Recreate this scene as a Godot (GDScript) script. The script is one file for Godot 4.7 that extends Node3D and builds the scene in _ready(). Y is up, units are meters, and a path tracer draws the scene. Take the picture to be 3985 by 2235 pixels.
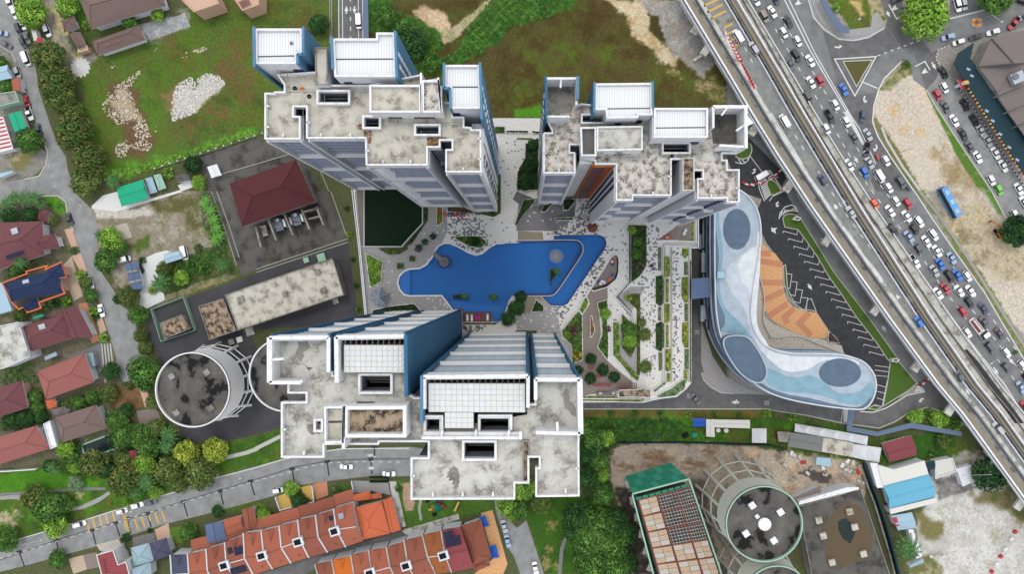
extends Node3D
const HGT := 231.0
const FOC := 2656.0
const DECK := 12.0
var cam: Camera3D
var ori := Vector2.ZERO
var scl := 1.94
var names := {}
var base_of := {}
var M := {}
var TX := {}
var rng := RandomNumberGenerator.new()
func on(x: float,y: float,s := 1.94): ori = Vector2(x,y); scl = s
func at(u: float,v: float,h := 0.0) -> Vector3:
	var px := ori.x + u / scl
	var py := ori.y + v / scl
	var d: Vector3 = cam.basis * Vector3((px - 1992.5) / FOC,-(py - 1117.5) / FOC,-1.0)
	return Vector3(0,HGT,0) + d * ((h - HGT) / d.y)
func p2(u: float,v: float,h := 0.0) -> Vector2:
	var p := at(u,v,h)
	return Vector2(p.x,p.z)
func pts(a: Array,h := 0.0) -> PackedVector2Array:
	var r := PackedVector2Array()
	for i in range(0,a.size() - 1,2): r.append(p2(a[i],a[i + 1],h))
	return r
func smooth(p: PackedVector2Array,closed := true,k := 6) -> PackedVector2Array:
	var r := PackedVector2Array()
	var n := p.size()
	var m := n if closed else n - 1
	for i in m:
		var a := p[(i - 1 + n) % n] if closed else p[max(i - 1,0)]
		var b := p[i]
		var c := p[(i + 1) % n]
		var d := p[(i + 2) % n] if closed else p[min(i + 2,n - 1)]
		for j in k: r.append(b.cubic_interpolate(c,a,d,float(j) / k))
	if not closed: r.append(p[n - 1])
	return r
func rough(p: PackedVector2Array,step: float,amp: float,sd: int) -> PackedVector2Array:
	var g := RandomNumberGenerator.new(); g.seed = sd
	var r := PackedVector2Array()
	for i in p.size():
		var a := p[i]; var b := p[(i + 1) % p.size()]
		var k: int = max(1,int(a.distance_to(b) / step))
		for j in k: r.append(a.lerp(b,float(j) / k) + Vector2(g.randf_range(-amp,amp),g.randf_range(-amp,amp)))
	return r
func oval(u: float,v: float,ru: float,rv: float,h := 0.0,n := 28) -> PackedVector2Array:
	var r := PackedVector2Array()
	for i in n: r.append(p2(u + ru * cos(TAU * i / n),v + rv * sin(TAU * i / n),h))
	return r
func area2(p: PackedVector2Array) -> float:
	var s := 0.0
	for i in p.size(): s += p[i].cross(p[(i + 1) % p.size()])
	return s / 2.0
func middle(p: PackedVector2Array) -> Vector2:
	var s := Vector2.ZERO
	for q in p: s += q
	return s / p.size()
# ---- geometry collector: faces are written counter-clockwise and stored clockwise
class Geo:
	var v := PackedVector3Array()
	var n := PackedVector3Array()
	var c := PackedColorArray()
	var t := PackedVector2Array()
	var col := Color.WHITE
	func tri(a: Vector3,b: Vector3,d: Vector3,ua := Vector2.ZERO,ub := Vector2.ZERO,ud := Vector2.ZERO):
		var m := (b - a).cross(d - a)
		if m.length_squared() < 1e-14: return
		m = m.normalized()
		v.append(a); v.append(d); v.append(b)
		n.append(m); n.append(m); n.append(m)
		c.append(col); c.append(col); c.append(col)
		t.append(ua); t.append(ud); t.append(ub)
	func trin(a: Vector3,b: Vector3,d: Vector3,na: Vector3,nb: Vector3,nd: Vector3):
		v.append(a); v.append(d); v.append(b)
		n.append(na); n.append(nd); n.append(nb)
		c.append(col); c.append(col); c.append(col)
		t.append(Vector2.ZERO); t.append(Vector2.ZERO); t.append(Vector2.ZERO)
	func quad(a: Vector3,b: Vector3,d: Vector3,e: Vector3,su := 1.0,sv := 1.0):
		var w := a.distance_to(b) * su
		var k := b.distance_to(d) * sv
		tri(a,b,d,Vector2(0,0),Vector2(w,0),Vector2(w,k)); tri(a,d,e,Vector2(0,0),Vector2(w,k),Vector2(0,k))
	func box(o: Vector3,s: Vector3,yaw := 0.0):
		var b := Basis(Vector3.UP,yaw)
		var x := b.x * s.x / 2; var z := b.z * s.z / 2; var y := Vector3(0,s.y / 2,0)
		quad(o - x - y + z,o + x - y + z,o + x + y + z,o - x + y + z)
		quad(o + x - y - z,o - x - y - z,o - x + y - z,o + x + y - z)
		quad(o + x - y + z,o + x - y - z,o + x + y - z,o + x + y + z)
		quad(o - x - y - z,o - x - y + z,o - x + y + z,o - x + y - z)
		quad(o - x + y + z,o + x + y + z,o + x + y - z,o - x + y - z)
		quad(o - x - y - z,o + x - y - z,o + x - y + z,o - x - y + z)
	func prism(p: PackedVector2Array,y0: float,y1: float,holes := [],sides := true):
		var q := PackedVector2Array(p)
		var s := 0.0
		for i in q.size(): s += q[i].cross(q[(i + 1) % q.size()])
		if s > 0: q.reverse()
		var whole := PackedVector2Array(q)
		for hl in holes:
			var h := PackedVector2Array(hl)
			var e := 0.0
			for i in h.size(): e += h[i].cross(h[(i + 1) % h.size()])
			if e < 0: h.reverse()
			var best := 1e20; var bi := 0; var bj := 0
			for i in whole.size():
				for j in h.size():
					var dd := whole[i].distance_squared_to(h[j])
					if dd < best: best = dd; bi = i; bj = j
			var w := PackedVector2Array()
			for i in bi + 1: w.append(whole[i])
			for j in h.size() + 1: w.append(h[(bj + j) % h.size()])
			for i in range(bi,whole.size()): w.append(whole[i])
			whole = w
			if sides:
				for i in h.size():
					var a := h[i]; var b := h[(i + 1) % h.size()]
					quad(Vector3(a.x,y0,a.y),Vector3(b.x,y0,b.y),Vector3(b.x,y1,b.y),Vector3(a.x,y1,a.y))
		var ix := Geometry2D.triangulate_polygon(whole)
		if ix.is_empty() and whole.size() > 2:
			if holes.is_empty():
				for part in Geometry2D.offset_polygon(q,0.01):
					var jx := Geometry2D.triangulate_polygon(part)
					for i in range(0,jx.size(),3):
						var a: Vector2 = part[jx[i]]; var b: Vector2 = part[jx[i + 1]]; var d: Vector2 = part[jx[i + 2]]
						if (b - a).cross(d - a) > 0:
							var k := b; b = d; d = k
						tri(Vector3(a.x,y1,a.y),Vector3(b.x,y1,b.y),Vector3(d.x,y1,d.y),a,b,d)
			else: print("not triangulated: ",whole.size()," at ",q[0])
		for i in range(0,ix.size(),3):
			var a := whole[ix[i]]; var b := whole[ix[i + 1]]; var d := whole[ix[i + 2]]
			if (b - a).cross(d - a) > 0:
				var k := b; b = d; d = k
			tri(Vector3(a.x,y1,a.y),Vector3(b.x,y1,b.y),Vector3(d.x,y1,d.y),a,b,d)
		if sides and y1 > y0:
			for i in q.size():
				var a := q[i]; var b := q[(i + 1) % q.size()]
				quad(Vector3(a.x,y0,a.y),Vector3(b.x,y0,b.y),Vector3(b.x,y1,b.y),Vector3(a.x,y1,a.y))
	func wall(p: PackedVector2Array,y0: float,y1: float,w: float,closed := false,side := 0.0):
		var n_ := p.size()
		var l := PackedVector2Array(); var r := PackedVector2Array()
		for i in n_:
			var d0 := (p[i] - p[(i - 1 + n_) % n_]).normalized() if closed or i > 0 else Vector2.ZERO
			var d1 := (p[(i + 1) % n_] - p[i]).normalized() if closed or i < n_ - 1 else Vector2.ZERO
			if d0 == Vector2.ZERO: d0 = d1
			if d1 == Vector2.ZERO: d1 = d0
			var o0 := Vector2(d0.y,-d0.x); var o1 := Vector2(d1.y,-d1.x)
			var m := (o0 + o1)
			if m.length() < 0.2: m = o0
			m = m.normalized()
			m = m / max(0.35,m.dot(o0))
			l.append(p[i] + m * w * (0.5 + side)); r.append(p[i] - m * w * (0.5 - side))
		for i in (n_ if closed else n_ - 1):
			var j := (i + 1) % n_
			var a := Vector3(l[i].x,y1,l[i].y); var b := Vector3(l[j].x,y1,l[j].y)
			var e := Vector3(r[j].x,y1,r[j].y); var f := Vector3(r[i].x,y1,r[i].y)
			var dy := Vector3(0,y0 - y1,0)
			quad(f,e,b,a)
			if y1 > y0:
				quad(a + dy,a,b,b + dy); quad(e + dy,e,f,f + dy)
		if not closed and y1 > y0:
			var dy := Vector3(0,y0 - y1,0)
			var a := Vector3(l[0].x,y1,l[0].y); var f := Vector3(r[0].x,y1,r[0].y)
			quad(f + dy,f,a,a + dy)
			a = Vector3(l[n_ - 1].x,y1,l[n_ - 1].y); f = Vector3(r[n_ - 1].x,y1,r[n_ - 1].y)
			quad(a + dy,a,f,f + dy)
	func cyl(o: Vector3,r0: float,r1: float,h: float,k := 12,cap := true,sx := 1.0):
		for i in k:
			var a := TAU * i / k; var b := TAU * (i + 1) / k
			var da := Vector3(cos(a) * sx,0,sin(a)); var db := Vector3(cos(b) * sx,0,sin(b))
			var up := Vector3(0,h,0)
			trin(o + da * r0,o + da * r1 + up,o + db * r1 + up,da,da,db); trin(o + da * r0,o + db * r1 + up,o + db * r0,da,db,db)
			if cap: tri(o + up,o + db * r1 + up,o + da * r1 + up)
	func tube(a: Vector3,b: Vector3,r0: float,r1: float,k := 6):
		var d := (b - a).normalized()
		var x := d.cross(Vector3.UP if abs(d.y) < 0.95 else Vector3.RIGHT).normalized()
		var y := x.cross(d)
		for i in k:
			var p := x * cos(TAU * i / k) + y * sin(TAU * i / k)
			var q := x * cos(TAU * (i + 1) / k) + y * sin(TAU * (i + 1) / k)
			trin(a + p * r0,b + q * r1,a + q * r0,p,q,q); trin(a + p * r0,b + p * r1,b + q * r1,p,p,q)
			tri(b,b + q * r1,b + p * r1)
	func moved(o: Vector3) -> Geo:
		for i in v.size(): v[i] -= o
		return self
	func mesh() -> ArrayMesh:
		var m := ArrayMesh.new()
		if v.is_empty(): return m
		var a := []
		a.resize(Mesh.ARRAY_MAX)
		a[Mesh.ARRAY_VERTEX] = v; a[Mesh.ARRAY_NORMAL] = n; a[Mesh.ARRAY_COLOR] = c; a[Mesh.ARRAY_TEX_UV] = t
		m.add_surface_from_arrays(Mesh.PRIMITIVE_TRIANGLES,a)
		return m
# ---- naming and tagging
func numbered(key: String,called: String) -> String:
	var k := key + "/" + called
	names[k] = names.get(k,-1) + 1
	return called if names[k] == 0 else "%s_%03d" % [called,names[k]]
func tag(o: Node,label := "",category := "",group := "",kind := ""):
	if label: o.set_meta("label",label)
	if category: o.set_meta("category",category)
	if group: o.set_meta("group",group)
	if kind: o.set_meta("kind",kind)
	return o
func thing(called: String,label: String,category: String,where := Vector3.ZERO,group := "",turn := 0.0) -> Node3D:
	var o := Node3D.new()
	o.name = numbered("",called); o.position = where; o.rotation.y = turn
	add_child(o,true); base_of[o.get_instance_id()] = where
	tag(o,label,category,group)
	return o
func put(called: String,g: Geo,m: Material,parent: Node = null) -> MeshInstance3D:
	var o := MeshInstance3D.new()
	var host: Node = parent if parent else self
	var off := Vector3.ZERO
	if parent:
		off = base_of.get(parent.get_instance_id(),Vector3.ZERO)
		g.moved(off)
	o.name = numbered("" if parent == null else str(parent.get_instance_id()),called)
	o.mesh = g.mesh(); o.material_override = m
	host.add_child(o,true); base_of[o.get_instance_id()] = off
	return o
func lone(called: String,g: Geo,m: Material,label: String,category: String,where: Vector3,group := "",kind := "") -> MeshInstance3D:
	g.moved(where)
	var o := put(called,g,m); o.position = where
	base_of[o.get_instance_id()] = where
	return tag(o,label,category,group,kind)
func struct(called: String,g: Geo,m: Material) -> MeshInstance3D:
	return tag(put(called,g,m),"","","","structure")
func dup(o: Node3D,where: Vector3,turn := 0.0,label := "",group := "",sc := Vector3.ONE) -> Node3D:
	var r: Node3D = o.duplicate()
	var nm := String(o.name)
	r.name = numbered("",nm.left(nm.length() - 4) if nm.length() > 4 and nm.right(3).is_valid_int() else nm)
	add_child(r,true); r.position = where; r.rotation.y = turn; r.scale = sc
	if label: r.set_meta("label",label)
	if group: r.set_meta("group",group)
	return r
# ---- materials
func lin(r: float,g: float,b: float) -> Color:   # a colour as it shows at mid exposure (0..255) -> base colour
	var c := Color(r / 255.0,g / 255.0,b / 255.0).srgb_to_linear()
	return Color(c.r / EXPO,c.g / EXPO,c.b / EXPO)
const EXPO := 1.42
func tex(key: String) -> Texture2D: return TX[key]
func mk(key: String,r: float,g: float,b: float,rgh := 0.85,tx := "",sc := 0.1,metal := 0.0,spec := 0.3) -> StandardMaterial3D:
	var m := StandardMaterial3D.new()
	m.albedo_color = lin(r,g,b).linear_to_srgb()
	m.roughness = rgh; m.metallic = metal; m.metallic_specular = spec
	if tx:
		m.albedo_texture = TX[tx]; m.uv1_triplanar = true; m.uv1_world_triplanar = true; m.uv1_scale = Vector3(sc,sc,sc)
	M[key] = m
	return m
func ramp_tex(key: String,size: int,stops: Array,freq: float,oct: int,sd: int,kind := FastNoiseLite.TYPE_SIMPLEX_SMOOTH,warp := 0.0,second := 0.0,fine := 0.0):
	var nz := FastNoiseLite.new()
	nz.seed = sd; nz.frequency = freq; nz.fractal_octaves = oct; nz.noise_type = kind
	if warp > 0:
		nz.domain_warp_enabled = true; nz.domain_warp_amplitude = warp; nz.domain_warp_frequency = freq * 1.5
	var a := nz.get_seamless_image(size,size).get_data()
	if second > 0:
		var n2 := FastNoiseLite.new(); n2.seed = sd + 3; n2.frequency = freq * 3.5; n2.fractal_octaves = 5; n2.fractal_type = FastNoiseLite.FRACTAL_RIDGED; n2.domain_warp_enabled = true; n2.domain_warp_amplitude = 14; n2.domain_warp_frequency = freq * 3
		var a2 := n2.get_seamless_image(size,size).get_data()
		for i in size * size: a[i] = int(a[i] * (1.0 - second) + (255 - a2[i]) * second)
	var fz := FastNoiseLite.new()
	fz.seed = sd + 7; fz.frequency = 0.35; fz.fractal_octaves = 2
	var f := fz.get_seamless_image(size,size).get_data()
	var lut := []
	for i in 256:
		var x := i / 255.0
		var col: Color = stops[0][1]
		for k in stops.size() - 1:
			if x >= stops[k][0]:
				var w = clamp((x - stops[k][0]) / (stops[k + 1][0] - stops[k][0]),0.0,1.0)
				col = stops[k][1].lerp(stops[k + 1][1],w)
		lut.append(col)
	var out := PackedByteArray(); out.resize(size * size * 3)
	for i in size * size:
		var col: Color = lut[a[i]]
		var w := 1.0 + fine * (f[i] / 255.0 - 0.5) * 2.0
		out[i * 3] = int(clamp(col.r * w,0,1) * 255); out[i * 3 + 1] = int(clamp(col.g * w,0,1) * 255); out[i * 3 + 2] = int(clamp(col.b * w,0,1) * 255)
	var im := Image.create_from_data(size,size,false,Image.FORMAT_RGB8,out)
	im.generate_mipmaps()
	TX[key] = ImageTexture.create_from_image(im)
func stripe_tex(key: String,w: int,h: int,bands: Array,across := true,speck := 0.05):
	var g := RandomNumberGenerator.new(); g.seed = key.hash()
	var im := Image.create(w,h,false,Image.FORMAT_RGB8)
	for y in h:
		for x in w:
			var k: float = bands[int((x if across else y) * bands.size() / float(w if across else h))]
			k *= 1.0 + g.randf_range(-speck,speck)
			im.set_pixel(x,y,Color(k,k,k))
	im.generate_mipmaps()
	TX[key] = ImageTexture.create_from_image(im)
func g1(x: float) -> Color: return Color(x,x,x)
func make_materials():
	ramp_tex("grain",256,[[0.0,g1(0.78)],[0.5,g1(0.92)],[1.0,g1(1.0)]],0.03,4,1,FastNoiseLite.TYPE_SIMPLEX_SMOOTH,0,0,0.10)
	ramp_tex("faint",256,[[0.0,g1(0.9)],[0.5,g1(0.96)],[1.0,g1(1.0)]],0.02,4,2,FastNoiseLite.TYPE_SIMPLEX_SMOOTH,0,0,0.04)
	ramp_tex("asphalt",512,[[0.0,g1(0.8)],[0.4,g1(0.89)],[0.6,g1(0.92)],[1.0,g1(1.0)]],0.012,5,3,FastNoiseLite.TYPE_SIMPLEX_SMOOTH,20,0,0.08)
	ramp_tex("stain",512,[[0.0,Color(0.5,0.49,0.46)],[0.28,Color(0.72,0.7,0.67)],[0.4,Color(0.86,0.85,0.82)],[0.55,Color(0.94,0.93,0.9)],[0.75,Color(0.97,0.97,0.95)],[1.0,Color(0.9,0.91,0.93)]],0.01,6,4,FastNoiseLite.TYPE_SIMPLEX_SMOOTH,30,0.3,0.08)
	ramp_tex("mould",512,[[0.0,Color(0.36,0.35,0.33)],[0.3,Color(0.5,0.48,0.46)],[0.4,Color(0.74,0.72,0.7)],[0.48,Color(0.9,0.88,0.86)],[0.7,Color(0.97,0.96,0.94)],[1.0,Color(0.86,0.86,0.87)]],0.016,6,5,FastNoiseLite.TYPE_SIMPLEX_SMOOTH,40,0.5,0.1)
	ramp_tex("wet",512,[[0.0,Color(0.2,0.2,0.21)],[0.34,Color(0.27,0.27,0.28)],[0.385,Color(0.62,0.61,0.6)],[0.46,Color(0.74,0.73,0.71)],[0.6,Color(0.8,0.79,0.77)],[1.0,Color(0.97,0.95,0.93)]],0.007,6,16,FastNoiseLite.TYPE_SIMPLEX_SMOOTH,45,0.15,0.08)
	ramp_tex("brownstain",512,[[0.0,Color(0.2,0.18,0.17)],[0.3,Color(0.34,0.31,0.29)],[0.4,Color(0.66,0.62,0.58)],[0.55,Color(0.84,0.8,0.75)],[1.0,Color(0.98,0.95,0.9)]],0.012,6,26,FastNoiseLite.TYPE_SIMPLEX_SMOOTH,40,0.35,0.1)
	ramp_tex("rust",256,[[0.0,Color(0.62,0.42,0.34)],[0.4,Color(0.85,0.74,0.68)],[0.6,Color(0.97,0.95,0.94)],[1.0,Color(0.9,0.92,0.95)]],0.02,5,6,FastNoiseLite.TYPE_SIMPLEX_SMOOTH,25,0,0.08)
	ramp_tex("leaf",256,[[0.0,Color(0.55,0.62,0.5)],[0.5,Color(0.8,0.85,0.75)],[1.0,Color(1.0,1.0,0.9)]],0.06,3,8,FastNoiseLite.TYPE_SIMPLEX_SMOOTH,0,0,0.2)
	ramp_tex("soil",512,[[0.0,Color(0.6,0.56,0.5)],[0.5,Color(0.86,0.84,0.8)],[1.0,Color(1.0,0.98,0.95)]],0.03,5,9,FastNoiseLite.TYPE_SIMPLEX_SMOOTH,12,0,0.15)
	ramp_tex("mosaic",256,[[0.0,Color(0.38,0.64,0.82)],[0.5,Color(0.8,0.9,0.95)],[1.0,Color(1,1,1)]],0.05,4,10,FastNoiseLite.TYPE_SIMPLEX_SMOOTH,0,0,0.3)
	ramp_tex("dirty",256,[[0.0,g1(0.8)],[0.3,g1(0.91)],[0.45,g1(0.97)],[1.0,g1(1.0)]],0.03,5,12,FastNoiseLite.TYPE_SIMPLEX_SMOOTH,20,0.3,0.05)
	stripe_tex("ribs",32,8,[1.0,1.0,0.99,0.97,0.87,0.92,0.98,0.99])
	stripe_tex("courses",8,32,[0.86,0.93,0.97,0.99,1.0,1.0,0.98,0.95],false,0.1)
	mk("white",238,238,239,0.75,"dirty",0.09)
	mk("whiteclean",232,232,231,0.6)
	mk("offwhite",228,230,235,0.8,"faint",0.1)
	mk("blue",90,136,168,0.7,"faint",0.05)
	mk("deepblue",58,106,140,0.7,"faint",0.05)
	mk("concrete",207,203,195,0.9,"stain",0.05)
	mk("concretelight",211,211,209,0.9,"stain",0.045)
	mk("concretemould",222,219,214,0.9,"mould",0.06)
	mk("concretegrey",156,154,152,0.9,"stain",0.05)
	mk("concretedark",104,102,101,0.9,"stain",0.03)
	mk("patchrust",176,150,120,0.9,"brownstain",0.25)
	mk("tanktop",118,116,114,0.8,"wet",0.032)
	mk("brownroof",190,176,160,0.85,"brownstain",0.07)
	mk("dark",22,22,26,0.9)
	mk("window",88,96,120,0.25,"faint",0.3,0.0,0.5)
	mk("windowteal",150,172,186,0.25,"faint",0.3,0.0,0.5)
	mk("windowdark",30,36,52,0.2,"",0.1,0.0,0.5)
	mk("ledge",170,177,196,0.7,"faint",0.1)
	mk("ledgeteal",182,202,212,0.7,"faint",0.1)
	mk("facade",132,138,156,0.8,"faint",0.1)
	mk("orange",222,128,70,0.75,"faint",0.1)
	mk("navy",34,46,76,0.5)
	mk("asphalt",138,138,138,0.92,"asphalt",0.03)
	mk("asphaltpale",158,158,157,0.92,"asphalt",0.035)
	mk("asphaltdark",118,117,118,0.92,"asphalt",0.04)
	mk("asphaltblack",70,70,73,0.92,"asphalt",0.05)
	mk("compound",84,82,86,0.9,"asphalt",0.012)
	mk("paint",238,238,236,0.7,"grain",0.5)
	mk("paintgrey",205,205,202,0.7,"grain",0.5)
	mk("yellow",226,184,96,0.7,"grain",0.5)
	mk("redpaint",206,62,74,0.7,"grain",0.5)
	mk("kerb",206,204,198,0.85,"grain",0.4)
	mk("kerbgrey",168,166,160,0.85,"grain",0.4)
	mk("railbed",172,166,154,0.9,"soil",0.25)
	mk("metalgrey",120,126,136,0.5,"faint",0.2,0.3)
	mk("steel",190,195,202,0.4,"faint",0.2,0.5)
	mk("rubber",26,26,28,0.9)
	mk("bark",92,76,58,0.95,"grain",0.6)
	mk("plaza",176,173,172,0.85,"grain",0.2)
	mk("plazadark",138,135,136,0.85,"grain",0.2)
	mk("plazawhite",236,233,228,0.85,"grain",0.2)
	mk("plazabrown",150,136,130,0.85,"grain",0.3)
	mk("timber",122,92,82,0.8,"grain",0.4)
	mk("lawn",96,122,60,0.95,"leaf",0.5)
	mk("lawnbright",116,146,62,0.95,"leaf",0.5)
	mk("earth",96,82,62,0.95,"soil",0.3)
	mk("turf",20,44,26,0.95,"grain",0.5)
	mk("pooltile",40,130,208,0.5,"mosaic",0.16)
	mk("pooltilelight",78,142,222,0.5,"mosaic",0.16)
	mk("pooledge",48,66,128,0.4,"grain",0.4)
	mk("glassroof",90,100,115,0.2,"",0.1,0.0,0.6)
	var fo := mk("foliage",255,255,255,0.8,"",0.1,0.0,0.25)
	fo.albedo_color = Color.WHITE; fo.vertex_color_use_as_albedo = true; fo.cull_mode = BaseMaterial3D.CULL_DISABLED
	mk("drygrass",108,106,66,0.95,"soil",0.3)
	mk("viaductroad",146,146,144,0.92,"asphalt",0.05)
	mk("panelwhite",216,216,214,0.6)
	mk("orangeflat",236,180,128,0.9,"grain",0.2)
	mk("terracotta",216,150,116,0.9,"grain",0.3)
	mk("cream",206,198,184,0.9,"grain",0.2)
	mk("puddle",112,98,76,0.35,"soil",0.2)
	mk("pond",38,52,52,0.08,"grain",0.1)
	var w := mk("water",24,116,200,0.12,"",0.1,0.0,0.2)
	w.transparency = BaseMaterial3D.TRANSPARENCY_ALPHA; w.albedo_color.a = 0.22
	for k in [["white_corr",232,234,236],["blue_corr",108,180,208],["maroon_corr",132,66,72],["green_corr",32,168,128],["grey_corr",128,128,128],["slate_corr",92,110,142],["pale_corr",222,220,212],["sky_corr",168,198,214],["canopy",100,116,140]]:
		var m := mk(k[0],k[1],k[2],k[3],0.6)
		m.albedo_texture = TX["ribs"]; m.uv1_scale = Vector3(1.8,1.8,1)
	for k in [["maroon_tile",120,76,80],["darkmaroon_tile",90,46,48],["blue_tile",44,58,92],["brown_tile",128,108,102],["red_tile",162,102,96],["orange_tile",222,118,82],["rust_tile",174,102,80],["rustdark_tile",154,92,74],["rustmoss_tile",160,96,58],["orangeflat_tile",214,116,48],["wine_tile",150,76,80],["grey_tile",126,116,114],["paleblue_tile",164,190,200],["slate_tile",84,86,108]]:
		var m := mk(k[0],k[1],k[2],k[3],0.85)
		m.albedo_texture = TX["courses"]; m.uv1_scale = Vector3(1,1,1)
# ---- the ground: one sheet whose soil,grass and dirt colours run into each other
const GW := 1536
const GH := 896
const GX := 192.0
const GZ := 112.0
var ground_img: Image
var stamps := []
var stamp_cache := {}
func gpx(p: Vector2) -> Vector2: return Vector2((p.x + GX) / (2 * GX) * GW,(p.y + GZ) / (2 * GZ) * GH)
func stamp_of(i: int,c: Color,op: float) -> Image:
	var key := "%d_%s_%d" % [i,c.to_html(),int(op * 100)]
	if stamp_cache.has(key): return stamp_cache[key]
	var im := Image.create(64,64,false,Image.FORMAT_RGBA8)
	for y in 64:
		for x in 64: im.set_pixel(x,y,Color(c.r,c.g,c.b,stamps[i][y * 64 + x] * op))
	stamp_cache[key] = im
	return im
func stamp(c: Color,p: Vector2,r: float,op := 0.6,squash := 1.0):
	var q := gpx(p)
	var s := int(r / (2 * GX) * GW * 2)
	if s < 2: return
	var im: Image = stamp_of(rng.randi() % stamps.size(),c,op).duplicate()
	im.resize(s,max(2,int(s * squash)),Image.INTERPOLATE_BILINEAR)
	ground_img.blend_rect(im,Rect2i(0,0,im.get_width(),im.get_height()),Vector2i(int(q.x - s / 2.0),int(q.y - s * squash / 2.0)))
func c255(a: Array) -> Color: return Color(a[0] / 255.0,a[1] / 255.0,a[2] / 255.0)
func paint(p: PackedVector2Array,col: Array,feather := 1.0,blobs := [],jag := 0.0):
	if jag > 0: p = rough(p,2.0,jag,77)
	var q := PackedVector2Array()
	var lo := Vector2(1e9,1e9); var hi := -lo
	for a in p:
		var b := gpx(a); q.append(b); lo = lo.min(b); hi = hi.max(b)
	var k: int = max(1,int(feather / (2 * GX) * GW))
	var x0 := int(max(0,lo.x - k * 3)); var y0 := int(max(0,lo.y - k * 3))
	var x1 := int(min(GW,hi.x + k * 3)); var y1 := int(min(GH,hi.y + k * 3))
	if x1 <= x0 + 1 or y1 <= y0 + 1: return
	var c := c255(col)
	var im := Image.create(x1 - x0,y1 - y0,false,Image.FORMAT_RGBA8)
	im.fill(Color(c.r,c.g,c.b,0))
	for y in range(y0,y1):
		var xs := []
		var yy := y + 0.5
		for i in q.size():
			var a := q[i]; var b := q[(i + 1) % q.size()]
			if (a.y <= yy) != (b.y <= yy): xs.append(a.x + (yy - a.y) / (b.y - a.y) * (b.x - a.x))
		xs.sort()
		for i in range(0,xs.size() - 1,2):
			var xa: int = clampi(roundi(xs[i]),x0,x1); var xb: int = clampi(roundi(xs[i + 1]),x0,x1)
			if xb > xa: im.fill_rect(Rect2i(xa - x0,y - y0,xb - xa,1),c)
	if k > 1:
		var w := im.get_width(); var h := im.get_height()
		im.resize(max(2,w / k),max(2,h / k),Image.INTERPOLATE_TRILINEAR if k > 3 else Image.INTERPOLATE_BILINEAR)
		im.resize(w,h,Image.INTERPOLATE_CUBIC)
	ground_img.blend_rect(im,Rect2i(0,0,im.get_width(),im.get_height()),Vector2i(x0,y0))
	for bl in blobs:
		var n := 0; var tries := 0
		while n < bl[1] and tries < bl[1] * 12:
			tries += 1
			var g := Vector2(rng.randf_range(lo.x,hi.x),rng.randf_range(lo.y,hi.y))
			if Geometry2D.is_point_in_polygon(g,q):
				n += 1
				stamp(c255(bl[0]),Vector2(g.x / GW * 2 * GX - GX,g.y / GH * 2 * GZ - GZ),rng.randf_range(bl[2],bl[3]),bl[4],rng.randf_range(0.6,1.4))
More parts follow.
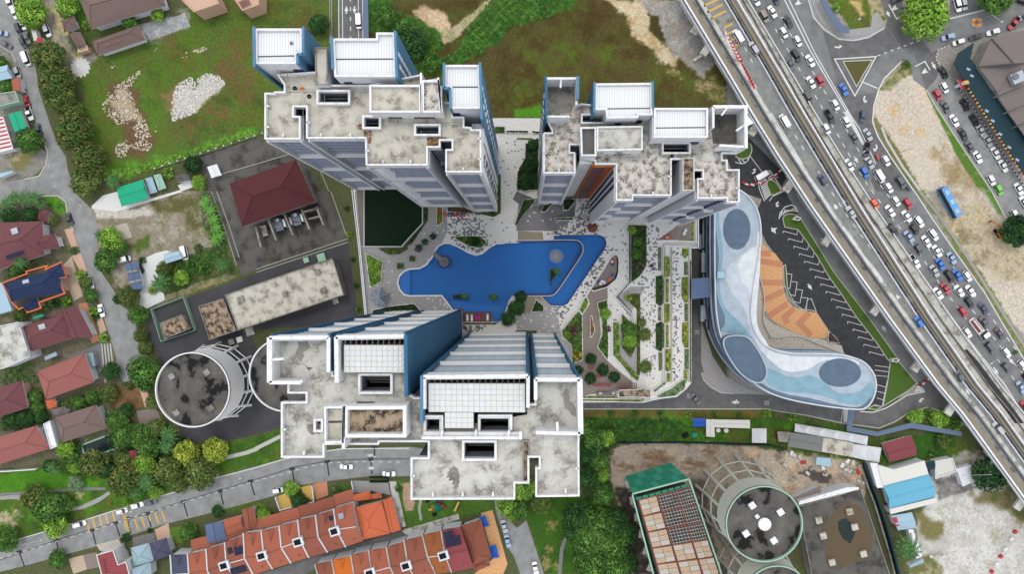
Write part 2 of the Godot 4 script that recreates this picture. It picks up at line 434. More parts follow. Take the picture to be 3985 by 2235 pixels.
func make_ground():
	rng.seed = 11
	ground_img = Image.create(GW,GH,false,Image.FORMAT_RGBA8)
	ground_img.fill(Color8(88,92,62))
	for i in 6:
		var nz := FastNoiseLite.new(); nz.seed = 40 + i; nz.frequency = 0.045; nz.fractal_octaves = 4
		var a := PackedFloat32Array(); a.resize(4096)
		for y in 64:
			for x in 64:
				var d := Vector2(x - 31.5,y - 31.5).length() / 32.0
				a[y * 64 + x] = clamp((1.0 - d) * 1.8 + nz.get_noise_2d(x,y) * 1.3 - 0.45,0.0,1.0) * clamp((1.0 - d) * 4,0,1)
		stamps.append(a)
	var G := [86,106,48]; var BR := [98,84,54]; var BG := [92,118,46]; var OL := [98,96,44]; var PALE := [168,152,124]; var DKG := [52,78,36]
	on(0,0)
	paint(pts([430,470,760,425,1120,300,1440,190,1500,0,2500,0,2500,900,1940,1000,1500,1180,940,1345,780,1340,690,900,600,600,520,520]),G,2.0,[[BR,46,3,9,0.4],[BG,60,3,9,0.45],[OL,70,2,7,0.5],[DKG,40,2,6,0.4]])
	for b in [[1650,860,170],[1420,960,160],[1850,700,170],[1780,400,180],[1300,320,120],[1700,560,150],[960,980,110],[1860,560,130]]: stamp(c255([112,90,58]),p2(b[0],b[1]),b[2] / 22.0,0.7)
	for b in [[1140,860,190],[720,700,170],[750,1050,170],[1230,560,200],[1420,300,150],[900,1290,120],[640,850,130],[1500,130,120]]: stamp(c255([82,116,40]),p2(b[0],b[1]),b[2] / 22.0,0.7)
	paint(pts([780,1290,1200,1200,1500,1110,1940,960,1940,1010,1500,1170,1180,1270,940,1340,800,1340]),[84,128,48],1.5,[[[96,160,50],30,1,3,0.6]],0.5)
	paint(pts([850,660,1010,640,1080,900,1160,1050,1130,1150,880,1180,960,950,800,850]),[104,84,60],2.5,[],1.5)
	paint(pts([1230,740,1330,640,1420,610,1330,830,1270,830]),[126,108,72],1.5,[],1.0)
	paint(pts([1325,900,1310,800,1330,700,1420,620,1500,680,1510,600,1570,570,1640,590,1680,640,1640,690,1550,740,1480,850]),[206,198,186],1.5,[[[190,176,156],14,1,2,0.6]],1.0)
	paint(pts([900,700,960,690,1010,800,1060,900,980,900,880,860,820,800]),[170,152,128],2.0,[],1.2)
	paint(pts([330,0,420,0,440,180,520,300,560,430,700,400,740,440,640,520,520,560,480,430,400,330,340,200]),[150,144,132],1.0,[[[186,172,130],14,1,4,0.6],[[120,116,108],14,1,3,0.6]],0.4)
	paint(pts([400,60,470,120,520,280,470,260,420,160]),[190,174,128],1.5,[],0.6)
	paint(pts([590,0,640,0,690,210,620,240,580,120]),[84,122,44],1.0,[[DKG,6,1,2,0.5]])
	paint(pts([1060,190,1400,100,1440,200,1110,310]),[158,160,162],0.4,[[[140,142,144],16,1,4,0.5],[[182,180,176],16,1,3,0.5]],0.3)
	paint(pts([610,240,1040,110,1060,180,700,300,640,330]),[76,92,48],0.8,[[BR,8,1,2,0.5]])
	paint(pts([0,360,80,400,130,470,130,620,190,800,220,960,280,1130,360,1140,340,1260,240,1345,0,1380]),[138,134,126],0.6,[[[170,164,152],26,1,3,0.5],[[100,110,70],16,1,3,0.5]],0.3)
	paint(pts([70,1180,180,1110,270,1150,180,1280,110,1300]),[128,122,80],1.0,[[[180,170,150],6,1,2,0.7]],0.4)
	paint(pts([240,0,340,0,340,330,260,340,200,230,150,160]),[104,110,70],0.8,[[BR,10,1,2,0.6]])
	paint(pts([480,1120,560,1130,540,1240,560,1440,690,1440,640,1100]),[96,92,70],1.0)
	on(1000,0)
	paint(pts([840,0,3700,0,3700,820,2150,900,840,900]),[88,80,46],2.0,[[[92,98,46],60,3,10,0.6],[[78,60,34],60,3,8,0.55],[[80,98,42],50,2,7,0.5],[[70,62,32],60,2,5,0.5]])
	paint(pts([1190,90,1290,60,1420,90,1450,200,1430,330,1330,300,1270,190]),[206,182,150],1.0,[[[180,150,120],14,1,3,0.6]],0.9)
	paint(pts([1400,350,1430,250,1520,160,1700,30,1760,0,1720,70,1560,220,1450,330]),[182,170,140],0.8,[[[140,140,90],14,1,2,0.6]],0.7)
	on(2000,0)
	paint(pts([690,0,970,0,1050,100,1010,230,1130,330,1230,430,1200,510,1110,470,1010,350,900,270,850,110,760,50]),[196,178,146],1.2,[[[170,140,96],24,1,3,0.6],[[214,198,170],24,1,3,0.6]],0.9)
	paint(pts([960,0,1290,0,1390,200,1500,400,1500,500,1420,600,1350,540,1210,410,1150,330,1060,150]),[158,154,148],1.0,[[[180,176,168],40,1,4,0.6],[[150,128,108],24,1,3,0.5],[[136,134,132],30,1,3,0.5]],0.8)
	paint(pts([1020,110,1080,140,1140,310,1090,300,1020,230]),[74,68,40],0.8,[],0.6)
	paint(pts([1120,520,1300,560,1380,640,1540,560,1620,790,1500,780,1280,620]),[96,92,44],1.2,[[[190,170,140],20,1,3,0.6],[G,20,1,3,0.5]],0.6)
	paint(pts([0,820,220,800,200,890,0,890]),[84,140,38],1.0)
	for b in [[240,580,130],[420,400,160],[700,420,120],[30,700,120],[130,440,90]]: stamp(c255([90,108,40]),p2(b[0],b[1]),b[2] / 22.0,0.7)
	on(2985,0)
	paint(pts([-300,-200,2400,-200,2400,3000,-300,3000]),[150,146,140],1.0)
	paint(pts([440,-10,760,-10,790,110,770,210,640,240,560,120]),[90,106,40],0.8,[[BR,10,1,3,0.5]],0.4)
	paint(pts([620,20,690,20,740,120,690,100]),[186,160,110],1.0,[],0.6)
	paint(pts([770,-10,870,0,900,190,790,200]),[172,156,124],0.8,[[G,10,1,2,0.6]],0.4)
	paint(pts([575,465,785,455,720,560,670,655]),[98,104,52],0.4,[[[130,122,76],8,1,2,0.6]])
	paint(pts([820,700,900,600,1010,480,1080,470,1110,580,1200,680,1280,830,1400,1050,1560,1380,1800,1700,1980,1950,2300,3000,1500,1980,1140,1440,1000,1200,870,980,800,870]),[196,186,170],0.6,[[[214,190,170],50,2,6,0.5],[[184,176,164],60,2,5,0.5],[[204,180,146],14,1,3,0.4]],0.5)
	paint(pts([830,690,900,600,1010,480,1080,470,1100,560,1000,600,900,690]),[104,112,64],1.0,[[PALE,16,1,2,0.7]],0.5)
	for b in [[965,835,50],[1160,1000,40],[1240,1145,26],[1030,990,40]]: stamp(c255([198,168,118]),p2(b[0],b[1]),b[2] / 14.0,0.7)
	for b in [[1300,1170,70],[1480,1380,130],[1420,1300,110],[1560,1300,60]]: stamp(c255([150,130,96]),p2(b[0],b[1]),b[2] / 14.0,0.7)
	paint(pts([1200,680,1240,690,1330,860,1470,1090,1680,1440,1600,1440,1500,1290,1390,1100,1280,860]),[88,120,50],0.6,[[PALE,12,1,2,0.6]],0.4)
	paint(pts([800,880,860,960,1000,1150,1160,1440,1080,1440,930,1190,830,1000]),[120,116,80],0.8,[[G,16,1,2,0.5]],0.3)
	on(2985,745)
	paint(pts([1100,0,1170,0,1330,190,1560,540,1740,830,1990,1240,1940,1260,1680,840,1490,560,1270,190]),[118,120,80],0.8,[[[90,126,44],26,1,2,0.7],[PALE,20,1,2,0.6]],0.3)
	paint(pts([1640,0,1690,0,1770,140,1760,190]),[92,130,52],0.6)
	paint(pts([1200,0,1300,0,1400,230,1290,170]),[158,152,140],1.0)
	paint(pts([1290,190,1600,40,1760,220,1960,420,1960,700,1720,640,1560,520]),[180,168,144],2.0,[[[146,128,96],60,0.6,1.6,0.7],[[200,178,138],24,1,3,0.45],[[120,108,84],8,2,4,0.5]],0.8)
	on(0,745)
	paint(pts([690,130,880,150,1130,60,1480,0,1580,0,1720,440,1780,560,1700,640,1250,800,1100,880,1040,880,880,700,740,470,720,240]),[140,130,112],0.6,[[[170,164,156],60,2,5,0.55],[[96,100,58],30,1.5,4,0.6],[[190,184,172],30,1,3,0.5]],0.4)
	paint(pts([1150,60,1480,10,1530,250,1420,330,1380,150,1180,170]),[96,96,58],1.5,[[[150,142,128],14,1,3,0.5]],0.6)
	paint(pts([980,420,1120,320,1130,400,1040,470]),[86,104,48],1.5,[],0.8)
	paint(pts([700,130,900,140,1100,120,1180,170,980,200,740,210]),[196,190,178],0.8,[],0.4)
	paint(pts([1180,560,1700,380,1790,600,1250,790,1180,700]),[66,84,44],0.8,[[[120,106,76],14,1,2,0.6],[BG,14,1,2,0.5]],0.5)
	paint(pts([1250,790,1720,630,1800,640,1260,840]),[146,134,104],0.5,[[G,14,1,2,0.5]],0.4)
	paint(pts([1580,0,1640,0,1790,400,1820,640,1780,640,1700,300]),[86,100,58],0.6)
	paint(pts([650,1480,680,1740,690,1940,760,1960,790,2420,1940,2420,1940,1930,1500,1950,1280,2000,700,1900]),G,1.0)
	paint(pts([0,90,400,30,500,60,520,200,590,400,880,1250,940,1440,780,1500,1000,2000,900,2100,0,2100]),[112,106,88],0.8,[[[84,104,50],60,1.5,4,0.6],[[150,140,124],40,1,3,0.5]])
	paint(pts([330,40,440,40,500,110,505,180,440,170,370,110]),[90,138,48],0.4,[[DKG,6,1,2,0.5]])
	on(0,1490)
	paint(pts([0,660,300,640,520,560,860,560,1200,500,1700,470,1940,400,2200,330,2200,620,1940,620,1640,690,1300,810,1000,900,640,1010,0,1230]),[74,104,40],0.8,[[[90,134,40],60,2,5,0.55],[[100,84,54],26,1.5,4,0.5],[DKG,50,2,5,0.5]])
	paint(pts([0,690,320,650,520,700,760,740,760,790,0,830]),[74,124,34],1.0,[[[90,144,44],14,2,4,0.5]])
	for b in [[90,1030,60],[10,1030,40],[610,850,30]]: stamp(c255([186,172,146]),p2(b[0],b[1]),b[2] / 12.0,0.95)
	paint(pts([820,50,1060,20,1100,170,1020,210,900,190,830,150]),[126,96,68],0.5,[[[150,118,84],10,1,3,0.5],[[96,76,54],10,1,2,0.5]])
	on(1000,1490)
	paint(pts([1040,745,1160,745,1200,870,1790,870,1840,960,1790,960,1150,1110,1120,1080]),[76,108,44],0.6,[[BR,10,1,2,0.5],[[90,140,50],14,1,3,0.5]])
	paint(pts([1090,770,1150,760,1190,900,1170,970,1110,960]),[178,150,126],0.6,[],0.5)
	on(2000,1490)
	paint(pts([0,850,500,850,800,1000,900,1445,240,1445,100,1030,0,1030]),[62,96,34],1.0,[[[80,122,40],26,1.5,4,0.6],[[48,74,32],26,1.5,4,0.5]])
	for b in [[290,1080,40],[270,1260,30],[250,1380,40],[240,1330,26],[330,1390,26]]: stamp(c255([158,134,92]),p2(b[0],b[1]),b[2] / 13.0,0.85)
	paint(pts([505,205,1940,205,1940,268,505,262]),[104,96,52],0.4,[[[84,110,44],30,1,2.5,0.6],[[130,96,60],30,1,2,0.5]])
	paint(pts([505,265,1940,270,2600,350,2600,460,1250,450,780,440,505,420]),[66,104,36],0.8,[[[84,136,44],50,1.5,4,0.6],[[104,96,52],30,1,3,0.5],[DKG,40,1.5,4,0.5]])
	paint(pts([690,590,740,500,860,455,1450,455,1940,500,2100,560,2700,620,2650,850,2300,900,1600,1500,880,1500,770,900]),[158,144,128],0.8,[[[180,166,146],70,1.5,5,0.55],[[116,96,76],50,1,4,0.55],[[140,136,132],60,1.5,4,0.5]],0.6)
	for b in [[1060,575,130],[1360,620,90],[850,640,70],[1460,530,50]]: stamp(c255([118,92,70]),p2(b[0],b[1]),b[2] / 14.0,0.8,0.5)
	paint(pts([770,800,880,800,1060,1445,900,1445,850,1100]),[62,56,52],1.0,[[[110,104,98],24,0.8,2,0.6]],0.5)
	paint(pts([1340,740,1430,730,1500,1200,1620,1445,1540,1445,1400,1000]),[100,92,86],1.0,[[[130,126,122],18,0.8,2,0.6],[[70,64,60],14,0.8,2,0.6]],0.5)
	on(2985,1490)
	paint(pts([-300,310,560,400,850,420,1480,400,1600,600,860,640,640,600,-300,450]),[78,96,42],0.8,[[[96,128,46],30,1.5,4,0.55],[BR,20,1,3,0.5]])
	paint(pts([880,430,1400,350,1420,470,1300,560,920,600,860,540]),[56,92,36],1.0,[[[74,116,40],14,1,3,0.5]])
	paint(pts([-200,490,500,560,700,600,740,800,300,900,-20,700]),[176,162,144],1.0,[[[198,184,164],26,1.5,4,0.6],[[116,104,94],24,1,3,0.6],[[214,170,130],6,2,4,0.5]],0.5)
	paint(pts([240,690,330,660,480,690,440,750,340,740]),[92,84,78],0.8,[],0.8)
	paint(pts([1240,700,1560,560,1640,560,1800,800,1960,960,1960,1500,1050,1500,1150,1300,1120,1100,1150,1000,1200,940]),[192,190,184],0.8,[[[210,208,202],60,2,6,0.5],[[172,168,158],50,2,5,0.5],[[150,144,116],20,1.5,4,0.5]],0.5)
	paint(pts([1120,990,1180,1010,1330,1060,1330,1140,1250,1180,1180,1160,1130,1060]),[124,118,78],1.5,[],0.8)
	paint(pts([1480,860,1800,800,1960,960,1960,1060,1800,960,1560,900]),[124,114,84],2.0,[[[90,100,56],12,1,3,0.6]],0.8)
	paint(pts([1050,1320,1240,1290,1320,1450,1050,1450]),[112,112,70],1.5,[[[180,172,150],10,1,2,0.6]],0.8)
	paint(pts([1260,740,1480,680,1560,810,1290,880]),[130,126,122],0.8,[[[90,88,86],14,1,2,0.6],[[170,166,160],14,1,2,0.5]],0.4)
	paint(pts([1400,560,1480,520,1600,540,1560,640,1430,660]),[164,160,150],0.8,[[[90,110,60],8,1,2,0.6]],0.5)
	sh("B")
	for q in [[850,-20,1000,-20,1010,110,1240,150,1290,200,1380,250,1400,350,1280,450,1200,480,1130,420,1060,230,850,240],[1190,500,1300,450,1400,440,1500,380,1600,220,1720,60,1800,-20,2420,-20,2380,60,2100,160,1940,200,1760,330,1700,400,1560,470,1410,480,1330,560,1230,560]]: paint(pts(q),[70,118,44],1.0,[[[54,92,36],30,1,3,0.6],[[92,140,54],30,1,3,0.6]],0.8)
	var data := ground_img.get_data()
	var nz2 := FastNoiseLite.new(); nz2.seed = 5; nz2.frequency = 0.22; nz2.fractal_octaves = 3
	var nb := nz2.get_seamless_image(512,512).get_data()
	var lut := PackedByteArray(); lut.resize(256 * 3)
	for i in 256:
		var l := Color(i / 255.0,0,0).srgb_to_linear().r / EXPO
		lut[i] = int(clamp(Color(l,0,0).linear_to_srgb().r * 255,0,255))
	var out := PackedByteArray(); out.resize(GW * GH * 3)
	for y in GH:
		var ro := (y & 511) * 512
		for x in GW:
			var w := 0.86 + nb[ro + (x & 511)] * 0.0011
			var i := (y * GW + x)
			out[i * 3] = lut[mini(255,int(data[i * 4] * w))]; out[i * 3 + 1] = lut[mini(255,int(data[i * 4 + 1] * w))]; out[i * 3 + 2] = lut[mini(255,int(data[i * 4 + 2] * w))]
	var im := Image.create_from_data(GW,GH,false,Image.FORMAT_RGB8,out)
	im.generate_mipmaps()
	var m := StandardMaterial3D.new(); m.roughness = 0.95; m.metallic_specular = 0.2
	m.albedo_texture = ImageTexture.create_from_image(im)
	var g := Geo.new()
	g.tri(Vector3(-GX,0,GZ),Vector3(GX,0,GZ),Vector3(GX,0,-GZ),Vector2(0,1),Vector2(1,1),Vector2(1,0))
	g.tri(Vector3(-GX,0,GZ),Vector3(GX,0,-GZ),Vector3(-GX,0,-GZ),Vector2(0,1),Vector2(1,0),Vector2(0,0))
	struct("ground",g,m)
	g = Geo.new()
	g.quad(Vector3(-1500,-0.02,1500),Vector3(1500,-0.02,1500),Vector3(1500,-0.02,-1500),Vector3(-1500,-0.02,-1500))
	mk("farland",96,104,66,0.95,"soil",0.02)
	struct("terrain",g,M.farland)
	ground_img = null; stamp_cache.clear()
# ---- foliage
func leafcol(a: Array,k: float) -> Color:
	var c := lin(a[0],a[1],a[2])
	return Color(c.r * k,c.g * k,c.b * k)
func leaf(g: Geo,c: Vector3,n: Vector3,s: float,r: RandomNumberGenerator):
	n = (n + Vector3(r.randf_range(-0.7,0.7),r.randf_range(-0.3,0.7),r.randf_range(-0.7,0.7))).normalized()
	var x := n.cross(Vector3(r.randf_range(-1,1),r.randf_range(-1,1),r.randf_range(-1,1))).normalized() * s
	var z := x.cross(n) * r.randf_range(0.5,0.9)
	g.tri(c - x,c + z * 0.8,c + x); g.tri(c - x,c + x,c - z * 0.8)
func crown_geo(sd: int,R: float,H: float,clumps: int,per: int,size: float,pal: Array,rag := 0.25) -> Geo:
	var r := RandomNumberGenerator.new(); r.seed = sd
	var g := Geo.new()
	for i in clumps:
		var t := (i + 0.5) / clumps
		var y := 1.0 - t * 1.15
		var a := i * 2.39996 + r.randf_range(-0.3,0.3)
		var q := sqrt(max(0.0,1.0 - y * y)) * r.randf_range(1.0 - rag,1.0 + rag * 0.4)
		var c := Vector3(cos(a) * q * R,max(-0.15,y) * H * r.randf_range(0.72,1.05),sin(a) * q * R) * 0.78
		var rc := R * r.randf_range(0.22,0.36)
		var cc: Array = pal[r.randi() % pal.size()]
		var kk := r.randf_range(0.75,1.3)
		for j in per:
			var d := Vector3(r.randfn(),abs(r.randfn()) * 0.9 - 0.25,r.randfn()).normalized()
			g.col = leafcol(cc,kk * r.randf_range(0.7,1.35) * 1.35)
			leaf(g,c + d * rc * r.randf_range(0.65,1.08),d,size * r.randf_range(0.7,1.3),r)
	return g
func palm_geo(sd: int,R: float,pal: Array,fronds := 15) -> Geo:
	var r := RandomNumberGenerator.new(); r.seed = sd
	var g := Geo.new()
	for i in fronds:
		var a := TAU * i / fronds + r.randf_range(-0.15,0.15)
		var d := Vector3(cos(a),0,sin(a)); var s := Vector3(-d.z,0,d.x)
		var L := R * r.randf_range(0.85,1.08); var up := r.randf_range(0.25,0.6)
		for k in 9:
			var t0 := k / 9.0; var t1 := (k + 1) / 9.0
			var p0 := d * L * t0 + Vector3(0,R * (up * t0 - 0.75 * t0 * t0),0); var p1 := d * L * t1 + Vector3(0,R * (up * t1 - 0.75 * t1 * t1),0)
			g.col = leafcol(pal[r.randi() % pal.size()],r.randf_range(0.8,1.5) * 1.3)
			for e in [-1.0,1.0]:
				var w: float = R * 0.26 * (1.0 - 0.75 * t0)
				var tip: Vector3 = p0 + s * e * w + d * w * 0.5 + Vector3(0,-w * 0.35,0)
				if e > 0: g.tri(p0,tip,p1)
				else: g.tri(p0,p1,tip)
	return g
const PAL := {"mango": [[68,86,42],[82,96,48],[92,96,52],[58,80,38]],"dark": [[40,68,36],[52,84,42],[46,76,38]],"mid": [[66,98,44],[82,116,52],[60,90,40]],"bright": [[104,138,50],[90,126,46],[120,152,62]],"lime": [[134,148,56],[116,136,50],[146,156,66]],"olive": [[84,100,50],[98,110,58],[76,92,46]],"palm": [[52,82,46],[68,100,54]],"banana": [[74,124,50],[90,140,58]],"red": [[96,62,66],[84,58,60],[70,80,50]],"yellow": [[170,140,60],[110,120,50],[150,110,60]],"grey": [[112,136,96],[100,124,88]],"deep": [[30,54,32],[40,68,36]]}
var TREES := {}
func plant_proto(kind: String,v: int) -> Node3D:
	var key := "%s%d" % [kind,v]
	if TREES.has(key): return TREES[key]
	var t := Node3D.new()
	var tk := Geo.new(); var cr: Geo; var base_y := 2.6; var R := 4.0
	if kind == "palm" or kind == "banana":
		R = 3.5 if kind == "palm" else 1.6
		base_y = 6.0 if kind == "palm" else 2.0
		cr = palm_geo(90 + v,R,PAL[kind],17 if kind == "palm" else 9)
		var x := 0.0
		for i in 6: tk.tube(Vector3(x,base_y * i / 6.0,0),Vector3(x + 0.06,base_y * (i + 1) / 6.0,0),0.24 - 0.015 * i,0.225 - 0.015 * i,7); x += 0.06
	elif kind.begins_with("s_"):
		R = 1.0; base_y = 0.3
		cr = crown_geo(300 + v * 7,R,0.8,12,26,0.16,PAL[kind.substr(2)],0.3)
		for i in 3: tk.tube(Vector3.ZERO,Vector3(0.3 * cos(i * 2.1),0.6,0.3 * sin(i * 2.1)),0.04,0.02,5)
	else:
		cr = crown_geo(500 + v * 13,R,2.9,46,62,0.33,PAL[kind],0.3)
		tk.tube(Vector3(0,0,0),Vector3(0.15,2.4,0.1),0.32,0.22,8)
		for i in 5:
			var a := i * 1.26 + v
			tk.tube(Vector3(0.15,2.2,0.1),Vector3(cos(a) * 2.2,4.0,sin(a) * 2.2),0.16,0.06,6)
	var a := MeshInstance3D.new(); a.name = "trunk" if not kind.begins_with("s_") else "stem"; a.mesh = tk.mesh(); a.material_override = M.bark; t.add_child(a)
	var b := MeshInstance3D.new(); b.name = "crown"; b.mesh = cr.mesh(); b.position.y = base_y
	b.material_override = M.foliage; t.add_child(b)
	TREES[key] = t; t.set_meta("rr",R)
	return t
func plant(called: String,kind: String,u: float,v: float,r_tile: float,label: String,category: String,group := "",h := 0.0,hs := 1.0) -> Node3D:
	var pr := plant_proto(kind,(int(u) * 7 + int(v)) % 4)
	var r: float = r_tile / scl / (FOC / (HGT - h - 3.0)) / pr.get_meta("rr")
	var o := pr.duplicate(); o.remove_meta("rr")
	o.name = numbered("",called); add_child(o,true)
	o.position = at(u,v,h + (3.5 if not kind.begins_with("s_") else 0.5) * r * hs) * Vector3(1,0,1) + Vector3(0,h,0)
	o.rotation.y = fmod(u * 1.7 + v * 0.9,TAU); o.scale = Vector3(r,r * hs,r)
	tag(o,label,category,group)
	return o
func cover(p: PackedVector2Array,y0: float,h: float,size: float,per_m2: float,pal: Array,sd := 1) -> Geo:
	var r := RandomNumberGenerator.new(); r.seed = sd
	var g := Geo.new(); var lo := Vector2(1e9,1e9); var hi := -lo
	for a in p: lo = lo.min(a); hi = hi.max(a)
	var n := int((hi.x - lo.x) * (hi.y - lo.y) * per_m2)
	for i in n:
		var q := Vector2(r.randf_range(lo.x,hi.x),r.randf_range(lo.y,hi.y))
		if not Geometry2D.is_point_in_polygon(q,p): continue
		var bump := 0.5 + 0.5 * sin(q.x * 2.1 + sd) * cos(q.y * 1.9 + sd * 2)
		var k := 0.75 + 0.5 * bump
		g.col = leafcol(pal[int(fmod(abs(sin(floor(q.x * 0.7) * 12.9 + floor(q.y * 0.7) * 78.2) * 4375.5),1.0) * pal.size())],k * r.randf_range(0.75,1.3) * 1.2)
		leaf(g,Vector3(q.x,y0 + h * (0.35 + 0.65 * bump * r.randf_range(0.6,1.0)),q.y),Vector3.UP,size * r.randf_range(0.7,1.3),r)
	return g
func bed(label: String,p: PackedVector2Array,pal: String,h := 0.7,y := DECK,rim_m: Material = null,called := "planter",cat := "planter",dens := 26.0) -> Node3D:
	var c := middle(p)
	var t := thing(called,label,cat,Vector3(c.x,y,c.y))
	if rim_m: rim("rim",p,y,y + 0.45,0.22,rim_m,t)
	flat("soil",inset(p,0.05),M.earth,y + 0.3 if rim_m else y + 0.02,t)
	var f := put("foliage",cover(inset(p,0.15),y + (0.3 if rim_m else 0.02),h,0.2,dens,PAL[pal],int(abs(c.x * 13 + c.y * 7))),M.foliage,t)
	f.set_meta("kind","stuff")
	return t
# ---- roads,markings,viaduct
const SHEETS := {"A": [0,0],"B": [1000,0],"C": [2000,0],"D": [2985,0],"E": [0,745],"F": [1000,745],"G": [2000,745],"H": [2985,745],"I": [0,1490],"J": [1000,1490],"K": [2000,1490],"L": [2985,1490]}
func sh(k: String): on(SHEETS[k][0],SHEETS[k][1])
func mix(a: Array,h := 0.0) -> PackedVector2Array:   # ["D",[u,v,...],"H",[...]]
	var r := PackedVector2Array()
	for i in range(0,a.size(),2):
		sh(a[i]); r.append_array(pts(a[i + 1],h))
	return r
func flat(called: String,p: PackedVector2Array,m: Material,y: float,parent: Node = null) -> MeshInstance3D:
	var g := Geo.new(); g.prism(p,y,y,[],false)
	var o := put(called,g,m,parent)
	if parent == null: tag(o,"","","","structure")
	return o
func band(called: String,p: PackedVector2Array,w: float,y: float,m: Material,parent: Node,h := 0.0,closed := false,side := 0.0) -> MeshInstance3D:
	var g := Geo.new(); g.wall(p,y - h,y,w,closed,side)
	return put(called,g,m,parent)
func dashes(called: String,p: PackedVector2Array,w: float,ln: float,gap: float,y: float,m: Material,parent: Node,start := 0.0):
	var t := start
	var total := 0.0
	for i in p.size() - 1: total += p[i].distance_to(p[i + 1])
	while t + ln < total:
		band(called,PackedVector2Array([along(p,t),along(p,t + ln)]),w,y,m,parent)
		t += ln + gap
func along(p: PackedVector2Array,t: float) -> Vector2:
	for i in p.size() - 1:
		var d := p[i].distance_to(p[i + 1])
		if t <= d or i == p.size() - 2: return p[i].lerp(p[i + 1],t / d)
		t -= d
	return p[0]
func arrow(a: Vector2,b: Vector2,y: float,parent: Node,m: Material = null,w := 0.45):
	var d := (b - a).normalized(); var n := Vector2(-d.y,d.x)
	var k := b - d * 1.7
	var q := PackedVector2Array([a + n * w / 2,k + n * w / 2,k + n * w * 1.5,b,k - n * w * 1.5,k - n * w / 2,a - n * w / 2])
	flat("painted_arrow",q,m if m else M.paint,y,parent)
func turn_arrow(a: Vector2,c: Vector2,b: Vector2,y: float,parent: Node):
	band("painted_arrow",smooth(PackedVector2Array([a,c,c.lerp(b,0.7)]),false,4),0.5,y,M.paint,parent)
	var d := (b - c).normalized(); var n := Vector2(-d.y,d.x); var k := c.lerp(b,0.55)
	flat("painted_arrow_head",PackedVector2Array([k + n * 0.8,b,k - n * 0.8]),M.paint,y + 0.003,parent)
func raised(called: String,p: PackedVector2Array,m: Material,parent: Node,y := 0.13,kw := 0.3):   # kerbed island
	flat(called,p,m,y,parent)
	band("kerb",p,kw,y + 0.03,M.kerb,parent,y + 0.03,true)
func make_roads():
	var hw := flat("highway",mix(["D",[60,-80,330,-80,590,850,820,1240,760,1445],"H",[1110,0,1230,180,1410,440,1640,760,1780,1000,1960,1290,2200,1700],"L",[2400,260,1960,270,1790,0],"H",[1700,1340,1480,1060,1240,740,1060,470,900,270,700,0],"D",[600,1290,300,770,0,255,-160,-20]]),M.asphalt,0.014)
	var jn := flat("junction_road",mix(["D",[60,-80,300,-80,310,0,350,130,430,220,540,290,650,305,760,280,890,200,905,150,860,30,830,-60,1010,-60,1030,100,1160,180,1330,150,1640,70,2000,-25,2000,190,1690,270,1390,350,1290,370,1270,430,1300,520,1270,600,1200,680,1110,600,1080,470,1010,465,880,590,835,680,800,800,790,920,830,1030,930,1190,1060,1380,1140,1460,820,1445,590,1000,330,560]]),M.asphaltdark,0.008)
	sh("D")
	flat("road_patch",pts([880,170,1020,370,1090,360,1200,680,1100,600,1080,470,1020,440,940,420,840,430,830,420,1000,370,900,200]),M.asphalt,0.012,jn)
	flat("road_patch",pts([1160,180,1330,150,1640,70,2000,-25,2000,190,1690,270,1390,350,1290,370,1240,400,1110,220]),M.asphalt,0.012,jn)
	flat("road_patch",pts([850,430,1010,380,1020,465,880,590,835,680,830,700,660,720,720,600]),M.asphalt,0.0121,jn)
	var mk_ := flat("market_parking",mix(["D",[1200,680,1290,600,1400,590,1560,800,1760,1130,2000,1500],"H",[2100,300,1960,400,1790,190,1690,0],"D",[1600,1300,1400,1000,1260,780]]),M.asphaltpale,0.01)
	sh("D")
	flat("parking_yard",pts([1380,-40,1620,-40,1640,70,1370,130]),M.asphaltdark,0.007)
	raised("grass_island",pts([570,465,790,455,725,560,672,655]),M.drygrass,jn,0.12)
	band("edge_line",pts([507,447,820,428,660,725]),0.35,0.024,M.paint,jn,0.0,true)
	band("stop_line",pts([708,615,830,667]),0.35,0.024,M.paint,jn)
	band("stop_line",pts([1115,503,1188,463,1226,530]),0.35,0.024,M.paint,jn)
	band("stop_line",pts([915,35,975,143,1020,118]),0.35,0.024,M.paint,jn)
	band("edge_line",pts([310,0,350,135,430,227,540,297,650,308,760,285,885,212]),0.3,0.024,M.paint,jn)
	band("edge_line",pts([1010,465,880,595,838,680,803,800,793,920,833,1030,933,1190,1063,1380,1110,1450]),0.35,0.024,M.paint,jn)
	band("edge_line",pts([1330,155,1640,75]),0.3,0.024,M.paint,jn)
	dashes("lane_dash",pts([830,422,1190,290]),0.3,1.0,1.3,0.024,M.paint,jn)
	arrow(p2(900,85),p2(925,130),0.025,jn); arrow(p2(1240,470),p2(1270,525),0.025,jn)
	turn_arrow(p2(507,355),p2(545,358),p2(555,342),0.025,jn); turn_arrow(p2(735,725),p2(728,755),p2(748,773),0.025,jn); turn_arrow(p2(820,1092),p2(825,1118),p2(800,1140),0.025,jn)
	for q in [[960,62],[1187,540],[232,22]]:
		arrow(p2(q[0] - 8,q[1] + 18),p2(q[0] + 6,q[1] - 28),0.025,jn); arrow(p2(q[0] + 6,q[1]),p2(q[0] + 28,q[1] + 8),0.0253,jn); arrow(p2(q[0],q[1]),p2(q[0] - 28,q[1] + 14),0.0256,jn)
	for i in 8:
		flat("painted_dot",oval(1580 + 32 * cos(TAU * i / 8.0),170 + 28 * sin(TAU * i / 8.0),13,12,0,12),M.yellow if i % 2 else M.orange,0.026,jn)
	flat("painted_dot",oval(1580,170,12,11,0,12),M.wine_tile,0.026,jn)
	band("painted_ring",oval(1580,170,56,50,0,20),0.2,0.025,M.blue,jn,0,true)
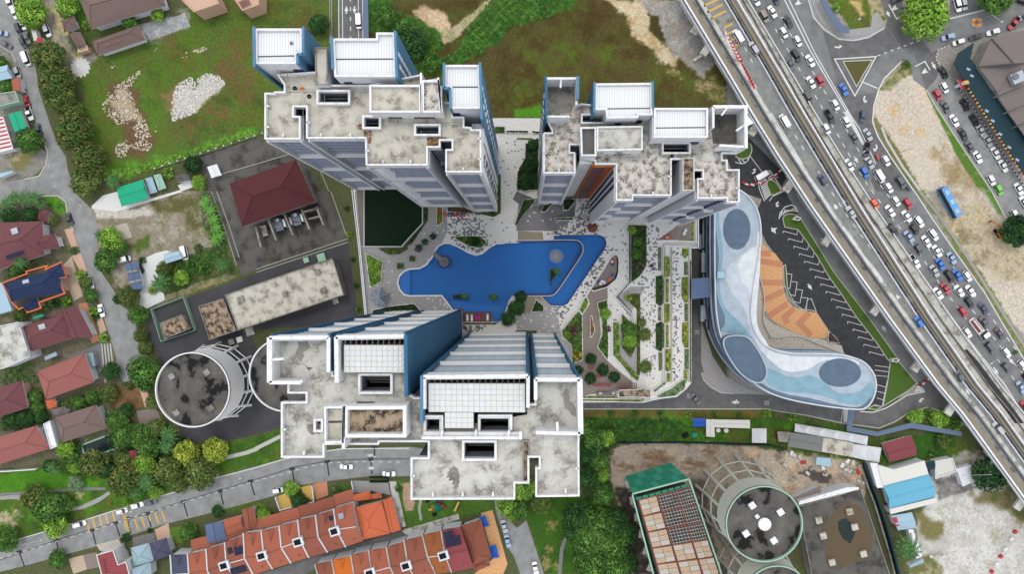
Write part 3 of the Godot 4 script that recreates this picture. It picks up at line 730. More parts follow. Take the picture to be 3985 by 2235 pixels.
	var pv := flat("pavement",pts([320,-30,470,-30,440,20,545,240,615,225,780,205,790,110,830,90,890,190,760,272,650,297,545,282,440,215,360,128]),M.plaza,0.14)
	band("kerb",pts([314,-30,354,130,434,220,542,290,650,303,760,278,888,200]),0.3,0.16,M.kerb,pv,0.16)
	for y in [0.55,1.0]: band("handrail",pts([336,40,390,160,470,225,560,265,650,275,740,255]),0.07,y,M.steel,pv,0.06)
	for i in 12: band("rail_post",PackedVector2Array([along(pts([336,40,390,160,470,225,560,265,650,275,740,255]),i * 2.1),along(pts([336,40,390,160,470,225,560,265,650,275,740,255]),i * 2.1 + 0.07)]),0.07,1.0,M.steel,pv,0.86)
	band("edge_line",mix(["D",[120,-20,330,395,590,830,640,920]]),0.35,0.026,M.paint,hw)
	band("edge_line",mix(["D",[155,-20,355,395,605,830]]),0.3,0.026,M.paint,hw)
	band("edge_line",mix(["D",[605,835,700,980,818,1240]]),0.3,0.026,M.paint,hw)
	band("edge_line",mix(["D",[590,850,650,960,735,1100]]),0.3,0.0262,M.paint,hw)
	sh("D")
	for i in 17:
		var c := p2(594,845).lerp(p2(722,1085),i / 16.0); var d := (p2(722,1085) - p2(594,845)).normalized(); var n := Vector2(-d.y,d.x)
		var w := 0.9 - 0.5 * i / 16.0
		band("chevron",PackedVector2Array([c + n * w - d * 0.4,c + d * 0.4,c - n * w - d * 0.4]),0.4,0.0265,M.paint,hw)
	band("edge_line",mix(["D",[-15,250,300,780,590,1285],"H",[690,0,890,270,1050,470,1230,740,1480,1072,1700,1355],"L",[1780,0,1960,285]]),0.35,0.026,M.paint,hw)
	band("edge_line",mix(["H",[1110,0,1225,180,1405,440,1635,760,1775,1000,1960,1310]]),0.3,0.026,M.paint,hw)
	for k in 4:
		var ln := PackedVector2Array()
		var lf := mix(["D",[-15,250,300,780,590,1285],"H",[690,0,890,270,1050,470,1230,740,1480,1072,1700,1355],"L",[1780,0,1960,285]])
		for i in lf.size():
			var d := (lf[min(i + 1,lf.size() - 1)] - lf[max(i - 1,0)]).normalized()
			ln.append(lf[i] + Vector2(d.y,-d.x) * [0,3.55,6.95,10.4][k])
		if k > 0: dashes("lane_dash",ln,0.28,1.6,2.1,0.027,M.paint,hw,[0,0.5,0.5,92.0][k])
	sh("D"); arrow(p2(655,1183),p2(685,1233),0.028,hw)
	sh("H"); arrow(p2(1705,1330),p2(1742,1385),0.028,hw); arrow(p2(1822,1260),p2(1858,1305),0.028,hw)
	var dr := band("drain",mix(["H",[1150,0,1300,190,1510,500,1720,830,1800,960,1990,1250]]),0.9,0.1,M.kerbgrey,null,0.1)
	tag(dr,"","","","structure")
	var dr2 := band("drain",mix(["D",[860,960,900,1060,1020,1260,1150,1440]]),0.8,0.1,M.kerb,null,0.1)
	tag(dr2,"","","","structure")
	var mkerb := band("kerb",mix(["D",[1200,680,1260,790,1400,1010,1480,1130,1600,1310,1690,1445],"H",[1790,190,1960,400]]),0.4,0.14,M.kerb,null,0.14)
	tag(mkerb,"","","","structure")
	sh("D")
	var zk: Node = tag(flat("pavement_edge",pts([1400,590,1440,600,1640,860,2000,1460,2000,1500,1760,1130,1560,800]),M.plaza,0.13),"","","","structure")
	dashes("zebra_kerb",pts([1420,640,1560,830,1960,1450]),0.3,0.7,0.7,0.15,M.dark,zk)
	dashes("zebra_kerb",pts([1420,640,1560,830,1960,1450]),0.3,0.7,0.7,0.15,M.paint,zk,0.7)
	dashes("zebra_kerb",pts([1370,345,1290,375,1270,440,1300,500,1340,530]),0.3,0.6,0.6,0.12,M.paint,zk)
	var sr := flat("service_road",mix(["C",[1600,470,1640,700,1700,760,1780,930,1760,1040,1940,1300],"H",[30,-120,260,210,500,600,760,940,1000,1300,1120,1445,1270,1445,900,940,470,330,180,-90],"C",[2060,1330,1800,880,1660,640]]),M.asphalt,0.009)
	band("edge_line",mix(["H",[215,20,480,390,900,985,1215,1420]]),0.3,0.02,M.paintgrey,sr)
	band("kerb",mix(["H",[240,200,500,612,760,952,1000,1310,1110,1440]]),0.3,0.13,M.kerb,sr,0.13)
	sh("H"); arrow(p2(895,1060),p2(862,1010),0.022,sr)
	for q in [[400,350],[415,385]]: arrow(p2(430,385),p2(q[0],q[1]),0.022 + q[0] * 1e-5,sr)
	var mp := flat("mall_parking",mix(["C",[1600,1180,1700,1060,1760,1030,2060,1330],"H",[110,-40,250,200,500,600,760,940,1010,1310,930,1310,900,1445],"L",[880,180,740,170,800,0],"H",[820,1445,580,1230,480,1070,380,925,290,900,200,870,130,750,116,545,0,400,-100,200],"G",[1870,60,1700,0]]),M.asphaltblack,0.012)
	for i in 17:
		sh("H")
		var a := Vector2(150 + i * 40.6,280 + i * 57.0); var k := 1.0
		if i == 17: k = 0.8
		band("bay_line",pts([a.x - 33,a.y + 36,a.x - 30,a.y + 20,a.x + 72,a.y + 48,a.x + 80,a.y + 10]),0.16,0.022,M.paint,mp)
	for q in [[810,1315,920,1330],[810,1350,925,1365],[810,1390,915,1400]]: band("bay_line",pts(q),0.16,0.022,M.paint,mp)
	sh("L")
	for q in [[825,15,895,35],[825,65,885,80],[825,115,873,130],[805,165,865,180]]: band("bay_line",pts(q),0.16,0.022,M.paint,mp)
	band("bay_line",pts([905,-20,865,182]),0.2,0.023,M.paint,mp)
	sh("H")
	for i in 4: band("bay_line",pts([135 + i * 40,620 + i * 60,185 + i * 40,627 + i * 60,170 + i * 38,735 + i * 55,122 + i * 38,720 + i * 55]),0.16,0.022,M.paint,mp)
	arrow(p2(305,700),p2(338,745),0.024,mp); arrow(p2(30,275),p2(66,320),0.024,mp); arrow(p2(30,300),p2(75,275),0.0244,mp); turn_arrow(p2(85,80),p2(68,95),p2(80,118),0.024,mp)
	sh("C"); turn_arrow(p2(1795,1310),p2(1815,1300),p2(1812,1272),0.024,mp)
	for q in [[["H",[115,205,130,180,170,170,225,180,262,225,500,610,760,950,930,1190,985,1270,925,1290,900,1260,820,1140,670,950,560,780,460,640,380,500,290,370,230,290,130,270]],"grass_strip"],[["H",[120,560,135,555,142,600,150,730,200,840,260,890,340,900,368,910,330,810,300,820,290,905,220,880,160,800,125,700]],"grass_strip"],[["H",[925,1290,985,1280,1120,1440],"L",[1130,0,1060,60,900,160,820,205,760,195,800,170,870,180,905,0]],"grass_strip"]]:
		var gs := flat(q[1],mix(q[0]),M.lawn,0.14)
		band("kerb",mix(q[0]),0.25,0.16,M.kerb,gs,0.16,true)
	on(2860,560,6.48)
	var isl := flat("gate_island",pts([800,960,830,925,890,915,960,930,1040,1000,1100,1090,1160,1190,1130,1215,960,1290,900,1290,860,1200,800,1060]),M.lawn,0.15)
	band("kerb",pts([800,960,830,925,890,915,960,930,1040,1000,1100,1090,1160,1190,1130,1215,960,1290,900,1290,860,1200,800,1060]),0.3,0.17,M.kerb,isl,0.17,true)
	band("edge_line",pts([870,670,1215,1200,1040,1280,940,1330,860,1445]),0.25,0.024,M.paint,mp)
	band("edge_line",pts([870,670,760,780,640,900,595,1000,595,1090,640,1220,740,1445]),0.25,0.024,M.paint,mp)
	for i in 11: band("hatch_bar",pts([605 + i * 12 + (0 if i < 3 else (i - 3) * 4),1090 + (i - 2) * 44 - 40,765 + i * 14,920 + (i - 2) * 42]),0.35,0.025,M.paint,mp)
	for i in 3: band("hatch_bar",pts([780 + i * 45,835 + i * 45,880 + i * 40,735 + i * 55]),0.35,0.025,M.paint,mp)
	var isl2 := flat("gate_island",pts([-80,200,60,200,150,120,260,60,300,-20,370,-10,410,80,415,190,370,300,300,360,200,385,80,370,0,310,-60,270]),M.lawn,0.15)
	band("kerb",pts([370,-10,410,80,415,190,370,300,300,360,200,385,80,370,0,310]),0.35,0.17,M.kerb,isl2,0.17)
	band("edge_line",pts([370,310,330,410,250,485,170,505,80,490,0,460]),0.25,0.024,M.paint,mp)
	for q in [[80,385,155,495],[170,400,245,475],[300,370,330,390]]: band("hatch_bar",pts(q),0.3,0.025,M.paint,mp)
	band("edge_line",pts([375,310,700,740]),0.3,0.024,M.paintgrey,mp)
	for q in [[1050,845],[1225,1095]]: flat("drain_cover",oval(q[0],q[1],32,32,0,4),M.plaza,0.026,mp)
	sh("H")
	var isl3 := flat("hatched_island",pts([88,210,95,165,130,120,180,103,210,115,230,150,215,178,150,175,115,210,112,260]),M.asphaltblack,0.02)
	band("edge_line",pts([88,210,95,165,130,120,180,103,210,115,230,155]),0.3,0.028,M.paint,isl3)
	for i in 7: band("hatch_bar",pts([100 + i * 17,190 - i * 12,118 + i * 17,120 + (3 - i) * 4 + i * 8]),0.35,0.028,M.paint,isl3)
	var mr := flat("mall_road",mix(["K",[440,150,1110,122,1230,105,1330,0],"G",[1340,1300,1336,200,1410,190,1405,1000,1412,1300,1460,1445],"K",[1480,30,1540,65,1650,85,1940,92],"L",[10,92,560,168,700,212,800,218,900,182,1060,85,1190,62,1130,-5,1240,-20,1500,330,1330,212,1200,182,1080,212,960,292,840,340,550,300,300,242,0,198],"K",[1940,193,440,193]]),M.asphaltdark,0.011)
	band("kerb",mix(["K",[440,198,1940,198],"L",[0,203,300,247,550,303,840,343,960,296,1080,217,1200,186,1330,217,1500,330]]),0.35,0.14,M.kerb,mr,0.14)
	band("edge_line",mix(["L",[700,218,800,224,900,190,1060,92,1190,68]]),0.3,0.022,M.paint,mr)
	sh("L")
	for i in 6: band("crossing_bar",pts([575,205 + i * 17,610,208 + i * 17]),0.7,0.022,M.paint,mr)
	band("edge_line",pts([572,195,555,300]),0.2,0.022,M.paint,mr); band("edge_line",pts([618,200,600,305]),0.2,0.022,M.paint,mr)
	for i in 4: band("hatch_bar",pts([1115 + i * 18,72 - i * 2,1145 + i * 12,20 + i * 10]),0.4,0.022,M.paint,mr)
	turn_arrow(p2(1180,122),p2(1160,125),p2(1148,148),0.022,mr)
	sh("K"); arrow(p2(1700,148),p2(1637,148),0.022,mr); arrow(p2(1678,146),p2(1680,122),0.0224,mr)
	for q in [[1325,100],[1905,152]]:
		for i in 4: band("hatch_bar",pts([q[0] - 15 + i * 10,q[1] - 18,q[0] - 12 + i * 10,q[1] + 18]),0.2,0.022,M.paintgrey,mr)
	sh("G")
	for i in 4: band("hatch_bar",pts([1365 + i * 10,1045,1365 + i * 10,1080]),0.2,0.022,M.paintgrey,mr)
	flat("pavement",mix(["G",[1410,960,1445,1080,1500,1250,1600,1400],"K",[1760,50,1900,84,1650,83,1540,63,1480,28],"G",[1455,1440,1412,1300]]),M.plaza,0.02)
	var hi := flat("hatched_island",mix(["G",[1412,1370,1440,1360,1475,1445],"K",[1510,30,1600,70,1650,82,1560,80,1480,30,1430,-20]]),M.plaza,0.13)
	band("kerb",mix(["G",[1412,1370,1430,1425],"K",[1450,0,1480,32,1560,75,1650,83]]),0.3,0.15,M.kerb,hi,0.15)
	sh("B")
	var nr := flat("north_road",pts([612,-40,798,-40,802,620,610,620]),M.asphaltdark,0.01)
	for x in [618,646,766,798]: band("edge_line",pts([x,-30,x + 3,320]),0.25,0.022,M.paint,nr)
	dashes("lane_dash",pts([707,-20,709,320]),0.3,1.4,1.9,0.022,M.paint,nr)
	arrow(p2(676,105),p2(677,45),0.023,nr); arrow(p2(738,48),p2(738,106),0.023,nr)
	for x in [552,566]: band("kerb",pts([x,-30,x + 2,330]),0.3,0.2,M.kerbgrey,nr,0.2)
	var ws := flat("west_street",mix(["A",[-40,-30,50,-30,80,50,150,160,210,330,235,430,275,520,300,690,350,840,400,990,440,1090,500,1180,520,1300,580,1445],"E",[560,0,690,130,735,260,742,440,735,560,870,760,900,850,1010,920,1030,1000,1050,1180,1200,1310,1180,1400,940,1440,900,1380,880,1250,800,1000,740,800,640,560,590,400,525,215,505,75,440,32,310,30,0,112,-40,115],"A",[-40,1390,180,1350,300,1330,350,1250,367,1150,350,1100,300,1010,240,820,190,690,130,620,130,470,90,400,0,345,-40,340]]),M.asphaltpale,0.012)
	band("kerb",mix(["A",[0,345,90,400,128,470]]),0.3,0.12,M.kerb,ws,0.12)
	band("kerb",mix(["A",[345,1095,365,1150,350,1250,300,1330,190,1355]]),0.4,0.12,M.kerb,ws,0.12)
	band("kerb",mix(["E",[310,35,440,35,500,78,520,215,560,300]]),0.4,0.12,M.kerb,ws,0.12)
	dashes("lane_dash",mix(["A",[365,1240,420,1420],"E",[640,130]]),0.2,1.2,2.5,0.022,M.paintgrey,ws)
	dashes("lane_dash",mix(["E",[830,800,870,890]]),0.2,1.2,3.0,0.022,M.paintgrey,ws)
	var ss := flat("south_street",mix(["I",[-40,1255,330,1130,640,1040,1000,920,1300,830,1640,712,1940,632],"J",[200,575,400,530,640,495,1160,485,1400,520,1400,720,1145,706,850,706,560,740,330,775,140,852,0,890],"I",[1940,890,1550,995,1270,1062,740,1232,200,1380,-40,1440]]),M.asphaltpale,0.012)
	flat("grove_lane",mix(["J",[1790,860,1860,900,1905,1030,1960,1100],"K",[95,1040,235,1470,55,1470,0,1310],"J",[1890,1240,1800,960]]),M.asphaltpale,0.013)
	band("edge_line",mix(["I",[90,1200,330,1128,640,1038,1000,925,1300,832,1640,718,1940,640],"J",[200,580,400,535,640,500,1150,496]]),0.3,0.024,M.paint,ss)
	dashes("lane_dash",mix(["I",[0,1330,430,1200,1000,1020,1500,870,1940,740],"J",[200,690,400,630,560,605,760,597,1140,600]]),0.2,1.3,1.6,0.024,M.paint,ss)
	band("repair_strip",mix(["I",[0,1340,430,1190,690,1110,1110,990,1390,895,1660,815,1890,745],"J",[280,640,540,590,850,575,1150,575]]),0.5,0.018,M.asphaltdark,ss)
	for q in [["I",150,1280,190,1390],["I",430,1192,445,1265],["I",700,1115,730,1225],["I",875,1060,910,1160],["I",965,1028,990,1140],["I",1115,988,1145,1090],["I",1388,900,1420,1010],["I",1665,818,1690,920],["I",1893,745,1925,850],["J",268,650,282,740],["J",532,597,545,705],["J",860,577,870,690],["J",890,490,888,560]]:
		sh(q[0]); band("repair_strip",pts([q[1],q[2],q[3],q[4]]),0.5,0.0195,M.asphaltblack,ss)
		band("repair_patch",pts([q[1] - 20,q[2] + 3,q[1] + 20,q[2] - 5]),1.1,0.021,M.asphaltblack,ss)
	sh("I")
	for q in [[660,1045,675,1115],[705,1022,722,1100],[757,1008,772,1083],[803,995,820,1068],[853,978,870,1048],[1020,1030,1048,1112],[1070,1012,1097,1095],[1128,1003,1140,1045],[1173,980,1198,1065],[1223,967,1250,1050]]: band("yellow_bar",pts(q),0.6,0.026,M.yellow,ss)
	for i in 6: band("yellow_bar",pts([922 + i * 6,995 + i * 22,955 + i * 6,1008 + i * 22]),0.6,0.026,M.yellow,ss)
	sh("J"); arrow(p2(833,548),p2(884,548),0.026,ss); arrow(p2(888,645),p2(835,645),0.026,ss)
	var wy := flat("waterworks_yard",mix(["F",[0,600,690,375,760,940,750,1000],"J",[-60,-400,240,300,180,340],"I",[1940,390,1720,440,1400,450,1360,340,1160,60],"E",[1220,1310,1190,1220,1110,1080,1120,900,1430,800,1820,660,1940,620]]),M.compound,0.01)
	var sy := flat("substation_yard",mix(["A",[1510,1180,1940,1050],"B",[0,1050,330,1180,500,1440],"F",[530,0,690,360,0,590],"E",[1940,590,1830,640,1700,300,1580,0],"A",[1560,1400]]),M.concretedark,0.009)
	for q in [["F",[0,588,688,358]],["F",[0,612,690,384]],["F",[560,0,680,340]],["E",[1600,0,1690,250,1790,560]],["E",[1640,0,1740,280,1810,500]],["A",[1590,1340,1940,1240],],["B",[0,1240,300,1150]],["B",[480,1290,545,1445]]]:
		band("drain_kerb",mix(q),0.35,0.2,M.kerbgrey,sy,0.2)
	var wk := flat("garden_path",mix(["I",[550,960,640,940,740,900,800,850,820,832]]),M.plaza,0.02)
	band("path_edge",mix(["I",[550,955,640,938,740,893,830,830]]),1.2,0.03,M.plaza,wk)
	band("path_edge",mix(["I",[1440,620,1700,568,1860,530,1940,500],"J",[0,495,180,405]]),1.3,0.03,M.kerb,wk)
	band("path_edge",mix(["I",[0,845,400,818,640,802,800,800]]),1.0,0.03,M.plazadark,wk)
	band("path_edge",mix(["I",[0,868,80,862,160,866]]),1.6,0.03,M.kerbgrey,wk)
	band("path_edge",mix(["K",[392,1165,360,1260,345,1445]]),1.2,0.03,M.plazadark,wk)
	band("path_edge",mix(["J",[1240,870,1225,950,1240,1040]]),0.9,0.03,M.plaza,wk)
# ---- the viaduct: strips measured sideways from its western rail
const RAIL := [[2628,-60],[2664.7,0],[2844,298],[2927.6,440],[3023,595],[3166,813],[3464.5,1240],[3655,1500],[3749.8,1613],[3985,1938],[4090,2080]]
func vline(o: Array,h: float) -> PackedVector2Array:   # o: sideways offset at y = 0,600,1400,2000
	on(0,0,1.0)
	var r := PackedVector2Array()
	for q in RAIL:
		var y: float = q[1]
		var k: float
		if y < 600: k = lerp(float(o[0]),float(o[1]),clamp(y / 600.0,0,1))
		elif y < 1400: k = lerp(float(o[1]),float(o[2]),(y - 600.0) / 800.0)
		else: k = lerp(float(o[2]),float(o[3]),clamp((y - 1400.0) / 600.0,0,1))
		r.append(p2(q[0] + k,y,h))
	return r
func vstrip(called: String,a: Array,b: Array,y0: float,y1: float,m: Material,parent: Node) -> MeshInstance3D:
	var p := vline(a,y1); var q := vline(b,y1); q.reverse(); p.append_array(q)
	var g := Geo.new(); g.prism(p,y0,y1)
	return put(called,g,m,parent)
func make_viaduct():
	var v := thing("viaduct","long grey viaduct carrying a two lane road beside the congested highway","viaduct",at(3985 * 0.8,900,0))
	var h := 8.0
	vstrip("deck_slab",[-13,-14,-13,-13],[203,200,156,150],h - 1.6,h - 0.6,M.concretegrey,v)
	vstrip("side_walkway",[-15,-15,-14,-14],[0,0,0,0],h - 0.8,h - 0.5,M.metalgrey,v)
	vstrip("gutter_bed",[1,1,1,1],[24,23,24,24],h - 0.62,h - 0.3,M.railbed,v)
	vstrip("rubble_bed",[24.2,23.2,24.2,24.2],[44,41,50,50],h - 0.61,h - 0.35,M.concretegrey,v)
	vstrip("shoulder",[49,51,57,58],[66,70,75,76],h - 0.61,h + 0.02,M.concretelight,v)
	var rd := vstrip("carriageway",[66.2,70.2,75.2,76.2],[157,144,103,98],h - 0.605,h,M.viaductroad,v)
	vstrip("median_walkway",[157,144,104,99],[170,160,118,112],h - 0.604,h - 0.25,M.metalgrey,v)
	vstrip("rubble_bed",[170.2,160.2,118.2,112.2],[204,199,153,148],h - 0.606,h - 0.5,M.concretedark,v)
	vstrip("gutter_bed",[177,170,125,120],[193,185,137,131],h - 0.49,h - 0.3,M.railbed,v)
	for q in [[[0,0,0,0],0.5,M.white],[[47,46,53,54],0.25,M.metalgrey],[[156,143,102,97],0.25,M.offwhite],[[170,160,118,112],0.2,M.concretegrey],[[205,200,154,149],0.4,M.white],[[-15,-15,-14,-14],0.2,M.offwhite]]:
		var g := Geo.new(); g.wall(vline(q[0],h + 0.7),h - 0.5,h + 0.7,q[1]); put("parapet",g,q[2],v)
	for q in [[[-13,-13,-12,-12],[-2,-2,-2,-2],h - 0.48],[[158,145,105,100],[168,158,116,110],h - 0.23]]:
		var a := vline(q[0],q[2]); var b := vline(q[1],q[2])
		var total := 0.0
		for i in a.size() - 1: total += a[i].distance_to(a[i + 1])
		var k := 0.0
		while k < total - 3:
			band("panel_joint",PackedVector2Array([along(a,k),along(b,k + 0.8)]),0.5,q[2],M.navy,v); k += 4.4
	for q in [[200,0.55],[560,0.6],[1135,0.5],[1490,0.5]]: pass
	on(0,0,1.0)
	for q in [[2773,86,2790,118,2866,70,2850,44],[3112,640,3126,668,3188,622,3172,606],[3300,905,3316,925,3356,892,3340,872],[3500,1175,3516,1196,3552,1172,3536,1150],[3676,1424,3696,1446,3722,1428,3704,1412]]:
		flat("worn_joint",pts(q,h),M.concretegrey,h + 0.012,rd)
	on(2640,0,4.85)
	for q in [[480,110,745,-10],[540,230,835,85],[620,345,895,205],[868,520,1015,450],[925,642,1075,565],[990,755,1090,710],[1045,878,1200,800],[420,-10,700,-130]]: band("yellow_bar",pts(q,h),0.75,h + 0.02,M.yellow,rd)
	flat("red_chevron_base",pts([845,505,1340,1445,1500,1680,1250,1445,960,960],h),M.paint,h + 0.016,rd)
	for i in 17:
		var t := i / 16.0
		var l := Vector2(865,560).lerp(Vector2(1420,1600),pow(t,0.9)); var w := 20.0 + 90.0 * sin(PI * clamp(t,0.0,0.8)) * (1.0 - t * 0.35)
		var c := l + Vector2(-0.4,0.25) * 12
		if i < 9: flat("red_chevron",pts([l.x - w * 0.7 + 12,l.y - 14,l.x,l.y + 26,l.x + w * 0.55,l.y - 10,l.x + w * 0.55,l.y + 26,l.x,l.y + 62,l.x - w * 0.7 + 14,l.y + 22],h),M.redpaint,h + 0.022,rd)
		else: flat("red_bar",pts([c.x - w * 0.42,c.y - 50,c.x - w * 0.42 + 36,c.y - 30,c.x + w * 0.42,c.y + 90,c.x + w * 0.42 - 36,c.y + 70],h),M.redpaint,h + 0.022,rd)
	dashes("lane_dash",pts([1245,895,1500,1390],h),0.28,1.5,2.6,h + 0.02,M.paint,rd)
	on(2860,440,3.874)
	dashes("lane_dash",pts([700,10,1120,690],h),0.28,1.5,2.6,h + 0.02,M.paint,rd)
	dashes("lane_dash",pts([1245,875,1640,1480,1750,1640,2070,2080],h),0.28,1.5,2.6,h + 0.02,M.paint,rd)
	band("edge_line",pts([545,0,1010,755],h),0.2,h + 0.02,M.paint,rd)
	for i in 26: band("hatch_bar",pts([548 + i * 18.2,10 + i * 29.6,500 + i * 18.2 + 6,4 + i * 29.6 + 8 + 30],h),0.4,h + 0.024,M.paint,rd)
	band("edge_line",pts([1080,875,1440,1440,1900,2080,2230,2520],h),0.2,h + 0.02,M.paint,rd)
	for i in 24: band("hatch_bar",pts([1080 + i * 19,880 + i * 29.4,1062 + i * 19,925 + i * 29.4],h),0.4,h + 0.024,M.paint,rd)
	for i in 30: band("hatch_bar",pts([1640 + i * 20,1722 + i * 27.5,1622 + i * 20,1766 + i * 27.5],h),0.4,h + 0.024,M.paint,rd)
	arrow(p2(1535,1450,h),p2(1482,1365,h),h + 0.02,rd); arrow(p2(1655,1385,h),p2(1602,1285,h),h + 0.02,rd)
	sh("H"); arrow(p2(990,805,h),p2(968,778,h),h + 0.02,rd)
	sh("L"); arrow(p2(1525,90,h),p2(1495,40,h),h + 0.02,rd)
	for q in [[2700,75],[2738,160],[2925,470],[3060,690],[3210,900],[3400,1170],[3560,1390],[3690,1560],[3850,1790],[3960,1930]]:
		on(0,0,1.0)
		var c := at(q[0] + 40,q[1] - 10,6.4)
		var g := Geo.new()
		g.box(Vector3(c.x,3.0,c.z),Vector3(2.2,6.0,1.8),-0.95); g.box(Vector3(c.x,5.9,c.z),Vector3(13.0,1.0,2.4),-0.95 + PI / 2 + 0.35)
		put("pier",g,M.concretelight,v)
	sh("D")
	var ca := vline([207,203,158,152],0); var cb := vline([241,239,233,231],0); cb.reverse(); ca.append_array(cb)
	var ms := flat("median_verge",ca,M.concretelight,0.12)
	band("kerb",vline([240,238,232,230],0),0.3,0.9,M.white,ms,0.9)
	var kb := vline([222,205,186,180],0)
	band("kerb",kb,0.3,0.8,M.concretegrey,ms,0.8)
	on(3440,1240,3.874)
	flat("new_asphalt",pts([1190,480,1240,460,1400,640,1560,850,1760,1120,2000,1440,2100,1580,1960,1580,1700,1220,1500,950,1330,700]),M.asphaltblack,0.13,ms)
	var pb := vline([-34,-26,-24,-24],0); var pc := vline([-14,-13,-13,-13],0); pc.reverse(); pb.append_array(pc)
	var pvv := flat("pavement",pb,M.concretelight,0.14)
# ---- the three towers
func ccw(p: PackedVector2Array) -> PackedVector2Array:
	var q := PackedVector2Array(p)
	if area2(q) > 0: q.reverse()
	return q
func inset(p: PackedVector2Array,d: float) -> PackedVector2Array:
	var r := Geometry2D.offset_polygon(p,-d,Geometry2D.JOIN_MITER)
	var best := p; var ar := 0.0
	for q in r:
		if abs(area2(q)) > ar: ar = abs(area2(q)); best = q
	return best
func rim(called: String,p: PackedVector2Array,y0: float,y1: float,w: float,m: Material,parent: Node,closed := true) -> MeshInstance3D:
	var g := Geo.new(); g.wall(ccw(p) if closed else p,y0,y1,w,closed,0.5 if closed else 0.0)
	return put(called,g,m,parent)
func solid(called: String,p: PackedVector2Array,y0: float,y1: float,m: Material,parent: Node = null,holes := []) -> MeshInstance3D:
	var g := Geo.new(); g.prism(p,y0,y1,holes)
	return put(called,g,m,parent)
func shell(t: Node,p: PackedVector2Array,wells: Array,yr: float,yp: float,roofm: Material):
	var b := inset(p,0.8)
	solid("body",b,0.0,yr - 9.0,M.facade,t)
	var up := Geo.new(); up.prism(b,yr - 9.0,yr - 0.3,wells); put("upper_storeys",up,M.facade,t)
	var rf := Geo.new(); rf.prism(p,yr - 0.3,yr,wells); var slab := put("roof_slab",rf,roofm,t)
	rim("parapet",p,yr,yp,0.34,M.white,t)
	for w in wells:
		rim("well_parapet",w,yr,yp,-0.42,M.white,t)
		var q: PackedVector2Array = ccw(w)
		var c := middle(q); var lo := Vector2(1e9,1e9); var hi := -lo
		for a in q: lo = lo.min(a); hi = hi.max(a)
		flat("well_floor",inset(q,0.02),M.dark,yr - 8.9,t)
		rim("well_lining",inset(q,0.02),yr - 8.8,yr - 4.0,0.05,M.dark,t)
		for k in 3:
			var g := Geo.new(); g.box(Vector3(c.x,yr - 2.6 - k * 1.7,lo.y + (hi.y - lo.y) * (0.25 + 0.25 * k)),Vector3(hi.x - lo.x - 0.1,0.5,0.3))
			put("well_beam",g,M.concretegrey,t)
	return slab
func face(t: Node,a: Vector2,b: Vector2,dir: Vector2,y0: float,y1: float,style := "grey",fins := "lr",wide := 0.8):
	var d := (b - a).normalized(); var n := Vector2(-d.y,d.x)
	if n.dot(dir) < 0: n = -n
	var len := a.distance_to(b); var c := (a + b) / 2.0 - n * wide
	var yaw := -atan2(d.y,d.x)
	var fl := int((y1 - y0 - 1.6) / 3.1)
	var top := y1 - 1.3
	var g := Geo.new()
	for i in fl:
		var y := top - 3.1 * (i + 1)
		var band_ := (i + 1) % 6 == 0
		var pc := c + n * (0.08 if wide > 0.1 else 0.05)
		var parts := 3 if len > 9 else 2
		for k in parts:
			var w := len / parts - 0.25
			var q := pc + d * ((k + 0.5) / parts - 0.5) * len
			g = Geo.new(); g.box(Vector3(q.x,y + 1.75,q.y),Vector3(w,1.5,0.16),yaw)
			put("window",g,M.windowteal if style == "teal" and (i * 7 + k * 3) % 5 < 2 else M.window,t)
		var out: float = wide + (0.14 if band_ else -0.3)
		var lc := c + n * out / 2.0
		g = Geo.new(); g.box(Vector3(lc.x,y + 0.3,lc.y),Vector3(len - 0.02,1.0 if band_ else 0.42,out),yaw)
		put("white_band" if band_ else "ledge",g,M.whiteclean if band_ else (M.ledgeteal if style == "teal" and (i / 2) % 3 == 1 else M.ledge),t)
	for s in fins:
		var e := (a + d * 0.25) if s == "l" else (b - d * 0.25)
		var fc := e - n * (wide - 0.25) / 2.0
		g = Geo.new(); g.box(Vector3(fc.x,(y0 + y1) / 2.0,fc.y),Vector3(0.5,y1 - y0,wide + 0.6),yaw)
		put("fin_wall",g,M.deepblue if style == "teal" else M.offwhite,t)
	var hc := c + n * (wide + 0.1) / 2.0
	g = Geo.new(); g.box(Vector3(hc.x,y1 - 0.75,hc.y),Vector3(len - 0.06,1.3,wide + 0.1),yaw); put("top_band",g,M.white,t)
	g = Geo.new(); g.box(Vector3(hc.x,y0 + 0.3,hc.y),Vector3(len - 0.06,0.6,wide + 0.2),yaw); put("base_band",g,M.offwhite,t)
func panel(called: String,a: Vector2,b: Vector2,y0: float,y1: float,w: float,m: Material,t: Node) -> MeshInstance3D:
	var g := Geo.new(); g.wall(PackedVector2Array([a,b]),y0,y1,w)
	return put(called,g,m,t)
func marks(called: String,a: Vector2,b: Vector2,dir: Vector2,list: Array,off: float,m: Material,t: Node):
	var d := (b - a).normalized(); var n := Vector2(-d.y,d.x)
	if n.dot(dir) < 0: n = -n
	for q in list:
		var c: Vector2 = a.lerp(b,q[0]) + n * off
		var g := Geo.new(); g.box(Vector3(c.x,q[1],c.y),Vector3(q[2],q[3],0.12),-atan2(d.y,d.x)); put(called,g,m,t)
func metal_block(t: Node,a: Array,h: float,seam := []):
	var p := pts(a,h)
	solid("lift_house",p,0.0,h - 1.0,M.offwhite,t)
	var g := Geo.new(); g.prism(inset(p,0.45),h - 0.95,h - 0.75); var r := put("metal_roof",g,M.white_corr,t)
	rim("parapet",p,h - 1.0,h,0.42,M.white,t)
	if seam: band("roof_gutter",pts(seam,h - 0.7),0.22,h - 0.66,M.concretedark,r,0.08)
func stub(u: float,v: float,du: float,dv: float,h: float,t: Node):   # short buttress behind a parapet
	band("buttress",pts([u,v,u + du,v + dv],h),0.3,h,M.white,t,0.9)
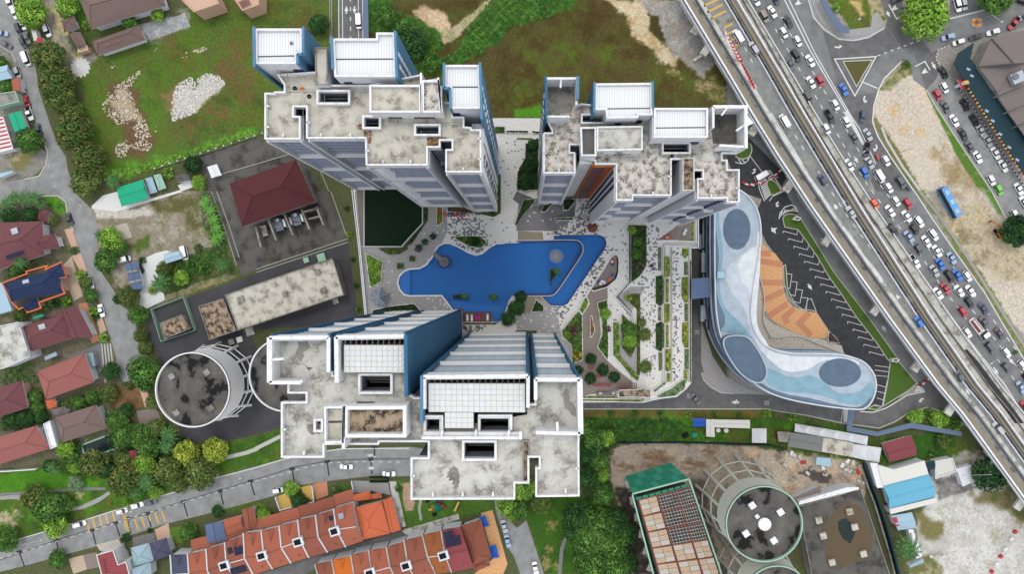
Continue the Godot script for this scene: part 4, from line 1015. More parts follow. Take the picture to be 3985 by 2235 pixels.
func make_tower_west():
	on(1000,0)
	var t := thing("apartment_tower","grey and white apartment tower with blue side walls, upper left above the pool","tower",at(900,1000,0))
	var yr := 88.3; var yp := 89.5
	var o := pts([58,1052,58,700,130,700,130,690,204,690,204,640,150,560,440,540,548,640,845,640,1240,560,1250,610,1370,590,1390,760,1480,780,1480,880,1565,880,1565,955,1620,960,1620,976,1692,976,1695,1302,1422,1302,1422,1125,1470,1125,1470,1062,1385,1062,1385,1115,1290,1115,1290,1250,822,1250,816,1046,372,1046,372,808,280,808,280,875,330,875,330,1052],yp)
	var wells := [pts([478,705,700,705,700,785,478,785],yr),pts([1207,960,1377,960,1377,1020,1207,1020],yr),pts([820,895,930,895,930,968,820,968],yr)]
	var slab: Node = shell(t,o,wells,yr,yp,M.concrete)
	var S := Vector2(0,1); var E := Vector2(1,0)
	face(t,p2(58,1052,yp),p2(330,1052,yp),S,DECK,yr)
	face(t,p2(372,1046,yp),p2(816,1046,yp),S,DECK,yr,"grey","l")
	face(t,p2(822,1250,yp),p2(1290,1250,yp),S,DECK,yr)
	face(t,p2(1422,1302,yp),p2(1695,1302,yp),S,DECK,yr)
	face(t,p2(1290,1115,yp),p2(1385,1115,yp),S,DECK,yr,"grey","")
	var a := p2(826,1250,yp); var b := p2(930,1250,yp)
	for i in 24:
		if (i + 1) % 6 != 0:
			var w := [1.0,1.15,1.3,1.2][i % 4] as float
			var g := Geo.new(); var c := a.lerp(b,0.5 * w)
			g.box(Vector3(c.x,yr - 1.3 - 3.1 * (i + 1) + 0.45,c.y - 0.25),Vector3(a.distance_to(b) * w,0.2,1.3)); put("balcony_slab",g,M.white,t)
	panel("side_wall",p2(1288,1252,yp),p2(1288,1117,yp),DECK,yr - 0.3,0.5,M.offwhite,t)
	panel("side_wall",p2(328,1052,yp),p2(328,876,yp),DECK,yr - 0.3,0.5,M.offwhite,t)
	panel("side_wall",p2(1693,1302,yp),p2(1690,978,yp),DECK,yr - 0.3,0.5,M.white,t)
	var ms := []
	for i in 23:
		ms.append([0.28 + 0.2 * (i % 2),84.0 - i * 3.1,1.4,0.9]); ms.append([0.38 + 0.2 * ((i + 1) % 3) / 2.0,82.6 - i * 3.1,0.9,0.6])
	marks("window",p2(1693,1302,yp),p2(1690,978,yp),E,ms,0.3,M.navy,t)
	marks("shadow_gap",p2(1693,1302,yp),p2(1690,978,yp),E,[[0.8,50.0,0.25,68.0]],0.3,M.navy,t)  # one thin navy strip on the face of the end wall, nearly full height
	for i in 24:   # slabs of the open corridor beside the end wall
		var g := Geo.new(); var c := p2(1650,925,yp); g.box(Vector3(c.x + 0.3,86.0 - i * 3.1,c.y + 1.0),Vector3(2.6,0.3,3.0)); put("corridor_slab",g,M.white,t)
	metal_block(t,[-15,215,340,215,340,405,300,405,300,482,-15,482],94,[5,428,296,422])
	metal_block(t,[570,290,900,290,900,245,1040,245,1050,580,585,580],94,[585,448,1040,446])
	metal_block(t,[1415,490,1680,490,1690,820,1460,820,1460,660,1415,660],94,[1470,658,1680,658])
	for q in [[-24,200,-20,505],[350,200,350,415],[306,409,350,409],[306,409,306,482],[562,275,572,520],[1043,232,1055,590],[1412,475,1412,664],[1412,664,1458,664],[1458,664,1462,820],[1683,470,1696,900]]:
		panel("blue_wall",p2(q[0],q[1],94.4),p2(q[2],q[3],94.4),0.0,94.4,0.5,M.blue,t)
	var wm := []
	for i in 26: wm.append([0.42 + 0.04 * (i % 3),92.0 - i * 3.1,0.9,1.6]); wm.append([0.72 - 0.06 * (i % 2),91.0 - i * 3.1,0.9,1.4])
	marks("window",p2(1683,470,94.4),p2(1696,900,94.4),E,wm,0.3,M.white,t)
	wm = []
	for i in 26: wm.append([0.45,92.0 - i * 3.1,0.9,2.2]); wm.append([0.68,91.0 - i * 3.1,0.9,2.2])
	marks("window",p2(1043,232,94.4),p2(1055,590,94.4),E,wm,0.3,M.white,t)
	var tank := pts([848,640,1395,640,1395,850,850,850],93.6)
	solid("tank_house",tank,yr,92.8,M.white,t); flat("tank_roof",inset(pts([848,640,1240,640,1240,850,850,850],93.6),0.3),M.concrete,92.82,t); flat("tank_roof",inset(pts([1248,610,1380,610,1390,850,1245,850],93.6),0.3),M.concretemould,92.83,t)
	rim("parapet",pts([848,640,1240,640,1240,850,850,850],93.6),92.8,93.6,0.4,M.white,t); rim("parapet",pts([1245,605,1380,605,1395,850,1245,850],93.6),92.8,93.6,0.4,M.white,t)
	panel("fin_wall",p2(1238,550,93.6),p2(1243,850,93.6),yr,93.6,0.4,M.white,t); panel("fin_wall",p2(1368,585,93.6),p2(1395,850,93.6),yr,93.6,0.4,M.white,t)
	var tm := [[0.3,89.3,2.8,0.9],[0.72,89.3,4.2,0.9]]
	marks("louvre",p2(850,850,93.6),p2(1395,850,93.6),S,tm,0.1,M.concretedark,t)
	solid("shaft",pts([440,360,535,360,540,645,448,645],91),0,91,M.offwhite,t); flat("shaft_roof",inset(pts([440,360,535,360,540,645,448,645],91),0.25),M.concrete,91.02,t)
	rim("parapet",pts([440,360,535,360,540,645,448,645],91),91,91.3,0.25,M.concretegrey,t)
	for q in [[p2(300,482,94),p2(-15,482,94),0.1,2.2],[p2(585,580,94),p2(1050,580,94),0.14,1.6],[p2(1460,820,94),p2(1690,820,94),0.12,1.6]]: marks("door",q[0],q[1],S,[[q[2],yr + 1.1,q[3],2.1]],0.1,M.navy,t)
	for q in [[[210,640,210,692,465,692],0.12],[[216,632,216,688,465,688],0.12],[[712,694,845,694],0.12],[[740,650,740,690],0.12],[[1080,905,1080,942,1560,942,1555,880],0.12],[[1086,905,1086,938,1552,938],0.12]]: band("roof_pipe",pts(q[0],yr),q[1],yr + 0.3,M.paintgrey,slab,0.12)
	for q in [[198,1030,0,-22],[482,1030,0,-22],[706,1030,0,-22],[950,1232,0,-22],[1160,1232,0,-22],[1557,1285,0,-22],[66,800,26,0],[66,958,26,0],[375,925,24,0],[825,1138,22,0],[1690,1046,-24,0],[1690,1200,-24,0]]: stub(q[0],q[1],q[2],q[3],yp,t)
	for q in [[768,935,808,935,808,980,768,980],[805,985,865,985,865,1085,825,1085],[1284,1035,1380,1035,1380,1110,1284,1110],[1385,1035,1432,1035,1432,1058,1385,1058]]: flat("rust_patch",pts(q,yr),M.patchrust,yr + 0.01,slab)
	for q in [[290,670,M.turf],[345,673,M.orange],[398,730,M.turf]]: band("hose_reel",oval(q[0],q[1],11,11,yr,12),0.25,yr + 0.35,q[2],slab,0.3,true)
	for i in 9: band("roof_joint",pts([80 + i * 54,720,80 + i * 54,1035],yr),0.06,yr + 0.012,M.paintgrey,slab)
	for i in 5: band("roof_joint",pts([75,770 + i * 55,800,770 + i * 55],yr),0.06,yr + 0.014,M.paintgrey,slab)
	for i in 6: band("roof_joint",pts([840 + i * 80,985,840 + i * 80,1240],yr),0.06,yr + 0.012,M.paintgrey,slab)
	for i in 4: band("roof_joint",pts([830,1030 + i * 55,1285,1030 + i * 55],yr),0.06,yr + 0.014,M.paintgrey,slab)
	for q in [[262,327],[300,399]]: band("cable_coil",oval(q[0],q[1],9,9,93.4,12),0.2,93.5,M.metalgrey,t,0.2,true)
	for k in 5: band("scaffold_frame",pts([158 + k * 24,500 + k * 12,160 + k * 26,560 + (k % 2) * 20],yr + 1.5),0.1,yr + 1.6 + k * 0.1,M.rust_tile,t,0.1)
func make_tower_east():
	on(2000,0)
	var t := thing("apartment_tower","white apartment tower with an orange recessed bay, between the pool and the viaduct","tower",at(900,1200,0))
	var yr := 72.3; var yp := 73.5; var hw := 78.0
	var S := Vector2(0,1); var W := Vector2(-1,0)
	var o := pts([222,1310,222,1000,285,1000,285,985,240,900],yp)
	o.append_array(pts([237,585,485,585],hw))
	o.append_array(pts([485,790,505,780,605,790],yp)); o.append_array(pts([612,640,1045,640,1060,815,1465,815,1490,815,1500,800,1752,800,1752,1100],hw))
	o.append_array(pts([1690,1160,1575,1160,1575,1205,1612,1205,1612,1278,1703,1278,1703,1530,1605,1530,1605,1500,1382,1500,1382,1345,1422,1345,1422,1290,1362,1290,1362,1440,1268,1440,1268,1205,1190,1205,1190,1478,900,1478,900,1515,768,1515,768,1242,610,1242,610,1215,502,1195,502,1095,424,1095,424,1148,462,1148,462,1310],yp))
	var wells := [pts([515,880,670,880,670,930,515,930],yr),pts([1122,1092,1312,1092,1312,1156,1122,1156],yr)]
	var slab: Node = shell(t,o,wells,yr,yp,M.concretemould)
	face(t,p2(222,1310,yp),p2(462,1310,yp),S,DECK,yr)
	face(t,p2(768,1515,yp),p2(900,1515,yp),S,DECK,yr,"grey","l")
	face(t,p2(900,1478,yp),p2(1190,1478,yp),S,DECK,yr,"grey","r")
	face(t,p2(1382,1500,yp),p2(1605,1500,yp),S,DECK,yr,"grey","l")
	face(t,p2(1605,1530,yp),p2(1703,1530,yp),S,DECK,yr,"grey","r")
	panel("blue_wall",p2(239,578,hw),p2(243,900,hw),0,hw + 0.3,0.5,M.deepblue,t)
	panel("side_wall",p2(224,1308,yp),p2(224,1002,yp),DECK,yr - 0.3,0.5,M.white,t)
	var ms := []
	for i in 19: ms.append([0.3 + 0.25 * (i % 2),68.0 - i * 3.1,1.6,0.9]); ms.append([0.75 - 0.15 * (i % 2),69.4 - i * 3.1,1.0,0.8])
	marks("window",p2(224,1308,yp),p2(224,1002,yp),W,ms,0.3,M.navy,t)
	ms = []
	for i in 22: ms.append([0.35 + 0.3 * (i % 2),74.0 - i * 3.1,1.2,0.9])
	marks("window",p2(239,578,hw),p2(243,900,hw),W,ms,0.3,M.white,t)
	for i in 20:
		var a := p2(504,1197,yp); var b := p2(608,1217,yp); var c := (a + b) / 2.0
		var g := Geo.new(); g.box(Vector3(c.x,yr - 1.5 - i * 3.0,c.y),Vector3(a.distance_to(b),1.6,1.2)); put("stair_slab",g,M.white,t)
	panel("orange_wall",p2(612,1243,yp),p2(766,1243,yp),DECK,yr - 0.3,0.4,M.orange,t)
	panel("orange_wall",p2(612,1216,yp),p2(612,1245,yp),DECK,yr - 0.3,0.9,M.orange,t)
	ms = []; var ml := []
	for i in 19: ms.append([0.28,69.2 - i * 3.1,3.0,1.5]); ml.append([0.68,69.8 - i * 3.1,1.7,0.4])
	marks("window",p2(612,1243,yp),p2(766,1243,yp),S,ms,0.3,M.windowdark,t); marks("vent_slot",p2(612,1243,yp),p2(766,1243,yp),S,ml,0.3,M.wine_tile,t)
	panel("side_wall",p2(769,1244,yp),p2(769,1515,yp),DECK,yr - 0.3,0.5,M.offwhite,t)
	ms = []
	for i in 24: ms.append([0.14,70.5 - i * 2.45,1.0,1.2])
	marks("window",p2(769,1244,yp),p2(769,1515,yp),W,ms,0.3,M.dark,t)
	marks("navy_stripe",p2(769,1244,yp),p2(769,1515,yp),W,[[0.36,42.0,0.9,60.0],[0.56,42.0,0.9,60.0]],0.31,M.navy,t)
	panel("side_wall",p2(1383,1502,yp),p2(1383,1346,yp),DECK,yr - 0.3,0.5,M.offwhite,t)
	panel("side_wall",p2(1269,1440,yp),p2(1269,1206,yp),DECK,yr - 0.3,0.5,M.offwhite,t)
	panel("side_wall",p2(464,1310,yp),p2(464,1148,yp),DECK,yr - 0.3,0.5,M.offwhite,t)
	var col := pts([1270,1190,1362,1190,1362,1442,1270,1442],75)
	solid("stair_column",col,0,74.4,M.offwhite,t); flat("stair_roof",inset(col,0.3),M.brownroof,74.42,t); rim("parapet",col,74.4,75,0.3,M.concretelight,t)
	metal_block(t,[612,630,1045,625,1045,870,940,870,940,890,700,895,690,830,612,830],79.2,[705,822,1040,818])
	metal_block(t,[1055,815,1465,815,1465,1040,1055,1040],79.2,[1060,967,1445,963])
	for q in [[610,620,606,850],[1046,612,1048,820],[485,575,482,750]]: panel("blue_wall",p2(q[0],q[1],79.4),p2(q[2],q[3],79.4),0,79.4,0.5,M.blue,t)
	panel("side_wall",p2(1055,1042,79.2),p2(1055,820,79.2),yr,78.2,0.3,M.offwhite,t)
	marks("door",p2(700,895,79.2),p2(1040,870,79.2),S,[[0.33,yr + 1.3,1.6,2.1],[0.8,yr + 1.3,1.3,2.1]],0.15,M.dark,t)
	marks("door",p2(1055,1040,79.2),p2(1465,1040,79.2),S,[[0.86,yr + 1.3,1.8,2.1]],0.1,M.navy,t)
	for q in [[[243,592,475,592],0.5],[[478,590,478,750,470,790],0.5],[[1504,806,1750,806,1752,1118],0.7],[[1504,806,1504,965],0.5],[[1550,1098,1735,1108],0.5],[[243,880,420,880],0.4]]: rim("terrace_wall",pts(q[0],hw),yr,hw,q[1],M.white,t,false)
	for q in [[355,600,352,660],[1610,812,1570,868],[1745,940,1680,985]]: band("terrace_beam",pts(q,hw),0.4,hw - 0.2,M.white,t,0.6)
	flat("terrace_floor",pts([256,655,470,655,470,760,430,850,256,870],yr),M.concretegrey,yr + 0.014,slab); flat("terrace_floor",pts([1512,865,1690,865,1690,1085,1500,1085,1490,980],yr),M.concretedark,yr + 0.014,slab)
	var tk := pts([498,958,972,950,972,1132,625,1140,625,1178,508,1178],77)
	solid("tank_house",tk,yr,76.2,M.white,t); flat("tank_roof",inset(pts([625,955,972,950,972,1132,625,1140],77),0.35),M.concretelight,76.22,t); flat("tank_roof",inset(pts([505,960,620,958,620,1175,510,1175],77),0.35),M.concretedark,76.22,t)
	rim("parapet",pts([625,955,972,950,972,1132,625,1140],77),76.2,77,0.35,M.white,t); rim("parapet",pts([500,960,621,958,621,1178,508,1178],77),76.2,77,0.35,M.white,t)
	marks("vent_slot",p2(625,1140,77),p2(972,1132,77),S,[[0.1,75.0,1.4,0.25],[0.5,75.0,1.4,0.25],[0.55,73.6,1.4,0.25]],0.1,M.concretegrey,t)
	for q in [[990,1010,990,1205,780,1205,780,1175],[998,1010,998,1200,788,1200,788,1175],[984,1010,984,1195,796,1195]]: band("roof_pipe",pts(q,yr),0.13,yr + 0.3,M.paintgrey,slab,0.13)
	for q in [[1190,1180],[1175,1310],[1175,1295]]: band("hose_reel",oval(q[0],q[1],8,8,yr,12),0.2,yr + 0.35,M.dark,slab,0.3,true)
	for q in [[340,1300,0,-24],[228,1157,18,0],[772,1365,20,0],[1186,1332,-24,0],[1050,1470,0,-24],[1490,1490,0,-22],[1698,1420,-22,0]]: stub(q[0],q[1],q[2],q[3],yp,t)
	flat("pale_screed",pts([1340,1100,1485,1070,1485,1160,1340,1160],yr),M.concretelight,yr + 0.012,slab)
	flat("pale_screed",pts([1365,1175,1560,1175,1560,1215,1365,1215],yr),M.concretelight,yr + 0.012,slab)
	solid("entrance_canopy",pts([1700,800,1810,930,1755,955,1690,900],20),19.6,20,M.white,t)
func pyramid_panel() -> Geo:
	var g := Geo.new(); var a := 0.474
	var c := Vector3(0,0.2,0)
	var q := [Vector3(-a,0,a),Vector3(a,0,a),Vector3(a,0,-a),Vector3(-a,0,-a)]
	for i in 4: g.tri(q[i],q[(i + 1) % 4],c)
	return g
func make_tower_south():
	on(1000,1490)
	var t := thing("apartment_tower","tall grey and blue apartment tower with white panelled tank roofs, below the pool","tower",at(1300,400,0))
	var yr := 109.0; var yp := 110.3; var hw := 113.0
	var N := Vector2(0,-1); var E := Vector2(1,0)
	var o := pts([90,-345,544,-350,544,-40,590,-40,590,-350,1122,-360,1122,100,1172,132,1250,130,1250,-50,2052,-57,2052,180,2098,180,2098,-32,2440,-30,2446,390],hw)
	o.append_array(pts([2433,464,2436,860,2101,865,2101,640,2128,640,2128,567,2056,567,2056,763,1950,763,1950,883,1160,885,1160,565,1290,565,1290,450,925,450,920,470,650,470,510,470,510,568,182,568,182,145,369,143,369,83,231,83,231,-5],yp))
	o.append_array(pts([90,-5],hw))
	var wells := [pts([795,-60,1018,-60,1018,60,795,60],yr),pts([1570,440,1795,440,1795,560,1570,560],yr),pts([1690,260,1900,260,1900,360,1690,360],yr),pts([1285,265,1385,265,1385,355,1285,355],yr),pts([462,280,500,280,500,345,462,345],yr)]
	var slab: Node = shell(t,o,wells,yr,yp,M.concretelight)
	face(t,p2(90,-345,hw),p2(544,-350,hw),N,DECK,hw - 1.0,"teal","lr")
	face(t,p2(590,-350,hw),p2(1122,-360,hw),N,DECK,hw - 1.0,"teal","lr")
	face(t,p2(1250,-50,hw),p2(2052,-57,hw),N,DECK,hw - 1.0,"teal","lr")
	face(t,p2(2098,-32,hw),p2(2440,-30,hw),N,DECK,hw - 1.0,"teal","lr")
	for q in [[[95,-338,540,-343],0.6,M.white],[[96,-340,96,0],0.9,M.white],[[540,-340,540,-80],0.6,M.white],[[96,0,330,0],0.6,M.white],[[595,-343,1115,-352],0.6,M.white],[[598,-345,603,0],0.7,M.white],[[1256,-43,2046,-50],0.6,M.white],[[2046,-48,2046,190],0.6,M.offwhite],[[2102,-25,2436,-23],0.6,M.white],[[2104,-25,2104,130],0.6,M.white],[[2438,-25,2444,388],0.9,M.white],[[2105,378,2440,386],0.6,M.white],[[1262,-40,1262,200],0.5,M.white]]: rim("terrace_wall",pts(q[0],hw),yr,hw,q[1],q[2],t,false)
	panel("blue_wall",p2(1125,-362,hw),p2(1128,105,hw),DECK,hw + 0.3,0.6,M.deepblue,t)
	panel("blue_wall",p2(547,-348,hw),p2(547,-80,hw),DECK,hw - 0.5,0.4,M.deepblue,t)
	panel("blue_wall",p2(1245,-52,hw),p2(1245,305,hw),DECK,hw + 0.2,0.5,M.blue,t)
	panel("blue_wall",p2(2055,-60,hw),p2(2055,60,hw),DECK,hw - 0.5,0.4,M.deepblue,t)
	panel("blue_wall",p2(2095,-36,hw),p2(2095,60,hw),DECK,hw - 0.5,0.4,M.deepblue,t)
	for i in 30:   # stair slabs in the slot between the last two bays
		var c := p2(2075,120,hw); var g := Geo.new(); g.box(Vector3(c.x,106.0 - i * 3.1,c.y),Vector3(1.9,0.25,5.0)); put("stair_slab",g,M.concretedark,t)
	for i in 30:
		var c := p2(2120,605,yp); var g := Geo.new(); g.box(Vector3(c.x - 0.6,106.0 - i * 3.1,c.y),Vector3(2.0,0.3,2.2)); put("corridor_slab",g,M.concretegrey,t)
	var sh_ := pyramid_panel().mesh()
	for q in [[657,-285,1115,-75,11,5,111.6],[1295,5,2025,225,17,5,111.6],[1418,225,1635,345,5,3,111.595]]:
		var y: float = q[6]
		var a := at(q[0],q[1],y); var b := at(q[2],q[3],y)
		var tk := solid("water_tank",PackedVector2Array([Vector2(a.x,a.z),Vector2(b.x,a.z),Vector2(b.x,b.z),Vector2(a.x,b.z)]),yr,y - 0.05,M.concretegrey,t)
		for i in int(q[4]):
			for j in int(q[5]):
				var o2 := MeshInstance3D.new(); o2.mesh = sh_; o2.name = numbered(str(tk.get_instance_id()),"roof_panel")
				o2.material_override = M.panelwhite if (i * 3 + j * 5) % 7 else M.offwhite
				tk.add_child(o2); var w := Vector3((b.x - a.x) / q[4],1,(b.z - a.z) / q[5])
				o2.position = Vector3(a.x + w.x * (i + 0.5),y - 0.05,a.z + w.z * (j + 0.5)) - t.position; o2.scale = Vector3(w.x,1,w.z)
		for i in int(q[4]) + 1:
			var g := Geo.new(); var x: float = lerp(a.x,b.x,i / float(q[4])); g.box(Vector3(x,yr + 1.0,a.z - 0.5),Vector3(0.15,1.6,1.0)); put("tank_rib",g,M.concretegrey,t)
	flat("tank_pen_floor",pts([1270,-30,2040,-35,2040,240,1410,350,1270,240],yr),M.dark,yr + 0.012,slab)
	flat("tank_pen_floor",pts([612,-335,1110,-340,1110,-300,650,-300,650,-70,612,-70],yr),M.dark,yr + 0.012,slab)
	for i in 6: band("tank_plinth",pts([2030,10 + i * 40,2043,10 + i * 40],yr + 1.0),0.4,yr + 1.0,M.concretegrey,t,1.0)
	for q in [[625,-300,640,-75],[1275,20,1285,200]]: band("tank_pipe",pts(q,yr + 1.0),0.4,yr + 1.0,M.steel,t,0.4)
	for q in [[[1265,255,1400,255,1400,380],0.35],[[1670,250,1920,250,1920,360],0.35]]: rim("well_frame",pts(q[0],111),yr,111,q[1],M.white,t,false)
	rim("sloped_parapet",pts([1245,418,1400,418,1660,418,1990,418,1990,370],112),yr,112,0.5,M.white,t,false)
	flat("sloped_parapet_face",pts([1260,372,1985,372,1985,412,1250,412],111),M.white,111.0,t)
	for u in [1400,1655,1905]: band("buttress",pts([u,360,u - 8,412],111.6),0.4,111.8,M.white,t,1.6)
	var th := pts([508,182,1128,175,1128,415,650,415,650,455,512,455],114)
	solid("tank_house",th,yr,112.6,M.white,t)
	flat("tank_roof",inset(pts([660,178,1125,176,1125,412,660,412],114),0.6),M.brownroof,112.62,t); flat("tank_roof",inset(pts([510,180,655,180,655,455,512,455],114),0.3),M.concrete,112.62,t)
	flat("damp_strip",pts([515,292,645,290,645,306,515,310],113),M.concretedark,112.64,t)
	rim("parapet",pts([658,178,1128,176,1128,415,658,415],114),112.6,114,0.6,M.white,t); rim("parapet",pts([508,182,657,180,657,456,512,456],114),112.6,114,0.3,M.white,t)
	panel("fin_wall",p2(658,178,114),p2(652,500,114),yr - 8,114,0.5,M.white,t)
	marks("louvre",p2(508,182,114),p2(1128,175,114),N,[[0.45,110.6,3.0,0.8]],0.1,M.concretedark,t)
	var lr := pts([2003,440,2058,440,2058,764,2003,764],yp); solid("link_roof",lr,0,yr + 0.4,M.concretegrey,t); flat("link_floor",inset(lr,0.3),M.brownroof,yr + 0.43,t); rim("parapet",lr,yr + 0.4,yr + 0.9,0.25,M.concretegrey,t)
	for q in [[355,545,0,-28],[1328,860,0,-30],[1553,860,0,-30],[1782,860,0,-30],[2330,835,0,-34],[190,355,28,0],[1168,705,24,0],[2428,650,-24,0]]: stub(q[0],q[1],q[2],q[3],yp,t)
	for q in [[320,2,340,-15],[200,-180,100,-172],[2270,370,2266,300]]: band("terrace_beam",pts(q,hw),0.4,hw - 0.1,M.white,t,0.6)
	for q in [[1183,145,1183,380,1255,380],[1240,145,1240,372]]: band("roof_pipe",pts(q,yr),0.15,yr + 0.3,M.paintgrey,slab,0.13)
	for q in [[1480,690,70,34],[1500,740,40,40]]: flat("damp_patch",rough(oval(q[0],q[1],q[2] * 0.7,q[3] * 1.6,yr,18),0.8,0.35,5),M.concretegrey,yr + 0.012 + q[2] * 1e-4,slab)
	flat("damp_patch",rough(pts([300,-320,380,-320,400,-270,360,-230,340,-160,420,-100,380,-90,300,-200,330,-270],yr),0.8,0.3,6),M.concretegrey,yr + 0.013,slab)
	flat("damp_patch",rough(pts([2330,40,2360,60,2350,130,2400,190,2420,260,2380,240,2330,190,2320,110],yr),0.8,0.3,8),M.concretegrey,yr + 0.013,slab)
	flat("damp_patch",rough(oval(440,350,60,45,yr,18),0.8,0.3,9),M.concretegrey,yr + 0.013,slab)
# ---- pool deck on its podium
func tile_field(parent: Node,called: String,p: PackedVector2Array,share: float,m: Material,y: float,sd: int):
	var r := RandomNumberGenerator.new(); r.seed = sd
	var lo := Vector2(1e9,1e9); var hi := -lo
	for a in p: lo = lo.min(a); hi = hi.max(a)
	var g := Geo.new(); var s := 0.52
	for i in range(int(floor(lo.x / s)),int(ceil(hi.x / s))):
		for j in range(int(floor(lo.y / s)),int(ceil(hi.y / s))):
			var w := r.randf()
			if w > share: continue
			var c := Vector2((i + 0.5) * s,(j + 0.5) * s)
			if not Geometry2D.is_point_in_polygon(c,p): continue
			var k := s * 0.48
			g.quad(Vector3(c.x - k,y,c.y + k),Vector3(c.x + k,y,c.y + k),Vector3(c.x + k,y,c.y - k),Vector3(c.x - k,y,c.y - k))
			if r.randf() < 0.25 and share > 0.2:   # a neighbour laid in the same tone
				g.quad(Vector3(c.x + k,y,c.y + k),Vector3(c.x + k * 3,y,c.y + k),Vector3(c.x + k * 3,y,c.y - k),Vector3(c.x + k,y,c.y - k))
	tag(put(called,g,m,parent),"","","","stuff")
func make_deck():
	var h := DECK
	var pool := mix(["F",[1340,455,1370,415,1410,393,1455,393,1520,420,1600,465,1655,483,1700,470,1755,425,1810,395,1870,393],"G",[20,392,120,372,230,372,300,368,302,336,345,334,640,333,680,350,695,385,690,420,405,845,370,862,280,858,215,795,30,795],"F",[1930,790,1905,830,1880,900,1840,985,1775,985,1770,915,1570,912,1550,884,1478,895,1395,787,1150,790,1110,778,1078,742,1062,690,1075,640,1110,605,1150,588,1230,582,1280,555,1330,488]],h)
	var outline := mix(["B",[1100,900],"C",[-130,893,215,893,900,1300,1500,1560],"G",[1388,190,1388,428,1339,428,1339,1445],"K",[1300,50,1225,108,1110,122,980,148,440,150,0,150],"J",[1400,0,1200,-300],"F",[832,942,735,-10]],h)
	var dk := solid("pool_deck",outline,0.0,h - 0.01,M.plazawhite,null,[pool])
	tag(dk,"","","","structure")
	var top := h
	var grey := mix(["F",[785,418,1095,425,1252,250,1252,112,1432,112,1440,300,1400,388,1340,450,1325,485,1275,548,1230,576,1108,600,1056,690,1105,784,1150,796,1393,793,1475,900,1240,908,833,940]],top)
	flat("grey_paving",grey,M.plaza,top,dk)
	tile_field(dk,"paving_tile",grey,0.012,M.plazawhite,top + 0.006,3)
	var g2 := mix(["G",[20,890,60,870,215,800,280,864,330,870,340,1000,360,1090,430,1170,440,1330,20,1060]],top)
	flat("grey_paving",g2,M.plaza,top,dk); tile_field(dk,"paving_tile",g2,0.06,M.plazawhite,top + 0.006,4)
	var g3 := mix(["G",[40,60,470,40,460,190,400,250,340,300,20,300,20,250]],top)
	flat("grey_paving",g3,M.plazadark,top,dk); tile_field(dk,"paving_tile",g3,0.05,M.plazawhite,top + 0.006,5)
	var brown := mix(["G",[600,715,745,490,790,520,785,650,705,730,708,810,625,842,645,950,655,1080,625,1175,690,1265,760,1330,895,1440],"K",[890,40,780,60,510,100,510,-30],"G",[440,1310,522,1275,518,930,572,850,550,795]],top)
	flat("brown_paving",brown,M.plazabrown,top,dk)
	flat("brown_paving",mix(["G",[1085,365,1240,255,1335,200,1335,365]],top),M.plazabrown,top,dk)
	flat("grey_paving",mix(["G",[760,800,880,720,1000,720,960,780,890,900,900,980]],top),M.plaza,top + 0.001,dk)
	flat("grey_paving",mix(["G",[800,1000,925,1000,925,1390,800,1240]],top),M.plaza,top + 0.001,dk)
	for q in [[["F",[1432,160,1660,155,1700,230,1745,330,1735,400,1690,470,1600,450,1500,400,1440,320]],0.4,6],[["G",[470,50,572,60,575,240,640,250,640,325,340,328,210,330,330,300,400,240,460,200]],0.36,7],[["G",[700,400,730,430,560,760,430,870,380,960,330,1060,300,1080,330,960,300,870,372,868,412,850]],0.3,8],[["G",[1000,255,1100,255,1085,420,1060,640,980,720,900,690,1000,560]],0.26,9],[["G",[960,720,1065,650,1065,1420,1000,1420,950,900]],0.16,10],[["G",[1198,430,1225,430,1225,1445,1198,1445]],0.3,11],[["G",[1225,430,1262,430,1262,1445,1225,1445]],0.12,12],[["G",[640,240,860,250,860,690,710,740,790,650,790,500,740,480,700,560,730,430,690,340]],0.05,13],[["G",[715,740,800,720,770,800,890,900,895,1000,720,1000,715,830]],0.03,14],[["F",[1660,100,1850,190,1850,0,1940,-100,1940,390,1810,388,1750,420]],0.03,15],[["C",[-120,1010,200,1010,0,1445,-100,1445]],0.03,16],[["F",[1555,1008,1720,1008,1710,1062,1550,1062]],0.5,17],[["F",[1480,885,1380,800,1300,800,1310,890]],0.0,18],[["G",[0,1000,40,900,250,870,330,900,330,1050,60,1050]],0.0,19]]:
		if q[1] > 0: tile_field(dk,"paving_tile",mix(q[0],top),q[1],M.plazadark,top + 0.006,q[2])
	var gp := mix(["F",[1300,800,1392,800,1460,895,1300,890]],top); tile_field(dk,"paving_tile",gp,0.14,M.plazawhite,top + 0.007,20)
	flat("green_court",mix(["F",[815,-120,815,414,1090,414,1248,240,1248,112,1130,20,1000,-120]],top),M.turf,top + 0.01,dk)
	rim("court_edge",mix(["F",[812,-120,812,418,1092,418,1252,242,1252,112]],top),top,top + 0.5,0.35,M.paintgrey,dk,false)
	flat("brown_walk",mix(["F",[750,-10,808,-10,812,412,790,412]],top),M.plazabrown,top + 0.01,dk)
	for q in [[[738,-10,783,415,833,940],0.35],[[722,-10,772,415,822,940],0.25]]: rim("edge_wall",mix(["F",q[0]],top),top - 0.5,top + 0.9,q[1],M.offwhite,dk,false)
	rim("edge_wall",mix(["G",[1386,200,1386,426,1338,428]],top),top - 0.4,top + 0.9,0.3,M.white,dk,false)
	rim("edge_wall",mix(["G",[1080,375,1335,380,1370,385,1370,200]],top),top - 0.4,top + 0.6,0.3,M.white,dk,false)
	rim("edge_wall",mix(["G",[1130,420,1130,405,1385,405]],top),top - 0.4,top + 0.5,0.25,M.paintgrey,dk,false)
	flat("sand_floor",mix(["G",[30,300,215,308,225,370,30,375]],top),M.railbed,top + 0.012,dk)
	flat("sand_floor",mix(["G",[100,795,205,795,215,810,120,920,60,920,80,850]],top),M.railbed,top + 0.012,dk)
